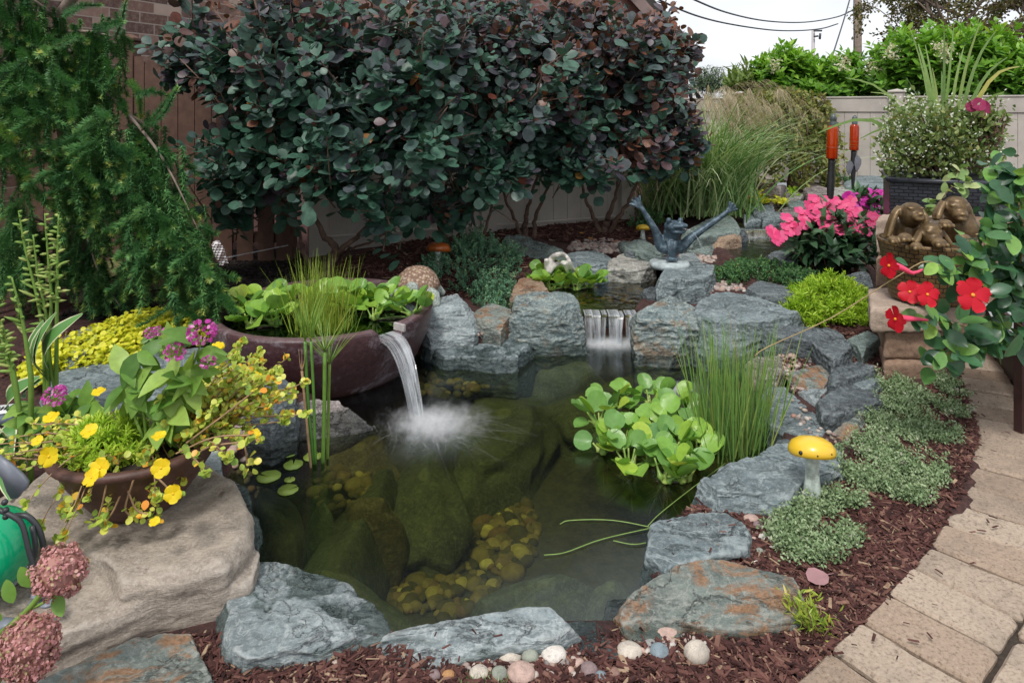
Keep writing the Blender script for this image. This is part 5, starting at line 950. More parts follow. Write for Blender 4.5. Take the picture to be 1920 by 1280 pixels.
# ---------------------------------------------------------------- mushrooms
def glazed(name, c, rough=.18, var=.15): n = N(name); v = n.coords(True); f = n.noise(v, 9, 4); n.col(n.ramp(f, [(.3, tuple(x * (1 - var) for x in c)), (.7, c)])); f2 = n.noise(v, 30, 5, .7); n.col(n.mix(n.ramp(f2, [(.68, 0.), (.74, .6)]), n.ramp(f, [(.3, tuple(x * (1 - var) for x in c)), (.7, c)]), tuple(x * .35 for x in c))); n.set(Roughness=rough + .12); n.b.inputs["Coat Weight"].default_value = .25; return n.m
YEL = glazed("yellow_glaze", (.78, .50, .035)); ORG = glazed("orange_glaze", (.62, .15, .025), .25, .5); REDM = glazed("red_glaze", (.5, .08, .03)); STEMM = plain("pale_streaked_glaze", (.42, .48, .44), .3, .55, 30); BLK = plain("black_paint", (.012, .012, .013), .4)
def mushroom(label, base, h, r, capm, caph, lean=(0, 0), spots=0):
    base = np.array(tuple(base)); t = thing("mushroom_ornament", base, label, "mushroom ornament"); b = MB(); b.lathe([(0, 0), (r * .46, 0), (r * .40, h * .15), (r * .30, h * .5), (r * .27, h * .8), (r * .33, h * .92), (0, h * .95)], base, 24); b.build("stem", STEMM, t)
    b = MB(); top = base + [lean[0], lean[1], h * .9]; b.lathe([(0, 0), (r * .6, -.004), (r * .92, .0), (r, caph * .18), (r * .98, caph * .42), (r * .82, caph * .72), (r * .5, caph * .93), (0, caph)], top, 36, axis=(lean[0] * 3 + .04, lean[1] * 3 + .30, 1)); cp = b.build("cap", capm, t)
    for k in range(spots):
        a = -2.5 + k * .75; p = top + np.array([math.cos(a) * r * .92, math.sin(a) * r * .92, caph * (.5 if k == 0 else .55)]); b = MB(); b.ball(p, r * (.09 if k == 0 else .035), 10, 6); b.build("beetle", BLK, cp)
    return t
mushroom("big glossy yellow mushroom standing in the thyme", gz(1523, 945), .195, .082, YEL, .066, spots=3)
mushroom("small yellow mushroom on the bank left of the frog statue", gz(1205, 450), .10, .062, YEL, .05, spots=1)
mushroom("orange mushroom behind the left hand juniper", gz(822, 505), .15, .095, ORG, .075, (0, 0), 3)
mushroom("tiny red mushroom under the ornamental grass", gz(1397, 388), .10, .065, REDM, .045)
# ---------------------------------------------------------------- torches
n = N("red_glass"); n.t.nodes.remove(n.b); v = n.coords(True, (6, 6, .5)); f = n.noise(v, 6, 3); c = n.ramp(f, [(.3, (.55, .035, .008)), (.6, (.80, .10, .01)), (.75, (.95, .3, .06))]); tr = n.node("BsdfTransparent"); n.link(c, tr.inputs[0]); gl = n.node("BsdfGlossy"); gl.inputs[1].default_value = .06; df = n.node("BsdfTranslucent"); n.link(c, df.inputs[0]); dd = n.node("BsdfDiffuse"); n.link(c, dd.inputs[0])
m0 = n.node("MixShader"); m0.inputs[0].default_value = .55; n.link(tr.outputs[0], m0.inputs[1]); n.link(df.outputs[0], m0.inputs[2]); m3 = n.node("MixShader"); m3.inputs[0].default_value = .4; n.link(m0.outputs[0], m3.inputs[1]); n.link(dd.outputs[0], m3.inputs[2]); fr = n.node("Fresnel"); m2 = n.node("MixShader"); n.link(fr.outputs[0], m2.inputs[0]); n.link(m3.outputs[0], m2.inputs[1]); n.link(gl.outputs[0], m2.inputs[2]); n.link(m2.outputs[0], n.out.inputs[0]); REDG = n.m
IRON = plain("black_iron", (.018, .019, .021), .45, .3); CAPM = plain("wick_cap", (.07, .085, .085), .35)
def torch(label, Y, xt, xb, ytop, ycap, ybot, yfoot, hw):
    px = lambda y: xt + (xb - xt) * (y - ytop) / (yfoot - ytop); s_ = Y / F; ft = dp(px(yfoot), yfoot, Y); t = thing("garden_torch", ft, label, "torch"); ax = (np.array(dp(xt, ytop, Y)) - np.array(dp(xb, yfoot, Y))); ax = unit(ax); c = np.array(dp(px(ybot), ybot, Y)); L_ = (ybot - ycap) * s_; w = hw * s_
    b = MB(); b.lathe([(0, 0), (w * .94, 0), (w, .012), (w, L_ * .86), (w * .9, L_ * .93), (w * .55, L_ * .985), (w * .5, L_)], c, 28, axis=ax); b.build("glass_bottle", REDG, t)
    b = MB(); b.lathe([(w * .98, L_ * .32), (w * 1.03, L_ * .33), (w * 1.03, L_ * .34), (w * .98, L_ * .35)], c, 28, axis=ax); b.build("band", plain("copper_band", (.3, .06, .02), .4), t)
    h = (ycap - ytop) * s_; b = MB(); tc_ = c + ax * L_; b.lathe([(w * .62, -.01), (w * .66, h * .2), (w * .5, h * .3), (w * .6, h * .4), (w * .62, h * .7), (w * .4, h * .85), (w * .22, h), (0, h)], tc_, 20, axis=ax); b.build("wick_cap", CAPM, t)
    b = MB(); l1 = (yfoot - ybot) * s_; b.lathe([(0, -l1), (.008, -l1), (.0085, -l1 * .55), (w * .55, -l1 * .30), (w * .72, -l1 * .16), (w * .64, -l1 * .1), (w * .60, -.03), (w * .66, -.004), (0, 0)], c, 18, axis=ax); b.build("stake", IRON, t); return t
torch("front garden torch with a tall translucent red bottle", 5.2, 1563, 1549, 213, 234, 298, 560, 10)
t2 = torch("rear garden torch with a shorter orange bottle and leaf shaped clips", 6.4, 1603, 1597, 216, 232, 282, 420, 8)
b = MB(); q = np.array(dp(1593, 300, 6.38)); X, Yv, Z = axes(np.array([[.02, 0, -1.0], [.15, 0, -1.0]]), np.array([[0, -1.0, 0], [.3, -1, 0]])); b.inst(*POINT, np.array([q, np.array(dp(1606, 290, 6.36))]), X, Yv, Z, [.15, .17], .5); b.build("leaf_clip", plain("grey_steel", (.2, .21, .24), .4), t2)
# ---------------------------------------------------------------- small markers, solar light, driftwood, turtle, pine cone
t = thing("plant_marker", gz(1461, 378), "small white plant marker on a black stake by the pink boulder", "plant marker"); p = np.array(gz(1461, 378)); w = 14 / F * p[1]; top = np.array(dp(1465, 350, p[1])); b = MB(); b.tube([p, top], .012, 6); b.build("stake", BLK, t); b = MB(); b.box(top + [0, -.012, .0], (w * 1.25, .012, w * 1.05), bev=.002); pl_ = b.build("plate", plain("white_plate", (.60, .63, .72), .4), t, smooth=False)
b = MB(); b.box(top + [0, -.019, w * .22], (w * .6, .002, w * .08)); b.box(top + [0, -.019, -w * .05], (w * .7, .002, w * .05)); b.build("faint_lettering", plain("grey_print", (.42, .44, .5), .5), pl_, smooth=False)
p = np.array(gz(1483, 412)); t = thing("solar_spotlight", p, "little white topped solar spotlight peeking beside the pink flowers", "garden light"); b = MB(); b.box(p + [0, 0, .07], (.10, .07, .012), .3, bev=.004); b.build("panel", plain("pale_panel", (.5, .53, .55), .3), t); b = MB(); b.lathe([(0, 0), (.025, 0), (.03, .06), (0, .062)], p, 12); b.build("body", BLK, t)
WOOD = plain("bleached_driftwood", (.50, .47, .44), .8, .35, 18, bump=.5)
dw = MB(); Yd = 5.0; D = lambda x, y, dy=0: dp(x, y, Yd + dy)
for pts, r in (([(1028,512),(1030,495),(1035,484),(1045,478),(1054,476),(1062,481),(1068,490),(1070,500)], [.02,.035,.03,.028,.02,.02,.018,.018]), ([(1028,512),(1036,500),(1048,494),(1058,492)], [.03,.03,.025,.02]), ([(1068,490),(1072,502),(1080,508),(1088,506),(1095,503)], [.018,.02,.02,.017,.01]), ([(1058,492),(1062,502),(1064,510)], [.025,.024,.016]), ([(1024,486),(1026,498),(1027,512)], [.02, .032, .03])):
    C = curve([D(x, y, .03 * (k % 3)) for k, (x, y) in enumerate(pts)], 16); dw.tube(C, np.interp(np.linspace(0, 1, len(C)), np.linspace(0, 1, len(r)), r) * .8, 8)
o = dw.build("driftwood", WOOD); remeshed(o, .007, 2); tag(o, "bleached white holed driftwood beside the upper pool", "driftwood")
n = N("turtle_shell"); v = n.coords(False); vo = n.node("TexVoronoi"); vo.inputs["Scale"].default_value = 55; n.link(v, vo.inputs["Vector"]); n.col(n.mix(n.ramp(vo.outputs["Distance"], [(.1, 0.), (.6, .9)]), n.ramp(vo.outputs["Color"], [(.2, (.42, .30, .20)), (.8, (.58, .46, .36))]), (.16, .09, .06))); n.set(Roughness=.8); n.bump(vo.outputs["Distance"], .6, .01)
p = np.array(at(782, 556, .27)); t = thing("turtle_statue", p, "tan stone turtle statue behind the bowl's right rim", "turtle statue"); b = MB(); b.lathe([(.0, .03), (.135, .03), (.15, .045), (.14, .075), (.118, .12), (.075, .158), (.03, .172), (0, .174)], p + [0, .02, .02], 28); b.build("shell", n.m, t)
SPK = plain("speckled_granite", (.30, .34, .31), .8, .6, 90, bump=.3); b = MB()
b.ball(p + [0, .02, .035], (.13, .13, .04)); b.tube(curve([p + [-.01, -.05, .06], p + [-.015, -.13, .085], p + [-.02, -.16, .09]], 7), [.04, .04, .042, .046, .046, .042, .02][:len(curve([(0,0,0),(0,0,1),(0,1,1)],7))], 10)
for sx in (-1, 1): b.tube([p + [sx * .07, -.06, .05], p + [sx * .12, -.1, .03], p + [sx * .14, -.13, -.03]], [.045, .045, .03], 8); b.tube([p + [sx * .1, .1, .04], p + [sx * .16, .12, -.02]], [.04, .025], 8)
o = b.build("body", SPK, t); remeshed(o, .009, 3)
t = thing("pine_cone", dp(411, 475, 3.75), "frosted brown and white pine cone hanging on the spruce's edge", "pine cone"); b = MB(); a0 = np.array(dp(403, 452, 3.75)); a1 = np.array(dp(419, 492, 3.75)); ax = unit(a1 - a0); L_ = np.linalg.norm(a1 - a0); u = unit(np.cross(ax, [0, 1, 0])); w_ = np.cross(ax, u)
for k in range(90):
    f = k / 90; r = .026 * math.sin(min(1, f * 1.35 + .12) * math.pi * .72) ** .6 * (1 - .55 * f ** 3); an = k * 2.4; rad = u * math.cos(an) + w_ * math.sin(an); X, Yv, Z = axes((rad * .8 - ax * .1 + ax * .7)[None], rad[None]); b.inst(*ROUND, (a0 + ax * L_ * f + rad * r * .5)[None], X, Yv, Z, [.024], rng.random())
b.tube([a0, a1], .014, 6); b.build("scales", leafmat("frosted_scales", [(0, (.18, .13, .12)), (.5, (.5, .45, .46)), (1, (.7, .66, .66))], .6, 0), t)
q = MB(); q.tube([dp(420, 484, 4.9), dp(540, 460, 5.5)], .004, 4); tag(q.build("white_string", plain("white_string", (.6, .6, .62), .6)), "thin pale string stretched low before the brown fence", "string")
# ---------------------------------------------------------------- frog statue
n = N("blue_bronze"); v = n.coords(False); f = n.noise(v, 24, 7, .7, .5); c = n.ramp(f, [(.3, (.022, .035, .05)), (.52, (.06, .095, .125)), (.66, (.16, .215, .255)), (.8, (.30, .36, .39))]); n.col(c); n.set(Roughness=.5, Metallic=.25); n.bump(f, .4, .006); BLUE = n.m
Yf = 5.05; Fd = lambda x, y, dy=0.0: np.array(dp(x, y, Yf + dy)); s_ = Yf / F
fr = thing("frog_statue", Fd(1262, 488), "blue bronze frog statue balancing with both long legs flung up in a V", "frog statue"); b = MB()
def limb(pts, rad, seg=12): C = curve([Fd(*p) for p in pts], 22); b.tube(C, np.interp(np.linspace(0, 1, len(C)), np.linspace(0, 1, len(rad)), rad) * s_, seg)
limb([(1262,478,0),(1258,462,0),(1258,446,-.01),(1262,432,-.03)], [9,13,15,14]); limb([(1268,470,-.05),(1263,462,-.02),(1265,450,-.02)], [7,9,9])       # trunk
b.ball(Fd(1263, 424, -.05), (18 * s_, 19 * s_, 11 * s_)); b.ball(Fd(1273, 423, -.09), (17 * s_, 14 * s_, 6 * s_)); b.ball(Fd(1271, 434, -.08), (15 * s_, 13 * s_, 4.5 * s_)); b.ball(Fd(1258, 436, -.02), (14 * s_, 14 * s_, 12 * s_))
for ex in (1254, 1276): b.ball(Fd(ex, 413, -.09), 5.2 * s_)
limb([(1252,466,0),(1240,462,.0),(1235,448,.0),(1229,433,0),(1218,414,0),(1209,400,0),(1202,388,0)], [12,11,10,7.5,6,5.2,4.5]); limb([(1270,466,0),(1283,458,-.02),(1296,446,-.02),(1315,432,-.02),(1335,418,-.02),(1355,404,-.02),(1366,395,-.02)], [12,10,8.5,6.5,6,5,4.5])
limb([(1255,452,-.06),(1256,468,-.08),(1257,484,-.06)], [6,4.6,5]); limb([(1266,452,-.07),(1264,468,-.09),(1263,485,-.07)], [6,4.6,5])
for fx, fy, dx, dy in ((1202,390,-1,-1.25),(1364,397,.95,-.95)):
    for a in (-.55, -.18, .18, .55):
        ca, sa = math.cos(a), math.sin(a); ex, ey = dx * ca - dy * sa, dx * sa + dy * ca; limb([(fx, fy, 0), (fx + ex * 8, fy + ey * 8, -.01), (fx + ex * 15, fy + ey * 15, -.01)], [4, 2.4, 2.6], 6)
    P = [Fd(fx, fy, -.005)]
    for a in (-.55, -.3, 0, .3, .55): ca, sa = math.cos(a), math.sin(a); P.append(Fd(fx + (dx * ca - dy * sa) * 12.5, fy + (dx * sa + dy * ca) * 12.5, -.005))
    Q = [p + [0, .012, 0] for p in P]; m = len(P); b.add(P + Q, [(0, i_, i_ + 1) for i_ in range(1, m - 1)] + [(m, m + i_ + 1, m + i_) for i_ in range(1, m - 1)] + [(i_, m + i_, m + i_ + 1, i_ + 1) for i_ in range(1, m - 1)] + [(0, m, m + 1, 1), (m - 1, 2 * m - 1, m, 0)])
for x0 in (1254, 1266):
    for dx in (-5, 0, 5): limb([(x0, 485, -.07), (x0 + dx, 488, -.10)], [3, 2.6], 6)
o = b.build("body", BLUE, fr); remeshed(o, .0062, 2)
b = MB(); b.lathe([(0, -.02), (.14, -.02), (.15, .0), (.14, .02), (0, .026)], Fd(1255, 492, -.03) - [0, 0, .012], 26); b.build("base_plate", plain("pale_base", (.36, .41, .42), .7, .3, 20), fr)
b = MB()
b.tube(curve([Fd(1280, 428, -.17), Fd(1300, 436, -.2), Fd(1318, 466, -.25)], 10), [.003] * len(curve([(0,0,0),(0,0,1),(0,1,1)],10)), 5, .5); b.build("water_trickle", fallmat("trickle", .3, .4, 5), fr)
# ---------------------------------------------------------------- bronze puppies in a basket
n = N("old_bronze"); v = n.coords(False); f = n.noise(v, 22, 6, .7); ge = n.node("NewGeometry"); c = n.ramp(f, [(.3, (.05, .03, .014)), (.55, (.12, .075, .032)), (.75, (.20, .13, .06))]); c = n.mix(n.ramp(ge.outputs["Pointiness"], [(.51, 0.), (.57, .75)]), c, (.34, .23, .11)); n.col(c); n.set(Roughness=.42, Metallic=.35); n.bump(f, .2, .005); BRZ = n.m
n = N("bronze_weave"); tcn = n.node("TexCoord"); br = n.node("TexBrick"); br.inputs["Scale"].default_value = 1; br.inputs["Brick Width"].default_value = .042; br.inputs["Row Height"].default_value = .024; br.inputs["Mortar Size"].default_value = .003; br.inputs["Mortar Smooth"].default_value = .6; n.link(tcn.outputs["UV"], br.inputs[0]); br.inputs["Color1"].default_value = (.13, .075, .03, 1); br.inputs["Color2"].default_value = (.19, .115, .045, 1); br.inputs["Mortar"].default_value = (.03, .018, .008, 1)
n.col(br.outputs["Color"]); n.set(Roughness=.45, Metallic=.3); inv = n.ramp(br.outputs["Fac"], [(0, 1.), (1, 0.)]); n.bump(inv, .9, .012); WEAVE = n.m
Yp = 3.62; Pd = lambda x, y, dy=0.0: np.array(dp(x, y, Yp + dy)); s_ = Yp / F; pc = Pd(1738, 566); pc[2] = .488
pu = thing("puppy_basket_statue", pc, "bronze statue of three puppies peering out of a woven basket", "statue"); b = MB(); hB = 108 * s_; r0_, r1_ = 62 * s_, 82 * s_; prof = [(0, 0), (r0_, 0), (r0_ * 1.03, .01), (r0_ + (r1_ - r0_) * .5, hB * .5), (r1_, hB * .93), (r1_ * 1.03, hB), (r1_ * .93, hB * 1.02), (r1_ * .85, hB * .9), (0, hB * .85)]
b.lathe(prof, pc, 64); o = b.build("basket", WEAVE, pu); me = o.data; ul = me.uv_layers.new(name="UVMap"); co = np.empty(len(me.vertices) * 3); me.vertices.foreach_get("co", co); co = co.reshape(-1, 3); vi = np.empty(len(me.loops), np.int32); me.loops.foreach_get("vertex_index", vi); an = np.arctan2(co[:, 1], co[:, 0])[vi]; an = np.where(an < -3.1, an + 2 * math.pi, an) - 0; ul.data.foreach_set("uv", np.c_[an * .24, co[vi, 2]].astype(np.float32).ravel())
def pup(hx, hy, hr, dy, look, ears, body, paws, label):
    global b
    b = MB(); c = Pd(hx, hy, dy); r = hr * s_; b.ball(c, (r * .92, r, r * 1.0)); lk = np.array(look); mz = c + lk * r * .75 - [0, 0, r * .22]
    b.ball(mz, (r * .56, r * .55, r * .42)); b.ball(mz + lk * r * .28 - [0, 0, r * .22], (r * .40, r * .36, r * .22)); b.ball(mz + lk * r * .46 + [0, 0, r * .16], (r * .20, r * .16, r * .14)); b.ball(c + [0, -.2 * r, r * .5], (r * .72, r * .62, r * .5)); side = unit(np.cross(lk, UPV))
    for sg in (-1, 1): b.ball(c + lk * r * .72 + side * sg * r * .38 + [0, 0, r * .28], r * .15); b.ball(c + lk * r * .66 + side * sg * r * .38 + [0, 0, r * .46], (r * .26, r * .2, r * .10))
    for e in ears:
        C = curve([Pd(*p) for p in e], 12); w = np.interp(np.linspace(0, 1, len(C)), [0, .4, .8, 1], [.35, .55, .62, .4]) * r; b.tube(C, w * .42, 8); b.tube(C + np.array([0, .02, 0]) + (C - c) * .06, w * .40, 8)
    for p in body: b.ball(Pd(p[0], p[1], p[4]), (p[2] * s_, p[2] * s_, p[3] * s_))
    for (x, y, pr_, d_) in paws:
        b.ball(Pd(x, y, d_), (pr_ * s_, pr_ * .8 * s_, pr_ * .72 * s_))
        for q_ in (-.6, 0, .6): b.ball(Pd(x + q_ * pr_, y + 2, d_) - [0, pr_ * .75 * s_, 0], pr_ * .36 * s_)
    o = b.build("puppy", BRZ, pu); remeshed(o, .0058, 1); o['label'] = label
pup(1708, 402, 23, -.03, unit([.05, -1, .25]), [[(1690,388,-.02),(1680,402,-.03),(1672,425,-.04),(1666,445,-.05)],[(1727,392,0),(1736,408,-.02),(1735,424,-.03)]], [(1705,435,28,32,.03)], [(1697,446,13,-.16),(1676,450,11,-.15)], "puppy on the left with raised chin")
pup(1792, 392, 25, .04, unit([-.22, -1, -.12]), [[(1772,378,.04),(1763,395,.02),(1758,412,.0)],[(1813,380,.05),(1822,405,.04),(1822,432,.02),(1816,444,.02)]], [(1800,430,32,36,.08)], [(1805,448,14,-.10)], "tallest puppy on the right")
pup(1744, 440, 22, -.13, unit([-.1, -1, -.05]), [[(1728,434,-.14),(1722,448,-.17),(1712,462,-.19),(1705,464,-.2)],[(1762,428,-.12),(1774,446,-.14),(1784,462,-.15)]], [(1748,462,22,18,-.06)], [(1761,456,13,-.24),(1773,420,12,-.14),(1718,462,11,-.22)], "smallest puppy low in the middle")
# ---------------------------------------------------------------- wicker planter with its plants
n = N("black_wicker"); tcn = n.node("TexCoord"); br = n.node("TexBrick"); br.inputs["Scale"].default_value = 1; br.inputs["Brick Width"].default_value = .055; br.inputs["Row Height"].default_value = .021; br.inputs["Mortar Size"].default_value = .003; br.inputs["Mortar Smooth"].default_value = .5; n.link(tcn.outputs["UV"], br.inputs[0]); br.inputs["Color1"].default_value = (.012, .014, .022, 1); br.inputs["Color2"].default_value = (.03, .034, .048, 1); br.inputs["Mortar"].default_value = (.003, .003, .004, 1); n.col(br.outputs["Color"]); n.set(Roughness=.4); n.bump(n.ramp(br.outputs["Fac"], [(0, 1.), (1, 0.)]), 1.0, .012); WICK = n.m
Yw = 4.25; wa = np.array(dp(1668, 337, Yw)); wb_ = np.array(dp(1868, 337, Yw + .05)); wc = (wa + wb_) / 2; wc[2] = .86
wp = thing("wicker_planter", (wc[0], wc[1] + .3, .84), "square black wicker planter holding the spiky plant behind the puppies", "planter")
Ww = wb_[0] - wa[0]; top_ = wa[2]; z0_ = .84
RW = math.radians(-25); cw, sw = math.cos(RW), math.sin(RW); wq = np.array([wa[0], wa[1]]); Ww = .60
def wk(u, w): return (wq[0] + u * cw - w * sw, wq[1] + u * sw + w * cw)
b = MB(); cx_, cy_ = wk(Ww / 2, .28); b.box((cx_, cy_, (top_ + .3) / 2), (Ww, .56, top_ - .3), RW, bev=.012); o = b.build("body", WICK, wp, smooth=False); me = o.data; ul = me.uv_layers.new(name="UVMap"); co = np.empty(len(me.vertices) * 3); me.vertices.foreach_get("co", co); co = co.reshape(-1, 3); vi = np.empty(len(me.loops), np.int32); me.loops.foreach_get("vertex_index", vi); ul.data.foreach_set("uv", np.c_[((co[:, 0] - co[:, 1] * .4))[vi], co[vi, 2]].astype(np.float32).ravel())
b = MB()
for (u, w), sz in (((Ww / 2, 0), (Ww + .012, .03, .03)), ((Ww / 2, .56), (Ww + .012, .03, .03)), ((0, .28), (.03, .53, .03)), ((Ww, .28), (.03, .53, .03))): b.box((*wk(u, w), top_), sz, RW, bev=.006)
b.build("rim", plain("black_rim", (.03, .033, .045), .4), wp); wc = np.array([cx_, cy_ - .3, wc[2]])
SPK_ = leafmat("spike_leaf", [(0, (.10, .19, .05)), (.5, (.20, .31, .09)), (.85, (.33, .40, .14)), (1, (.40, .34, .06))], .4, .25, .4, .15); pcx = np.array([wc[0] + .03, wc[1] + .3, top_])
dsp = thing("spike_plant", pcx, "tall spiky dracaena with sword leaves fanning from the wicker planter", "plant"); b = MB(); rng = np.random.default_rng(121); tips = [(1695,20),(1730,60),(1745,110),(1790,30),(1812,70),(1880,40),(1905,95),(1612,170),(1560,140),(1668,190),(1690,130),(1765,120),(1930,120),(1900,165),(1600,225),(1850,10),(1715,60),(1770,20),(1500,262),(1590,270),(1630,300)]
P = []
for k, (x, y) in enumerate(tips):
    e = np.array(dp(x, y, Yw + .3 + rng.uniform(-.35, .3))); d0 = e - pcx; mid = pcx + d0 * .5 + UPV * (.10 + .16 * abs(d0[0])); P.append(curve([pcx + rng.normal(0, .03, 3) * [1, 1, 0], mid, e], 9)[:9])
ribbon(b, np.array([p[:9] for p in P]), rng.uniform(.026, .046, len(P)), np.clip(rng.normal(.5, .2, len(P)), 0, 1), flat=np.array([0, -1.0, .2])); b.build("foliage", SPK_, dsp)
EUG = leafmat("euphorbia_leaf", [(0, (.10, .17, .05)), (.6, (.20, .27, .09)), (1, (.36, .34, .12))], .5, .3, .3, .2); WHT = leafmat("white_bract", [(0, (.55, .60, .48)), (1, (.80, .82, .74))], .6, .3, .2, .1)
eu = thing("euphorbia_plant", pcx - [0, .15, 0], "airy white flowered euphorbia spilling over the wicker planter", "flowering plant"); FB = MB(); WB = MB(); SBm = MB()
for k in range(620):
    px_, py_ = rng.normal(1748, 62), rng.normal(272, 36)
    if not (1655 < px_ < 1880 and 190 < py_ < 338): continue
    e = np.array(dp(px_, py_, Yw + rng.uniform(-.12, .5))); b0 = pcx + np.array([(e[0] - pcx[0]) * .4, (e[1] - pcx[1]) * .5, .02])
    if k % 2: SBm.tube(curve([b0, (b0 + e) / 2 + [0, 0, .05], e], 6), .0022, 4, cap=False)
    m = 13; q_ = e + rnd(m, .03); dd = unit(rnd(m, .8) + UPV * .4); X, Yv, Z = axes(dd, sphere(m)); FB.inst(*OVAL, q_, X, Yv, Z, rng.uniform(.022, .042, m), np.clip(rng.normal(.45, .25, m), 0, 1))
    m = 9 if px_ < 1720 else 4; q_ = e + rnd(m, .035) + UPV * .02; dd = unit(rnd(m, .6) + [0, -.4, .5]); X, Yv, Z = axes(dd, unit(rnd(m, .3) + [0, -.8, .6])); WB.inst(*DIA, q_, X, Yv, Z, rng.uniform(.014, .024, m), rng.random(m))
SBm.build("stems", TWIG, eu); FB.build("foliage", EUG, eu); WB.build("blossom", WHT, eu)
VARI = leafmat("vinca_leaf", [(0, (.16, .27, .09)), (.5, (.26, .38, .13)), (1, (.50, .55, .28))], .4, .25, .4, .2); vn = thing("variegated_vine", dp(1790, 335, 4.1), "pale green variegated vine hanging over the wicker planter's front", "vine"); b = MB(); FB = MB()
for pts in ([(1800,330),(1795,345),(1780,355),(1765,375)],[(1790,330),(1800,318),(1815,315)],[(1760,385),(1750,395),(1738,398)],[(1815,330),(1810,350),(1800,352)],[(1740,372),(1748,382),(1735,392)]):
    C = curve([dp(x, y, 3.95) for x, y in pts], 9); b.tube(C, .003, 4); m = 8; q_ = C[rng.integers(0, len(C), m)] + rnd(m, .012); dd = unit(rnd(m, .6) + [0, -.5, 0]); X, Yv, Z = axes(dd, unit(rnd(m, .3) + [0, -.7, .8])); FB.inst(*OVAL, q_, X, Yv, Z, rng.uniform(.06, .085, m), rng.random(m))
b.build("stems", TWIG, vn); FB.build("foliage", VARI, vn)
# ---------------------------------------------------------------- flowers
def petal_mesh(name, m_, n=5, w=.46, cup=.12, center=None, rc=.14, wave=.05):
    q = MB()
    for k in range(n):
        a = 2 * math.pi * k / n; ca, sa = math.cos(a), math.sin(a); V = []
        for r, ww in ((.04, .05), (.35, w * .62), (.72, w), (.95, w * .72), (1.03, w * .15)):
            for s_ in (-1, 0, 1): y = ww * s_; z = cup * r - .06 * abs(s_) * r + wave * math.sin(5 * r + k * 2 + s_ * 2) * r; V.append((r * ca - y * sa, r * sa + y * ca, z + .006 * k))
        fl = [(3 * i_ + j_, 3 * i_ + j_ + 1, 3 * i_ + j_ + 4, 3 * i_ + j_ + 3) for i_ in range(4) for j_ in range(2)]; q.add(V, fl, .3 + .5 * (k / n))
    if center: q.ball((0, 0, cup * .2 + .05), (rc, rc, rc * .7), 10, 6, mat=1)
    o = q.build(name, [m_] + ([center] if center else []), origin=(0, 0, 0)); me = o.data; bpy.data.objects.remove(o); return me
HOTP = leafmat("pink_petal", [(0, (.78, .035, .19)), (.5, (.86, .10, .28)), (1, (.88, .24, .40))], .5, .3, .3, .15); MAG = leafmat("magenta_petal", [(0, (.55, .02, .30)), (.6, (.66, .05, .45)), (1, (.72, .22, .58))], .5, .3, .3, .15); DKG = leafmat("impatiens_leaf", [(0, (.018, .05, .022)), (.5, (.04, .10, .045)), (1, (.10, .20, .09))], .4, .15, .5, .2)
PKM = petal_mesh("pink_flower", HOTP); MGM = petal_mesh("magenta_flower", MAG)
def impatiens(label, cpx, Y, r, nf, mesh, px_list, seed, fs):
    global rng
    c = np.array(dp(*cpx, Y)); t = shrub("impatiens", label, "flowering plant", c, r, 150, .13, POINT, DKG, .4, None, 7, 0, .7, seed, -.1)
    for (x, y) in px_list:
        p = np.array(dp(x, y, Y - r[1] * .75 + (cpx[1] - y) / F * Y * .75 )); put("flower", mesh, t, frame(p, unit(np.array([rng.normal(0, .35), -.85, .75 + rng.normal(0, .3)])), (rng.normal(), .3, 1), fs * rng.uniform(.85, 1.2)))
    return t
fl_ = [(1450,440),(1446,432),(1455,452),(1472,425),(1485,420),(1492,430),(1480,436),(1505,408),(1515,385),(1525,390),(1535,382),(1540,396),(1548,405),(1530,405),(1555,390),(1520,402),(1545,425),(1552,432),(1560,425),(1568,430),(1540,418),(1575,432),(1585,400),(1590,408),(1600,400),(1578,385),(1595,378),(1610,395),(1620,412),(1632,420),(1640,415),(1612,430),(1625,434),(1605,422),(1650,412),(1500,395),(1510,420),(1475,408),(1590,388),(1562,412),(1464,443),(1636,405),(1600,430),(1525,372),(1545,374),(1565,376)]
impatiens("mound of bright pink impatiens around the front torch pole", (1560, 462), 5.15, (.36, .32, .32), 40, PKM, fl_, 131, .043)
fl_ = [(1590+ rng.uniform(0, 82), 358 + rng.uniform(0, 42)) for _ in range(40)]
impatiens("magenta purple impatiens behind the pink ones beside the wicker planter", (1628, 405), 5.7, (.22, .25, .22), 40, MGM, fl_, 132, .046)
REDP = leafmat("red_petal", [(0, (.50, .006, .018)), (.6, (.62, .012, .03)), (1, (.70, .03, .06))], .5, .25, .3, .12); YC = plain("orange_center", (.75, .30, .02), .5); REDMESH = petal_mesh("red_flower", REDP, 5, .47, .10, YC, .12, .13)
MAN = leafmat("mandevilla_leaf", [(0, (.025, .08, .04)), (.45, (.06, .165, .07)), (.75, (.15, .32, .07)), (1, (.26, .44, .08))], .3, .2, .5, .2); PINKT = plain("pink_tube", (.70, .06, .14), .45)
rng = np.random.default_rng(141); mv = thing("mandevilla_vine", (2.45, 2.95, .5), "glossy mandevilla vine with red trumpet flowers leaning in from the right edge", "vine"); b = MB(); FB = MB(); Ym = 2.75
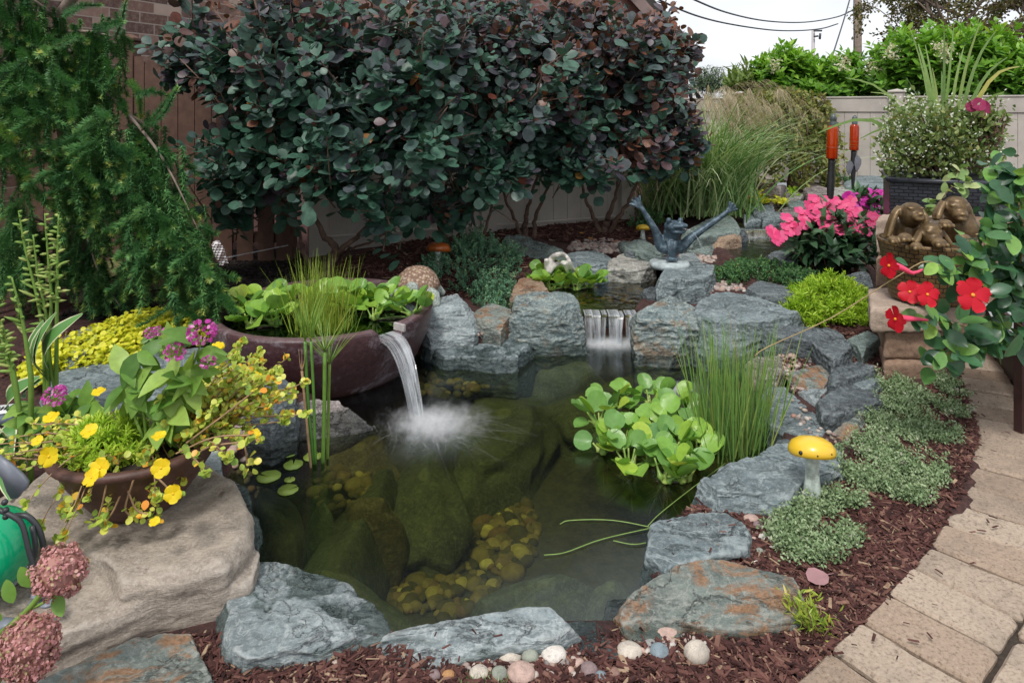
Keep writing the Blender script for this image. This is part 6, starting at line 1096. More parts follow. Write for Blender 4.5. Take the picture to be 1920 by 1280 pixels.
stems = [[(1960,640,2.9),(1900,600,2.85),(1840,560,2.8),(1790,520,2.75),(1740,490,2.75),(1680,520,2.75),(1560,595,2.78),(1440,650,2.8),(1415,668,2.8)],[(1960,560,2.9),(1900,540,2.85),(1830,520,2.8),(1760,500,2.75)],[(1950,660,2.9),(1880,620,2.8),(1800,610,2.75),(1740,600,2.7),(1700,590,2.7)],[(1960,500,2.9),(1880,500,2.8),(1810,480,2.75)],[(1960,420,2.9),(1880,430,2.85),(1830,440,2.8)],[(1950,330,2.95),(1890,360,2.9),(1860,400,2.85)],[(1880,620,2.8),(1840,640,2.75),(1780,660,2.7),(1760,680,2.68)],[(1960,380,2.8),(1920,330,2.85),(1880,330,2.9)],[(1900,540,2.85),(1920,450,2.8),(1910,380,2.8)]]
for k, s_ in enumerate(stems):
    C = curve([dp(*p) for p in s_], 30); b.tube(C, .0024 if k == 0 else .004, 5, rng.random()); m = 18 if k == 0 else 36
    f = rng.integers(0, len(C) if k else int(len(C) * .6), m); q_ = C[f] + rnd(m, .022 if k else .012); dd = unit(rnd(m, .7) + [-.25, -.45, -.05]); X, Yv, Z = axes(dd, unit(rnd(m, .35) + [-.1, -.75, .8])); FB.inst(*OVAL, q_, X, Yv, Z, rng.uniform(.06, .105, m), np.clip(rng.normal(.42, .25, m), 0, 1))
def mass(n, x0, x1, y0, y1, Y0, Y1, s0, s1, tn):
    q_ = np.array([tuple(dp(rng.uniform(x0, x1), rng.uniform(y0, y1), rng.uniform(Y0, Y1))) for _ in range(n)]); dd = unit(rnd(n, .7) + [-.2, -.4, .0]); X, Yv, Z = axes(dd, unit(rnd(n, .4) + [0, -.7, .8])); FB.inst(*OVAL, q_, X, Yv, Z, rng.uniform(s0, s1, n), np.clip(rng.normal(tn, .2, n), 0, 1))
for s0_ in ((1960,640,2.9),(1960,560,2.9),(1950,660,2.9),(1960,500,2.9),(1960,420,2.9)): b.tube(curve([(2.78, 3.55, .34), (2.62, 3.2, .44), tuple(dp(*s0_))], 12), .006, 6, .4)
mass(110, 1835, 1960, 280, 640, 2.75, 3.1, .065, .11, .4); mass(36, 1890, 1960, 420, 640, 2.6, 2.9, .07, .12, .25); mass(30, 1800, 1900, 440, 540, 2.7, 2.9, .065, .10, .6); mass(13, 1720, 1800, 590, 690, 2.68, 2.8, .065, .10, .4)
b.build("stems", plain("vine_stem", (.30, .22, .10), .6), mv); FB.build("foliage", MAN, mv)
for (x, y, Y, nx, s_) in ((1823,553,2.55,(0,-1,.25),.064),(1738,552,2.6,(.15,-1,.3),.048),(1706,547,2.65,(-.5,-.8,.3),.044)): put("red_flower", REDMESH, mv, frame(dp(x, y, Y), nx, (.3, 0, 1), s_))
for (x, y, Y, ax, tail) in ((1668,498,2.7,(-1,-.15,.12),[(1675,498),(1690,502),(1712,512),(1730,505)]),(1680,598,2.65,(-1,-.2,.0),[(1682,598),(1700,597),(1720,598),(1740,600)])):
    put("red_flower", REDMESH, mv, frame(dp(x, y, Y), ax, (0, 0, 1), .05)); q = MB(); C = curve([dp(px_, py_, Y) for px_, py_ in tail], 9); q.tube(C, np.linspace(.017, .004, len(C)), 10); q.build("flower_tube", PINKT, mv)
put("red_flower", petal_mesh("burgundy_flower", leafmat("burgundy_petal", [(0, (.20, .008, .05)), (1, (.36, .02, .11))], .5, .2), 5, .6, .1), eu, frame(dp(1835, 196, 4.2), (-.2, -1, .3), (0, 0, 1), .042)); put("red_flower", bpy.data.meshes["burgundy_flower"], eu, frame(dp(1822, 200, 4.22), (-.5, -1, .2), (0, 0, 1), .034)); put("red_flower", bpy.data.meshes["burgundy_flower"], eu, frame(dp(1848, 203, 4.22), (.4, -1, .1), (0, 0, 1), .045))
shrub("petunia_stem", "leafy stem carrying burgundy petunias above the euphorbia", "flowering plant", dp(1830, 240, 4.35), (.2, .15, .16), 60, .06, OVAL, EUG, .35, None, 7, 0, .6, 142)
# dark planter on the right with its pale cover
pl = thing("dark_planter_box", (2.85, 3.5, .07), "dark brown planter box at the right edge on the pavers", "planter"); b = MB(); a0 = np.array(at(1852, 655, .075)); a1 = np.array(at(1925, 752, .075)); d = unit(a1 - a0); nrm = np.array([-d[1], d[0], 0]); nrm = nrm if nrm[0] > 0 else -nrm
V = []
for z_ in (.07, .36):
    for p in (a0, a1 + d * .3, a1 + d * .3 + nrm * .5, a0 + nrm * .5): V.append((p[0], p[1], z_))
b.add(V, [(3, 2, 1, 0), (4, 5, 6, 7)] + [(k, (k + 1) % 4, 4 + (k + 1) % 4, 4 + k) for k in range(4)]); b.build("box", plain("dark_brown_box", (.035, .022, .020), .6, .3, 12), pl, smooth=False)
b = MB(); b.box((*dp(1913, 640, 3.0)[:2], .42), (.035, .035, .75), .4, bev=.004); b.build("post", plain("dark_red_post", (.05, .02, .018), .5), pl, smooth=False)
q = MB(); nu, nv = 20, 10; V = []
for i_ in range(nu):
    for j_ in range(nv):
        u, w = i_ / (nu - 1), j_ / (nv - 1); p = a0 + d * (u * 1.25 - .1) + nrm * (w * .55 - .03); z_ = .385 + .02 * math.sin(u * 14 + w * 3) + .06 * w - (.05 * (1 - w * 5) if w < .2 else 0); V.append((p[0], p[1], z_))
q.add(V, [(i_ * nv + j_, i_ * nv + j_ + 1, (i_ + 1) * nv + j_ + 1, (i_ + 1) * nv + j_) for i_ in range(nu - 1) for j_ in range(nv - 1)]); tag(q.build("cloth_cover", plain("pale_grey_cloth", (.42, .44, .46), .8, .1)), "rumpled pale grey cloth lying over the dark planter box", "cloth")
# ---------------------------------------------------------------- low evergreen mats
JUN = leafmat("juniper_blue_green", [(0, (.06, .15, .085)), (.5, (.13, .28, .165)), (.85, (.22, .40, .22)), (1, (.26, .29, .10))], .55, .15, .3, .2); JUNG = leafmat("juniper_green", [(0, (.04, .11, .04)), (.5, (.09, .21, .08)), (.9, (.17, .32, .11)), (1, (.33, .22, .1))], .55, .15, .3, .2)
def zc(x, y): return ground_raw(np.asarray(x, float), np.asarray(y, float))
def mat_points(poly_px, n, zmap=None):
    """n points spread over the piece of ground under an outline"""
    P = np.array([tuple(gz(*p)) for p in poly_px]); lo, hi = P[:, :2].min(0), P[:, :2].max(0); out = np.zeros((0, 2))
    while len(out) < n:
        q = lo + rng.random((n * 3, 2)) * (hi - lo); out = np.vstack([out, q[inpoly(q[:, 0], q[:, 1], P[:, :2])]])
    out = out[:n]; d = polydist(out[:, 0], out[:, 1], P[:, :2]); return out, d, P
def evergreen(label, poly, h, nsh, m, seed, L_=.10, T=DIA, ls=.016, up=.9, cat="juniper", name="juniper_shrub", nl=70, hang=0):
    global rng
    rng = np.random.default_rng(seed); xy, d, P = mat_points(poly, nsh); dm = d.max(); z = zc(xy[:, 0], xy[:, 1]) + h * (np.clip(d / dm, 0, 1) ** .55) * rng.uniform(.35, 1.1, nsh); c = xy.mean(0)
    t = thing(name, (c[0], c[1], zc(*c)), label, cat); b = MB(); FB = MB(); out = np.c_[(xy - c), np.zeros(nsh)]; out = unit(out) * np.minimum(1, np.linalg.norm(out, axis=1, keepdims=True) / .2); dr = unit(out * .6 + UPV * up + rnd(nsh, .45))
    base = np.c_[xy, z]; LL = L_ * rng.uniform(.6, 1.4, nsh)
    for k in range(0, nsh, 3): b.tube([np.array([*(c + (xy[k] - c) * .7), zc(*xy[k]) + .01]), base[k], base[k] + dr[k] * LL[k]], [.004, .003, .001], 4, cap=False)
    f = rng.random((nsh, nl)); pos = base[:, None] + dr[:, None] * (LL[:, None] * f)[..., None] + rng.normal(0, L_ * .10, (nsh, nl, 3)) * (1.1 - f)[..., None]; pos = pos.reshape(-1, 3); D = np.repeat(dr, nl, 0); dd = unit(rnd(len(pos), .75) + D * .8); X, Yv, Z = axes(dd, sphere(len(pos))); tn = np.clip(np.repeat(rng.normal(.4, .14, nsh), nl) + .28 * f.reshape(-1) - .1 + rng.normal(0, .07, len(pos)), 0, .93)
    tn = np.where(rng.random(len(pos)) < .008, 1, tn); sc = ls * rng.uniform(.7, 1.3, len(pos)); FB.inst(*T, pos, X, Yv, Z, np.stack([sc * .9, sc, sc], 1), tn); b.build("stems", TWIG, t); FB.build("foliage", m, t); return t
evergreen("blue green juniper sprawling between the orange mushroom and the chalky boulder", [(800,520),(830,485),(880,478),(940,482),(985,492),(980,520),(955,555),(960,580),(925,592),(895,575),(870,552),(820,548)], .16, 330, JUN, 151, .10, ls=.017, nl=60)
evergreen("upright tip of blue green juniper beside the orange mushroom", [(858,500),(885,492),(900,505),(870,512)], .2, 26, JUN, 152, .14, ls=.017, nl=70)
evergreen("green juniper mound in front of the pink impatiens", [(1338,525),(1360,505),(1400,500),(1440,503),(1490,512),(1535,522),(1545,540),(1500,548),(1420,528),(1380,545),(1350,538)], .07, 320, JUNG, 153, .055, ls=.016, nl=60)
LIME = leafmat("lime_stonecrop", [(0, (.17, .32, .02)), (.5, (.34, .54, .035)), (1, (.56, .68, .09))], .45, .3, .4, .15)
evergreen("lime green stonecrop cushion beside the brick pillar", [(1478,590),(1492,565),(1530,552),(1580,555),(1620,575),(1632,600),(1600,615),(1540,618),(1490,608)], .15, 520, LIME, 154, .07, T=LANCE, ls=.032, nl=34, cat="stonecrop", name="stonecrop_mound")
# thyme carpet
THY = leafmat("thyme_leaf", [(0, (.13, .20, .09)), (.5, (.25, .35, .18)), (.85, (.40, .47, .29)), (1, (.42, .36, .34))], .6, .15, .3, .2)
rng = np.random.default_rng(161); FB = MB()
for poly, n_, hh in (([(1640,712),(1700,700),(1780,712),(1800,745),(1805,800),(1780,860),(1760,900),(1700,900),(1640,880),(1600,850),(1600,800),(1640,770)], 1000, .045), ([(1560,860),(1640,870),(1720,900),(1700,940),(1640,950),(1580,960),(1530,950),(1545,900)], 420, .04), ([(1480,960),(1540,945),(1600,965),(1640,1000),(1600,1030),(1560,1050),(1500,1070),(1475,1040),(1440,1010),(1460,985)], 330, .035), ([(1700,890),(1760,890),(1740,950),(1690,950)], 70, .03)):
    xy, d, P = mat_points(poly, n_); keep = np.array([noise.noise(Vector((x * 7, y * 7, 3))) for x, y in xy]) > .0; xy = xy[keep]; d = d[keep]; nsh = len(xy); nl = 42; z = zc(xy[:, 0], xy[:, 1]) + .015; f = rng.random((nsh, nl)); dirs = unit(np.c_[rng.normal(0, 1, (nsh, 2)), rng.uniform(.05, .5, nsh)]); L_ = rng.uniform(.03, .08, nsh)
    pos = (np.c_[xy, z][:, None] + dirs[:, None] * (L_[:, None] * f)[..., None] + rng.normal(0, .009, (nsh, nl, 3))).reshape(-1, 3) + UPV * .008; dd = unit(rnd(len(pos), .8) + UPV * .5); X, Yv, Z = axes(dd, unit(sphere(len(pos)) * .7 + UPV)); FB.inst(*DIA, pos, X, Yv, Z, rng.uniform(.0095, .016, len(pos)), np.clip(np.repeat(rng.normal(.42, .16, nsh), nl) + rng.normal(0, .15, len(pos)), 0, 1))
stuff(FB.build("ground_cover", THY), "grey green woolly thyme carpet between mulch and paved path", "ground cover")
# moneywort mats
MON = leafmat("moneywort_leaf", [(0, (.38, .46, .03)), (.5, (.72, .70, .04)), (1, (.85, .80, .12))], .45, .3, .4, .15)
def mat_of(label, poly, n_, hh, T, ls, m, seed, lift=.0, name="creeping_plant", cat="creeping plant", z=None, tin=.5):
    global rng
    rng = np.random.default_rng(seed); xy, d, P = mat_points(poly, n_); zz = (zc(xy[:, 0], xy[:, 1]) if z is None else np.full(n_, z)) + lift + rng.random(n_) * hh * np.clip(d / .06, .2, 1); dd = unit(np.c_[rng.normal(0, 1, (n_, 2)), rng.normal(.15, .3, n_)]); X, Yv, Z = axes(dd, unit(rnd(n_, .35) + UPV + [0, -.35, 0])); b = MB(); b.inst(*T, np.c_[xy, zz], X, Yv, Z, ls * rng.uniform(.7, 1.3, n_), np.clip(rng.normal(tin, .25, n_), 0, 1)); return tag(b.build(name, m), label, cat)
mat_of("golden yellow moneywort carpet over the slate on the left bank", [(30,720),(60,690),(130,668),(190,640),(260,618),(330,612),(400,622),(420,640),(380,660),(300,665),(270,700),(200,715),(120,728),(60,745)], 4200, .10, ROUND, .027, MON, 171, .05)
mat_of("gold moneywort trailing over the stones of the far cascade", [(1378,392),(1400,380),(1440,374),(1476,378),(1474,392),(1450,386),(1425,388),(1418,404),(1390,408)], 1100, .09, ROUND, .042, MON, 172, .0, z=.47)
for k_, (x, y) in enumerate([(1394,398),(1421,402),(1456,396)]):
    mat_of(("gold moneywort strand hanging beside the far cascade's dark ledge", "short gold moneywort strand between the far cascade stones", "gold moneywort strand hanging by the purplish stone")[k_], [(x-9,y-12),(x+8,y-12),(x+7,y+13),(x-6,y+13)], 60, .12, ROUND, .038, MON, 173 + 20 * k_, .06, name="hanging_moneywort")
SEDB = leafmat("sedum_blue", [(0, (.12, .22, .16)), (.6, (.22, .34, .24)), (1, (.34, .44, .32))], .5, .1, .3, .15)
rng = np.random.default_rng(174); b = MB(); P = np.array([tuple(gz(x, y)) for x, y in [(150,672),(175,665),(165,682),(190,676),(200,660),(215,640),(225,652),(185,690),(210,668),(260,640)]]) + UPV * .09; whorl(b, P + UPV * .02, np.tile(UPV, (len(P), 1)) + rnd(len(P), .2), .06, 16, OVAL, rng.random(len(P)) * .5 + .2); tag(b.build("sedum_rosettes", SEDB), "blue green sedum rosettes nestled in the golden moneywort", "succulent")
evergreen("small bright green plant by the white marker stake", [(1466,372),(1480,368),(1494,374),(1488,386),(1470,384)], .1, 40, LIME, 175, .06, T=ROUND, ls=.035, nl=12, cat="plant", name="small_plant")
evergreen("dark green shrublet under the vinyl fence behind the torches", [(1540,352),(1560,345),(1595,346),(1592,356),(1548,358)], .18, 70, JUNG, 176, .1, ls=.03, nl=40, cat="shrub", name="small_shrub")
evergreen("low leafy weeds between grass clump and frog statue", [(1185,425),(1215,412),(1250,412),(1240,430),(1200,436)], .1, 60, JUNG, 177, .09, ls=.035, nl=16, cat="weeds", name="weed_clump")
evergreen("thin green weeds growing beside the large rusty green slate", [(1478,1165),(1500,1160),(1540,1185),(1560,1200),(1530,1210),(1500,1195)], .05, 26, YG, 178, .06, T=LANCE, ls=.026, nl=10, cat="weeds", name="weed_clump")
# ---------------------------------------------------------------- hosta flower stalks and leaves
HST = leafmat("hosta_stalk", [(0, (.12, .24, .04)), (.6, (.22, .36, .07)), (1, (.45, .50, .16))], .45, .2, .4, .15); n = N("variegated_leaf"); a = n.node("TexCoord"); at_ = n.node("Attribute", attribute_name="tint"); n.col(n.ramp(at_.outputs["Fac"], [(.0, (.07, .19, .04)), (.62, (.10, .25, .06)), (.72, (.50, .52, .30)), (1, (.58, .58, .38))])); n.set(Roughness=.45); VAR = n.m
def broad(b, base, tip, w, up, k=9, sag=.2):
    """a broad leaf with a pale margin"""
    base = np.array(tuple(base)); tip = np.array(tuple(tip)); t = np.linspace(0, 1, k); d = unit(tip - base); s = unit(np.cross(d, up)); nn = np.cross(s, d); L_ = np.linalg.norm(tip - base); C = base + (tip - base) * t[:, None] + nn * (np.sin(t * math.pi) * sag * L_)[:, None]; ww = w * np.sin(np.clip(t * .93 + .05, 0, 1) * math.pi) ** .75
    V = []; tn = []
    for i_ in range(k):
        for u in (-1, -.86, -.72, 0, .72, .86, 1): V.append(C[i_] + s * ww[i_] * u + nn * abs(u) * ww[i_] * .25); tn.append(1 if abs(u) > .8 else .2)
    b.add(V, [(7 * i_ + j, 7 * i_ + j + 1, 7 * i_ + j + 8, 7 * i_ + j + 7) for i_ in range(k - 1) for j in range(6)], tn)
rng = np.random.default_rng(181)
for k, (pts, lab) in enumerate([([(85,745),(82,640),(70,560),(48,470),(35,395)],"tallest hosta seed stalk arching left before the spruce"),([(90,748),(92,640),(96,560),(90,480),(84,400)],"straight hosta seed stalk in the middle of its clump"),([(105,745),(106,640),(107,540),(108,470),(110,402)],"upright hosta seed stalk rightmost in its clump"),([(112,752),(95,690),(88,600),(72,520),(62,440)],"thin hosta stalk crossing behind the others"),([(42,800),(22,700),(5,640),(-8,560)],"leaning hosta stalk cut by the photo's edge"),([(40,798),(30,720),(18,660),(2,600)],"shorter hosta stalk leaning out to the photo's edge"),([(58,705),(50,650),(40,590),(22,520)],"faint small hosta stalk before the dark spruce interior")]):
    Yh = 2.75 if k < 4 else 2.45; C = curve([dp(x, y, Yh) for x, y in pts], 22); base = np.array([C[0][0], C[0][1], float(zc(C[0][0], C[0][1]))]); C = np.vstack([base, C]); t = thing("hosta_stalk", base, lab, "flower stalk", "hosta seed stalks"); b = MB(); b.tube(C, np.linspace(.0095, .003, len(C)), 7, .35); b.build("stem", HST, t); b = MB()
    for f in np.linspace(.5, .99, 22 if k != 6 else 12):
        i_ = min(len(C) - 2, int(f * (len(C) - 1))); p = C[i_] + (C[i_ + 1] - C[i_]) * (f * (len(C) - 1) - i_); a = rng.choice((-1, 1)) + rng.normal(0, .3); e = p + unit(np.array([a, rng.normal(-.3, .5), rng.uniform(-.1, .7)])) * rng.uniform(.04, .10) * (1.3 - f); b.tube([p, p + (e - p) * .25, p + (e - p) * .6, e], [.0015, .0055, .0065, .001], 6, rng.uniform(.3, 1))
    b.build("seed_pods", HST, t)
b = MB()
for p0, p1, w in (((92,690),(155,588),.035),((88,700),(82,600),.03),((90,712),(106,585),.028),((50,742),(78,712),.03),((20,770),(75,706),.036)): broad(b, dp(*p0, 2.75), dp(*p1, 2.68), w, np.array([-.3, -.8, .5]))
for k in range(16):
    a = rng.uniform(-.9, .9); c = np.array(dp(20, 860, 2.5)); e = c + np.array([math.sin(a) * .3 - .05, -.1 + rng.normal(0, .1), rng.uniform(-.02, .16)]); broad(b, c + rng.normal(0, .03, 3), e, .03, np.array([0, -.5, 1.0]), sag=.25)
tag(b.build("hosta_leaves", VAR), "white edged hosta leaves under the seed stalks at the left edge", "hosta")
# ---------------------------------------------------------------- yellow planter bowl on the sandstone
n = N("terracotta_brown"); v = n.coords(False); f = n.noise(v, 22, 7, .7); n.col(n.ramp(f, [(.3, (.050, .022, .016)), (.55, (.095, .042, .030)), (.75, (.16, .085, .065))])); n.set(Roughness=.55); n.bump(f, .25, .006); TERR = n.m
Yb = 2.28; pc = np.array(dp(262, 962, Yb)); pc[2] = .185; pb = thing("planter_bowl", pc, "brown planter bowl of yellow purslane on the sandstone slab", "planter"); b = MB(); b.lathe([(0, 0), (.125, 0), (.135, .012), (.15, .03), (.19, .085), (.225, .14), (.242, .185), (.262, .195), (.27, .207), (.262, .22), (.245, .222), (.23, .205), (.20, .17), (0, .165)], pc, 48); b.build("pot", TERR, pb)
b = MB(); a = np.linspace(0, 6.283, 40, endpoint=False); b.add(np.c_[pc[0] + .218 * np.cos(a), pc[1] + .218 * np.sin(a), np.full(40, pc[2] + .185)], [tuple(range(40))]); b.build("potting_soil", plain("dark_soil", (.025, .017, .012), .95, .4, 60, bump=.5), pb)
PUR = leafmat("purslane_leaf", [(0, (.20, .33, .05)), (.45, (.46, .56, .09)), (.75, (.72, .68, .12)), (.9, (.80, .55, .07)), (1, (.82, .32, .04))], .4, .25, .4, .15); PST = plain("purslane_stem", (.30, .19, .10), .6, .3); rng = np.random.default_rng(191); top = pc + UPV * .215
pur = thing("purslane_plant", top, "sprawling yellow purslane trailing over the brown bowl", "flowering plant"); b = MB(); FB = MB(); ends = []
for k in range(200):
    if k < 150: a = rng.normal(.35, .6)     # the mass leaning to the pond
    elif k < 178: a = rng.normal(math.pi + .15, .25)
    else: a = rng.normal(-1.45, .5)
    st = top + np.array([math.cos(a), math.sin(a) * .9, 0]) * rng.uniform(0, .16) + (np.array([.06, .05, 0]) if k < 150 else 0); L_ = rng.uniform(.12, .36) if k < 150 else (rng.uniform(.12, .36) if k < 178 else rng.uniform(.1, .26)); el = rng.uniform(.1, 1.0) if k < 150 else rng.uniform(.0, .35)
    d = np.array([math.cos(a) * math.cos(el), math.sin(a) * math.cos(el), math.sin(el)]); t = np.linspace(0, 1, 8)[:, None]; P = st + d * L_ * t - UPV * (L_ * (.15 if k < 178 else .75)) * t ** 2 + np.cumsum(rng.normal(0, .004, (8, 3)), 0); b.tube(P, np.linspace(.0032, .0018, 8), 4, cap=False); ends.append(P[-1])
    m = 34 if k < 150 else 22; f = np.r_[rng.random(m - 7), np.full(7, 1.0) - rng.random(7) * .06]; q = np.stack([np.interp(f, np.linspace(0, 1, 8), P[:, j]) for j in range(3)], 1); dd = unit(rnd(m, .8) + d * .5 + UPV * .2); X, Yv, Z = axes(dd, unit(rnd(m, .5) + UPV + [0, -.4, 0])); tn = np.where(rng.random(m) < .13, rng.uniform(.88, 1, m), np.clip(rng.normal(.42, .2, m), 0, .8)); FB.inst(*ROUND, q, X, Yv, Z, rng.uniform(.013, .027, m), tn)
for pts in ([(200,905),(192,945),(182,975)],[(225,930),(212,958),(200,975)],[(240,920),(256,955),(280,965)],[(295,895),(315,915),(325,930)],[(250,900),(235,950),(242,965)],[(180,880),(120,870),(60,850)],[(160,865),(90,862),(20,858)],[(330,850),(400,820),(470,815)],[(350,830),(430,770),(480,730)],[(360,860),(390,838),(440,830),(458,832),(463,868)]):
    Yq = 2.03 if pts[0][1] > 885 else 2.15; P = curve([dp(x, y, Yq) for x, y in pts], 9); b.tube(P, .003, 5, cap=False); m = 12; q = P[-1] + rnd(m, .012); dd = sphere(m); X, Yv, Z = axes(dd, unit(rnd(m, .5) + UPV + [0, -.5, 0])); FB.inst(*ROUND, q, X, Yv, Z, rng.uniform(.015, .028, m), np.clip(rng.normal(.45, .3, m), 0, 1))
b.build("stems", PST, pur); FB.build("foliage", PUR, pur); YP = leafmat("yellow_petal", [(0, (.78, .50, .01)), (.5, (.86, .64, .015)), (1, (.90, .74, .04))], .5, .3, .3, .12); YM = petal_mesh("yellow_flower", YP, 5, .52, .22, plain("yellow_center", (.8, .5, .02), .6), .13, .14)
for (x, y, Y, s, nx) in ((92,855,1.98,.028,(.1,-1,.25)),(188,877,1.95,.027,(0,-.9,.5)),(172,895,1.93,.024,(-.2,-.7,.6)),(302,877,1.95,.026,(.2,-.9,.4)),(325,925,1.94,.025,(.1,-.95,.3)),(96,783,2.05,.022,(0,-.4,1)),(168,808,2.03,.023,(0,-.6,.9)),(185,735,2.25,.021,(0,-.3,1)),(70,826,2.0,.016,(0,-.6,.8)),(408,650,2.5,.022,(.1,-.4,1)),(410,672,2.45,.022,(.1,-.4,1)),(477,706,2.4,.024,(.1,-.3,1)),(478,814,2.2,.018,(.3,-.5,.8)),(298,818,2.0,.020,(0,-.2,1)),(290,978,1.95,.015,(0,-.4,.9)),(412,650,2.52,.018,(.2,-.5,.8))): put("yellow_flower", YM, pur, frame(dp(x, y, Y), nx, (rng.normal(), .3, 1), s))
def dome(label, name, cat, c, r, ns, T, ls, m, nl, seed, tin=.5, parent=None):
    global rng
    rng = np.random.default_rng(seed); u = sphere(ns); u[:, 2] = np.abs(u[:, 2]); P = np.array(c) + u * np.array(r); t = MB(); whorl(t, P, unit(u + UPV * .5), ls, nl, T, np.clip(tin + rng.normal(0, .15, ns), 0, .9)); return tag(t.build(name, m), label, cat)
dome("lime stonecrop cushion filling the left of the brown bowl", "stonecrop_mound", "stonecrop", top + [-.075, -.05, -.03], (.145, .12, .12), 210, LANCE, .032, LIME, 16, 192, .6)
GRN = leafmat("salvia_leaf", [(0, (.09, .20, .04)), (.5, (.19, .36, .06)), (1, (.33, .48, .10))], .45, .3, .4, .2); rng = np.random.default_rng(193)
def leafy(label, name, cat, stalks, Y, ls, T, m, flowers, seed, fm):
    global rng
    rng = np.random.default_rng(seed); base = np.array(dp(*stalks[0][0], Y)); t = thing(name, base, label, cat); b = MB(); FB = MB()
    for s_ in stalks:
        C = curve([dp(x, y, Y) for x, y in s_], 9); b.tube(C, np.linspace(.006, .003, 9), 6)
        for i_ in range(2, 9, 1):
            m_ = 2; dd = unit(rnd(m_, .9) + [0, -.3, -.35]); X, Yv, Z = axes(dd, unit(rnd(m_, .3) + [0, -.8, .8])); FB.inst(*T, np.tile(C[i_], (m_, 1)), X, Yv, Z, ls * rng.uniform(.7, 1.2, m_), rng.random(m_))
    b.build("stems", HST, t); FB.build("foliage", m, t)
    for (x, y, r) in flowers:
        q = MB(); n_ = 80; u = sphere(n_); c = np.array(dp(x, y, Y - .06)); X, Yv, Z = axes(unit(u + rnd(n_, .4)), u); q.inst(*ROUND, c + u * [r, r, r * .8] / F * Y, X, Yv, Z, r / F * Y * .42, rng.random(n_)); q.build("flower_head", fm, t)
    return t
PPK = leafmat("purple_pink_petal", [(0, (.50, .04, .36)), (.6, (.66, .12, .52)), (1, (.75, .35, .62))], .5, .3, .3, .12)
leafy("leafy green plant with magenta flower heads rising from the brown bowl", "lantana_plant", "flowering plant", [[(275,830),(268,760),(262,690),(258,660)],[(278,828),(300,760),(330,690),(335,665)],[(280,830),(320,770),(360,690),(378,640)],[(272,830),(245,760),(235,720),(232,690)],[(276,830),(310,800),(345,740),(385,680)]], 2.22, .115, POINT, GRN, [(378,622,20),(328,660,15),(390,678,11)], 194, PPK)
leafy("low green plant with a purple flower head behind the hosta stalks", "lantana_plant", "flowering plant", [[(110,800),(105,770),(100,745)],[(115,800),(130,770),(140,740)],[(90,800),(70,775),(55,750)],[(120,800),(160,770),(175,745)],[(105,805),(95,790),(60,790)]], 2.5, .10, POINT, GRN, [(102,742,16),(112,732,9)], 195, PPK)
leafy("magenta flowers of a small plant behind the moneywort", "flowering_plant", "flowering plant", [[(285,650),(283,635),(281,628)],[(295,650),(297,635),(298,624)]], 3.0, .05, OVAL, GRN, [(281,624,9),(297,620,8)], 196, PPK)
# ---------------------------------------------------------------- green globe ornament at the left edge
GGL = glazed("green_glass", (.0, .36, .16), .08, .25); BLM = plain("black_metal", (.03, .032, .036), .45, .3, 10); GRM = plain("grey_painted_metal", (.17, .185, .22), .45, .25, 12)
Yg = 1.92; gc = np.array(dp(-18, 1035, Yg)); gr = 76 / F * Yg; go = thing("globe_ornament", gc - [0, 0, gr], "green glass globe ornament with black metal wire legs at the left edge", "garden ornament"); b = MB(); b.ball(gc, (gr, gr, gr * 1.02), 36, 22); b.build("globe", GGL, go)
for pts, r in (([(-10,952,-.09),(25,968,-.09),(42,985,-.09),(55,1035,-.1),(70,1085,-.1),(78,1115,-.08)],6),([(28,966,-.05),(52,968,-.05),(72,990,-.05),(82,1025,-.05),(84,1055,-.05)],6.5),([(60,985,-.06),(66,1030,-.07),(50,1075,-.08),(10,1105,-.09),(-20,1115,-.09)],6),([(55,1060,-.08),(30,1095,-.09),(-10,1112,-.1)],5)):
    q = MB(); q.tube(curve([dp(x, y, Yg + d_) for x, y, d_ in pts], 16), r * .75 / F * Yg, 8); q.build("wire_leg", BLM, go)
q = MB()
for x, y in ((9,941),(11,956),(11,968)): q.ball(dp(x, y, Yg - .09), 5.5 / F * Yg, 10, 8)
q.build("beads", BLM, go)
q = MB(); P = [dp(x, y, Yg - .05) for x, y in ((-10,852),(18,872),(40,892),(50,905),(48,918),(38,925),(33,934),(20,935),(12,922),(4,898),(-10,880))]; Q = [p + Vector((0, .012, 0)) for p in P]; m = len(P); q.add(P + Q, [tuple(range(m))[::-1], tuple(range(m, 2 * m))] + [(i_, (i_ + 1) % m, m + (i_ + 1) % m, m + i_) for i_ in range(m)]); q.build("wing", GRM, go)
q = MB()
for x, y, r in ((70,1128,15),(92,1128,15),(76,1112,15)): c = dp(x, y, Yg - .10); q.ball(c, (r / F * Yg, r / F * Yg, .008), 14, 8)
q.build("foot", GRM, go)
q = MB()
for x, y, r in ((0,1170,16),(15,1168,12)): q.ball(dp(x, y, Yg - .13), (r / F * Yg, r / F * Yg, .010), 14, 8)
q.build("foot", GRM, go)
# label plate at the left edge
t = thing("white_label_plate", dp(20, 790, 2.75), "white panel with black bars on a dark case behind the hosta", "garden light"); p = np.array(dp(20, 780, 2.75)); q = MB(); q.box(p, (.14, .10, .05), .3, bev=.012); q.build("case", plain("blue_grey_case", (.10, .12, .16), .4), t); q = MB(); q.box(p + [0, 0, .03], (.115, .08, .012), .3, bev=.004); f_ = q.build("panel", plain("white_panel", (.70, .72, .72), .35), t); q = MB()
for k in range(6): q.box(p + [-.035 + k * .012, -.02 + k * .004, .038], (.006, .03, .003), .3)
q.build("bars", BLK, f_, smooth=False)
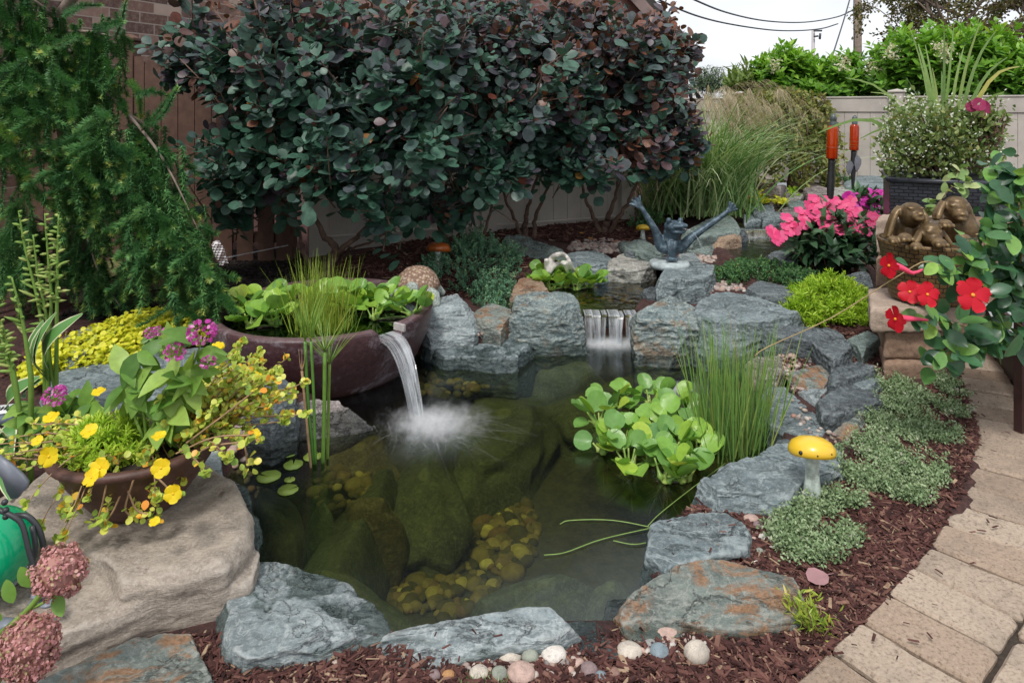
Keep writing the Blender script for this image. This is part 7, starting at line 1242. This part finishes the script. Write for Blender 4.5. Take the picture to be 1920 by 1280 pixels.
# pink sedum heads
SED = leafmat("pink_sedum", [(0, (.34, .24, .13)), (.35, (.46, .20, .20)), (.75, (.66, .36, .36)), (1, (.46, .44, .20))], .6, .2, .3, .2); rng = np.random.default_rng(201); sd = thing("autumn_sedum", dp(-30, 1230, 1.6), "autumn sedum with dusty pink flower heads leaning over the sandstone", "flowering plant"); Ys = 1.62
q = MB(); q.tube(curve([dp(x, y, Ys) for x, y in ((-40,1215),(10,1180),(50,1145),(75,1115),(100,1080))], 12), .007, 7, .6); q.tube(curve([dp(x, y, Ys) for x, y in ((58,1140),(80,1130),(110,1110))], 6), .0035, 6, .6); q.build("stem", HST, sd); q = MB()
for (x, y), d in (((25,1130),(-.2,0,.5)),((60,1100),(-.3,-.1,.6)),((20,1175),(.3,-.6,-.6)),((5,1160),(-.4,-.5,.4)),((105,1110),(.4,-.4,-.4)),((10,1260),(-.3,-.6,-.1)),((5,1235),(.2,-.7,.0))): X, Yv, Z = axes(unit(np.array([d])), np.array([[0, -.8, .6]])); q.inst(*OVAL, np.array([tuple(dp(x, y, Ys - .02))]), X, Yv, Z, [.055], .4)
q.build("leaves", GRN, sd)
for (x, y, rx, ry) in ((112,1070,47,43),(58,1200,48,44),(22,1225,42,38),(60,1235,44,34)):
    q = MB(); n_ = 1700; u = sphere(n_); c = np.array(dp(x, y, Ys - .03)); lump = np.array([1 + .34 * noise.noise(Vector(w) * 3.2 + Vector((x, y, 0))) for w in u]); pos = c + u * lump[:, None] * np.array([rx, rx * .9, ry]) / F * Ys * .93 + rnd(n_, .0012); X, Yv, Z = axes(sphere(n_), unit(u + rnd(n_, .3))); q.inst(*ROUND, pos - Yv * .004, X, Yv, Z, rng.uniform(.0055, .0095, n_), np.clip(rng.normal(.5, .22, n_) , 0, 1)); q.ball(c, np.array([rx, rx * .9, ry]) / F * Ys * .86, 14, 10, .25); q.build("flower_head", SED, sd)
# ---------------------------------------------------------------- pebbles
def pebm(name, c):
    n = N(name); v = n.coords(True); f = n.noise(v, 230, 6, .75); h = n.noise(v, 28, 5, .7, .8); st = n.noise(n.coords(True, (1, 1, 6)), 35, 5, .6)
    k = n.ramp(h, [(.3, tuple(x * .62 for x in c)), (.55, c), (.75, tuple(min(1, x * 1.2) for x in c))]); k = n.mix(n.ramp(f, [(.34, .75), (.46, 0.)]), k, tuple(x * .35 for x in c)); k = n.mix(n.ramp(st, [(.56, 0.), (.66, .45)]), k, tuple(x * .55 for x in c)); n.col(k); n.set(Roughness=.72); n.bump(f, .25, .003); return n.m
PM = {k: pebm("pebble_" + k, c) for k, c in dict(white=(.62, .57, .52), cream=(.52, .46, .39), pink=(.46, .32, .27), grey=(.27, .27, .26), blue=(.20, .25, .28), mauve=(.24, .17, .17), tan=(.36, .22, .15), orange=(.42, .22, .09), green=(.26, .28, .23), brown=(.24, .14, .11)).items()}
def pebble(px, py, w, h, col, label, name="pebble", z=None, ang=False):
    rs = np.random.default_rng(int(px * 7 + py * 13)); c = np.array(gz(px, py + h * .3)) if z is None else np.array(at(px, py + h * .3, z)); r = w / 2 / F * c[1]; b = MB(); sg, rg = (9, 6) if ang else (16, 11); b.ball((0, 0, 0), (r, r * rs.uniform(.75, .95), max(.3 * r, r * min(.8, h / w * .8))), sg, rg); V = b.v[0]; off = Vector(rs.random(3) * 50)
    V *= np.array([1 + (.35 if ang else .11) * noise.noise(Vector(v_ / r) * (.8 if not ang else 1.6) + off) for v_ in V])[:, None]; a = rs.uniform(-.5, .5); V[:] = V @ np.array([[math.cos(a), math.sin(a), 0], [-math.sin(a), math.cos(a), 0], [0, 0, 1]]); hz = V[:, 2].max(); b.v[0] = V + c + [0, 0, hz * .85]; return tag(b.build(name, PM[col], smooth=not ang), label, "pebble", "loose pebbles around the pond")
for a in [(997,1201,26,12,"white","small flat white pebble at the top of the front pebble heap"),(1024,1203,31,30,"white","speckled pinkish white pebble crowning the front heap"),(957,1228,46,26,"cream","long cream pebble against the pale front stone"),(994,1231,33,30,"green","greyish olive pebble in the middle of the front heap"),(1038,1226,50,34,"white","biggest white pebble of the front heap"),(910,1245,26,15,"blue","blue pebble tucked under the pale front stone"),(898,1262,38,24,"cream","cream pebble near the grass tuft"),(936,1264,33,28,"green","grey green pebble between two larger ones near the grass tuft"),(978,1262,54,36,"pink","large pinkish tan pebble at the lower edge of the front heap"),(841,1267,26,23,"orange","round orange pebble left of the grass tuft"),(815,1268,24,24,"mauve","purple grey chip beside the orange pebble"),(1083,1245,27,20,"pink","small pinkish pebble below the dark low slate"),(1104,1256,33,30,"mauve","mauve stone below the dark low slate"),(1124,1267,30,18,"blue","pale blue chip beside the mauve stone"),(1153,1262,24,20,"brown","dark brown pebble near the lower photo edge"),(1180,1220,48,28,"cream","cream pebble at the end of the dark low slate"),(1218,1206,28,18,"grey","light grey pebble under the rusty green slate"),(1236,1222,40,27,"blue","teal blue pebble under the rusty green slate"),(1252,1188,50,22,"pink","curved pink stone leaning on the rusty green slate"),(1257,1199,28,13,"blue","flat blue grey chip below the curved pink stone"),(1270,1224,14,20,"white","narrow whitish pebble beside the heart shaped one"),(1306,1222,48,56,"cream","large cream heart shaped pebble standing alone"),(1336,1215,22,14,"tan","tan pebble right of the heart shaped one"),(550,1203,40,22,"white","white pebble lying in front of the grey slate wedge"),(601,1215,42,34,"blue","round blue grey pebble in front of the grey slate wedge"),(573,1224,30,18,"green","greenish pebble between the white and blue ones"),(532,1248,22,15,"pink","pale pink pebble near the rust streaked slab"),(654,1204,16,10,"white","little white pebble near the tip of the slate wedge"),(1377,957,34,14,"cream","long cream pebble by the broad slate boulder"),(1410,953,28,24,"white","rough white stone by the big mushroom"),(1408,973,30,18,"pink","pink pebble below the rough white stone"),(1370,1028,44,26,"brown","brown pebble on the edge of the bark sprinkled slate"),(1422,985,20,16,"mauve","mauve pebble in the mulch by the thyme"),(1430,1008,17,16,"white","round white pebble in the mulch by the thyme"),(1412,1011,16,12,"pink","tiny pinkish pebble beside the round white one"),(1424,1034,17,16,"green","grey green pebble at the thyme's corner"),(1417,1056,26,11,"white","flat white pebble above the rusty green slate"),(1405,995,14,10,"grey","tiny grey pebble on the bark sprinkled slate's edge"),(1636,1098,12,8,"white","white pebble lying close to the pavers"),(435,845,20,14,"pink","pink pebble at the pond's left edge under the purslane"),(494,828,26,20,"grey","grey pebble beside the wet pink stone"),(512,800,22,18,"mauve","mauve pebble left of the wet pink stone"),(505,790,24,14,"blue","bluish pebble at the dark rounded stone's foot"),(1420,690,30,18,"tan","tan rounded pebble by the pale pinkish stone"),(1485,668,16,14,"pink","pinkish pebble on the gravel shelf")]: pebble(*a)
rng = np.random.default_rng(211)
def gravel(poly, n_, s0, s1, label, cols, seed, z=None, lift=.004):
    global rng
    rng = np.random.default_rng(seed); xy, d, P = mat_points(poly, n_); zz = (ground(xy[:, 0], xy[:, 1]) if z is None else np.full(n_, z)) + lift; b = MB(); u = MB(); u.ball((0, 0, 0), 1, 7, 5); T = u.v[0]; TF = [tuple(f) for f in u.fs[0][0]]; th = rng.random(n_) * 6.28; X = np.c_[np.cos(th), np.sin(th), np.zeros(n_)]; Yv = np.c_[-np.sin(th), np.cos(th), np.zeros(n_)]; Z = np.tile(UPV, (n_, 1)); s = rng.uniform(s0, s1, n_); b.inst(T, TF, np.c_[xy, zz], X, Yv, Z, np.stack([s, s * rng.uniform(.6, .95, n_), s * rng.uniform(.45, .7, n_)], 1), rng.random(n_)); return stuff(b.build("gravel", cols), label, "gravel")
GRV = leafmat("mixed_gravel", [(0, (.16, .16, .16)), (.25, (.36, .25, .21)), (.5, (.44, .38, .33)), (.7, (.26, .18, .17)), (.85, (.50, .47, .43)), (1, (.40, .22, .17))], .7, 0, .3, .2, 60)
gravel([(1075,455),(1130,448),(1190,458),(1235,478),(1160,480),(1110,468),(1060,470)], 420, .014, .034, "pinkish river gravel on the bank of the upper pool", GRV, 212); gravel([(1270,495),(1310,470),(1345,480),(1330,500),(1290,505)], 90, .014, .03, "river gravel beside the frog statue", GRV, 213); gravel([(1280,555),(1330,525),(1390,535),(1400,548),(1340,552),(1310,570)], 160, .012, .03, "river gravel between the cascade boulders", GRV, 214)
gravel([(1470,660),(1500,680),(1500,705),(1460,715),(1500,740),(1540,735),(1560,710),(1520,680),(1640,690),(1650,720),(1560,730),(1470,720),(1450,690)], 280, .009, .024, "mixed gravel on the shelf behind the rush clump", GRV, 215); gravel([(790,640),(830,628),(920,605),(960,615),(920,632),(850,648)], 120, .012, .03, "pale gravel between bowl and flat waterline slates", GRV, 216); gravel([(470,770),(520,770),(510,830),(480,850),(440,850),(430,820)], 80, .012, .026, "gravel in the corner under the purslane", GRV, 217); gravel([(1480,365),(1530,352),(1600,350),(1640,362),(1600,380),(1520,385)], 220, .02, .05, "pale pebbles along the foot of the vinyl fence", GRV, 218); gravel([(1395,960),(1440,965),(1445,1050),(1400,1060),(1385,1000)], 60, .005, .012, "fine gravel mixed into the mulch by the thyme", GRV, 219)
gravel([(870,1215),(1000,1195),(1060,1215),(1130,1240),(1100,1275),(980,1280),(870,1275)], 110, .004, .0135, 'small mixed pebbles filling the front pebble heap', GRV, 301, lift=.012); gravel([(1180,1180),(1260,1178),(1330,1215),(1330,1245),(1200,1240)], 70, .004, .012, 'small pebbles scattered below the rusty green slate', GRV, 302, lift=.012); gravel([(530,1195),(600,1190),(670,1205),(640,1250),(540,1260)], 46, .004, .012, 'small pebbles in front of the grey slate wedge', GRV, 303, lift=.012); gravel([(1420,680),(1500,650),(1540,690),(1480,745),(1540,800),(1580,830),(1545,850),(1500,800),(1440,720)], 120, .006, .016, 'river pebbles between the right hand bank slates', GRV, 304, lift=.012)
BEDG = leafmat("algae_pebbles", [(0, (.06, .055, .022)), (.4, (.14, .11, .04)), (.7, (.25, .19, .06)), (.85, (.17, .10, .045)), (1, (.50, .42, .12))], .8, 0, .2, .3, 40)
def sunk(poly, n_, s0, s1, zz, label, seed):
    global rng
    rng = np.random.default_rng(seed); P = np.array([tuple(at(x, y, zz))[:2] for x, y in poly]); lo, hi = P.min(0), P.max(0); q = lo + rng.random((n_ * 4, 2)) * (hi - lo); q = q[inpoly(q[:, 0], q[:, 1], P)][:n_]; n_ = len(q); z = ground(q[:, 0], q[:, 1]) if zz < -.2 else np.full(n_, zz); z = np.maximum(z, zz - .1) + .008; b = MB(); u = MB(); u.ball((0, 0, 0), 1, 9, 6); T = u.v[0]; TF = [tuple(f) for f in u.fs[0][0]]; th = rng.random(n_) * 6.28; X = np.c_[np.cos(th), np.sin(th), np.zeros(n_)]; Yv = np.c_[-np.sin(th), np.cos(th), np.zeros(n_)]; s = rng.uniform(s0, s1, n_) * (1 + (rng.random(n_) < .12) * .6); b.inst(T, TF, np.c_[q, z], X, Yv, np.tile(UPV, (n_, 1)), np.stack([s, s * rng.uniform(.6, .95, n_), s * .6], 1), rng.random(n_)); return stuff(b.build("gravel", BEDG), label, "gravel")
sunk([(700,1000),(760,930),(860,890),(960,900),(1010,960),(1000,1040),(930,1100),(840,1150),(740,1130),(690,1070)], 900, .012, .036, -.33, "golden pebbles covering the floor of the pond", 221); sunk([(770,720),(800,690),(900,690),(930,720),(880,745),(800,750)], 130, .015, .034, -.07, "yellowish pebbles under shallow water by the bowl", 222)
sunk([(1020,560),(1060,530),(1120,520),(1200,515),(1215,540),(1190,575),(1090,580)], 200, .015, .035, ZU - .04, "brown pebbles under the water of the upper pool", 223); sunk([(570,900),(640,880),(720,900),(700,960),(600,960)], 60, .014, .03, -.12, "olive pebbles under water near the papyrus", 224)
# ---------------------------------------------------------------- mulch
CHM = leafmat("red_bark_chips", [(0, (.028, .012, .011)), (.4, (.075, .029, .025)), (.75, (.13, .056, .046)), (.93, (.20, .11, .08)), (1, (.36, .26, .17))], .85, 0, .25, .3, 60); CHD = leafmat("black_mulch_chips", [(0, (.008, .007, .007)), (.7, (.026, .021, .020)), (1, (.06, .048, .042))], .9, 0, .25, .3, 60)
def chips(poly, n_, l0, l1, label, m, seed, lift=.004):
    global rng
    rng = np.random.default_rng(seed); xy, d, P = mat_points(poly, n_); ok = ~inpoly(xy[:, 0], xy[:, 1], POND) & ~inpoly(xy[:, 0], xy[:, 1], UP) & ~inpoly(xy[:, 0], xy[:, 1], PATHPOLY); xy = xy[ok]; n_ = len(xy); z = ground(xy[:, 0], xy[:, 1]) + lift + rng.random(n_) * .012
    Yv = unit(np.c_[rng.normal(0, 1, (n_, 2)), rng.normal(0, .16, n_)]); Z = unit(UPV + rnd(n_, .3)); X = unit(np.cross(Yv, Z)); Z = np.cross(X, Yv); L_ = rng.uniform(l0, l1, n_) * rng.uniform(.5, 1.2, n_); b = MB(); b.inst(*CHIP, np.c_[xy, z], X, Yv, Z, np.stack([L_ * rng.uniform(.10, .32, n_), L_, L_ * .14], 1), rng.random(n_) ** 1.15); return stuff(b.build("mulch", m, smooth=False), label, "mulch")
chips([(330,1200),(560,1180),(720,1200),(1000,1225),(1170,1180),(1210,1090),(1240,980),(1290,930),(1480,900),(1600,860),(1640,760),(1800,700),(1840,800),(1800,930),(1700,1090),(1560,1240),(1440,1360),(800,1420),(300,1420)], 34000, .014, .050, "red brown bark mulch around the front rocks and along the path", CHM, 231)
chips([(1440,655),(1480,620),(1600,600),(1660,610),(1650,720),(1560,760),(1440,720)], 2600, .02, .05, "red brown bark mulch between the right hand slates", CHM, 232)
chips([(560,520),(700,470),(850,440),(1000,420),(1140,405),(1230,430),(1180,460),(1050,455),(960,440),(1000,500),(900,560),(800,560),(700,520)], 9000, .03, .085, "dark red bark mulch under the smoke bushes", CHM, 233); chips([(250,600),(330,560),(440,545),(450,610),(380,640),(260,640),(60,700),(40,720),(0,700),(100,630)], 5000, .02, .065, "red bark mulch under the weeping spruce", CHM, 235)
chips([(100,600),(200,540),(350,540),(440,470),(560,470),(600,520),(520,545),(400,570),(240,600)], 9000, .02, .06, "black mulch heaped along the brown fence", CHD, 234)
def bits(pts, label, m=CHM, z=None):
    rs = np.random.default_rng(len(pts) * 7 + int(pts[0][0])); b = MB(); n_ = len(pts); P = np.array([tuple(at(x, y, zz)) for x, y, zz in pts]); Yv = unit(np.c_[rs.normal(0, 1, (n_, 2)), rs.normal(0, .05, n_)]); Z = np.tile(UPV, (n_, 1)); X = np.cross(Yv, Z); L_ = rs.uniform(.008, .032, n_); b.inst(*CHIP, P + UPV * .003, X, Yv, Z, np.stack([L_ * .25, L_, L_ * .12], 1), rs.random(n_)); return stuff(b.build("mulch", m, smooth=False), label, "mulch")
rs_ = random.Random(9)
bits([(rs_.uniform(*r[:2]), rs_.uniform(*r[2:4]), r[4]) for r in [(1500,1860,1040,1250,.084)] * 18 + [(1790,1915,720,1000,.084)] * 30 + [(1820,1905,660,760,.084)] * 16 if True], "stray bark chips scattered over the pavers"); bits([(rs_.uniform(1240,1390), rs_.uniform(975,1035), .108) for _ in range(12)] + [(rs_.uniform(700,1000), rs_.uniform(1180,1240), .118) for _ in range(7)] + [(rs_.uniform(1440,1560), rs_.uniform(730,800), .10) for _ in range(5)], "bark chips lying on the front slates")
# fallen leaves, hose, grass
FALLEN = leafmat("fallen_leaf", [(0, (.36, .20, .21)), (.4, (.30, .16, .17)), (.6, (.42, .18, .05)), (1, (.50, .24, .05))], .6, .1, .3, .15)
for (x, y, s, tn, lab) in ((1552,1092,.075,.05,"dusty pink fallen leaf lying on the mulch near the pavers"),(1112,452,.05,.8,"orange fallen leaf on the mulch under the far smoke bush"),(1095,442,.045,.7,"small rusty leaf on the mulch behind the gravel bank"),(1690,855,.02,1,"tiny orange leaf scrap on the thyme carpet"),(1222,452,.035,.9,"orange leaf beside the small yellow mushroom")):
    b = MB(); X, Yv, Z = axes(unit(np.array([[-.8, -.3, .05]])), np.array([[0, -.2, 1.0]])); b.inst(*ROUND, np.array([tuple(gz(x, y))]) + UPV * .025, X, Yv, Z, [s], tn); b.tube([gz(x, y) + Vector((0, 0, .026)), gz(x, y) + Vector((s * .3, s * .12, .022))], .0015, 4, tn); tag(b.build("fallen_leaf", FALLEN), lab, "leaf")
b = MB(); b.tube(curve([tuple(gz(x, y) + Vector((0, 0, .012))) for x, y in ((1345,1192),(1390,1185),(1430,1170),(1470,1158),(1510,1150))], 14), .011, 8); tag(b.build("irrigation_hose", CABLE), "black irrigation hose half buried beside the rusty green slate", "hose")
b = MB(); b.tube(curve([tuple(gz(x, y) + Vector((0, 0, .01))) for x, y in ((225,640),(290,615),(350,598),(410,590),(440,580))], 12), .009, 8); tag(b.build("irrigation_hose", CABLE), "black drip hose lying under the weeping spruce", "hose")
rng = np.random.default_rng(241); xy, d, P = mat_points([(865,1275),(905,1264),(940,1272),(955,1300),(860,1300)], 420); b = MB(); ribbon(b, arcs(np.c_[xy, zc(xy[:, 0], xy[:, 1])], unit(rnd(len(xy), .4) + UPV), rng.uniform(.012, .04, len(xy)), .3, 4), .0028, np.clip(rng.normal(.5, .2, len(xy)), 0, 1)); stuff(b.build("grass", GRASS), "little tuft of green grass at the front mulch edge", "grass")
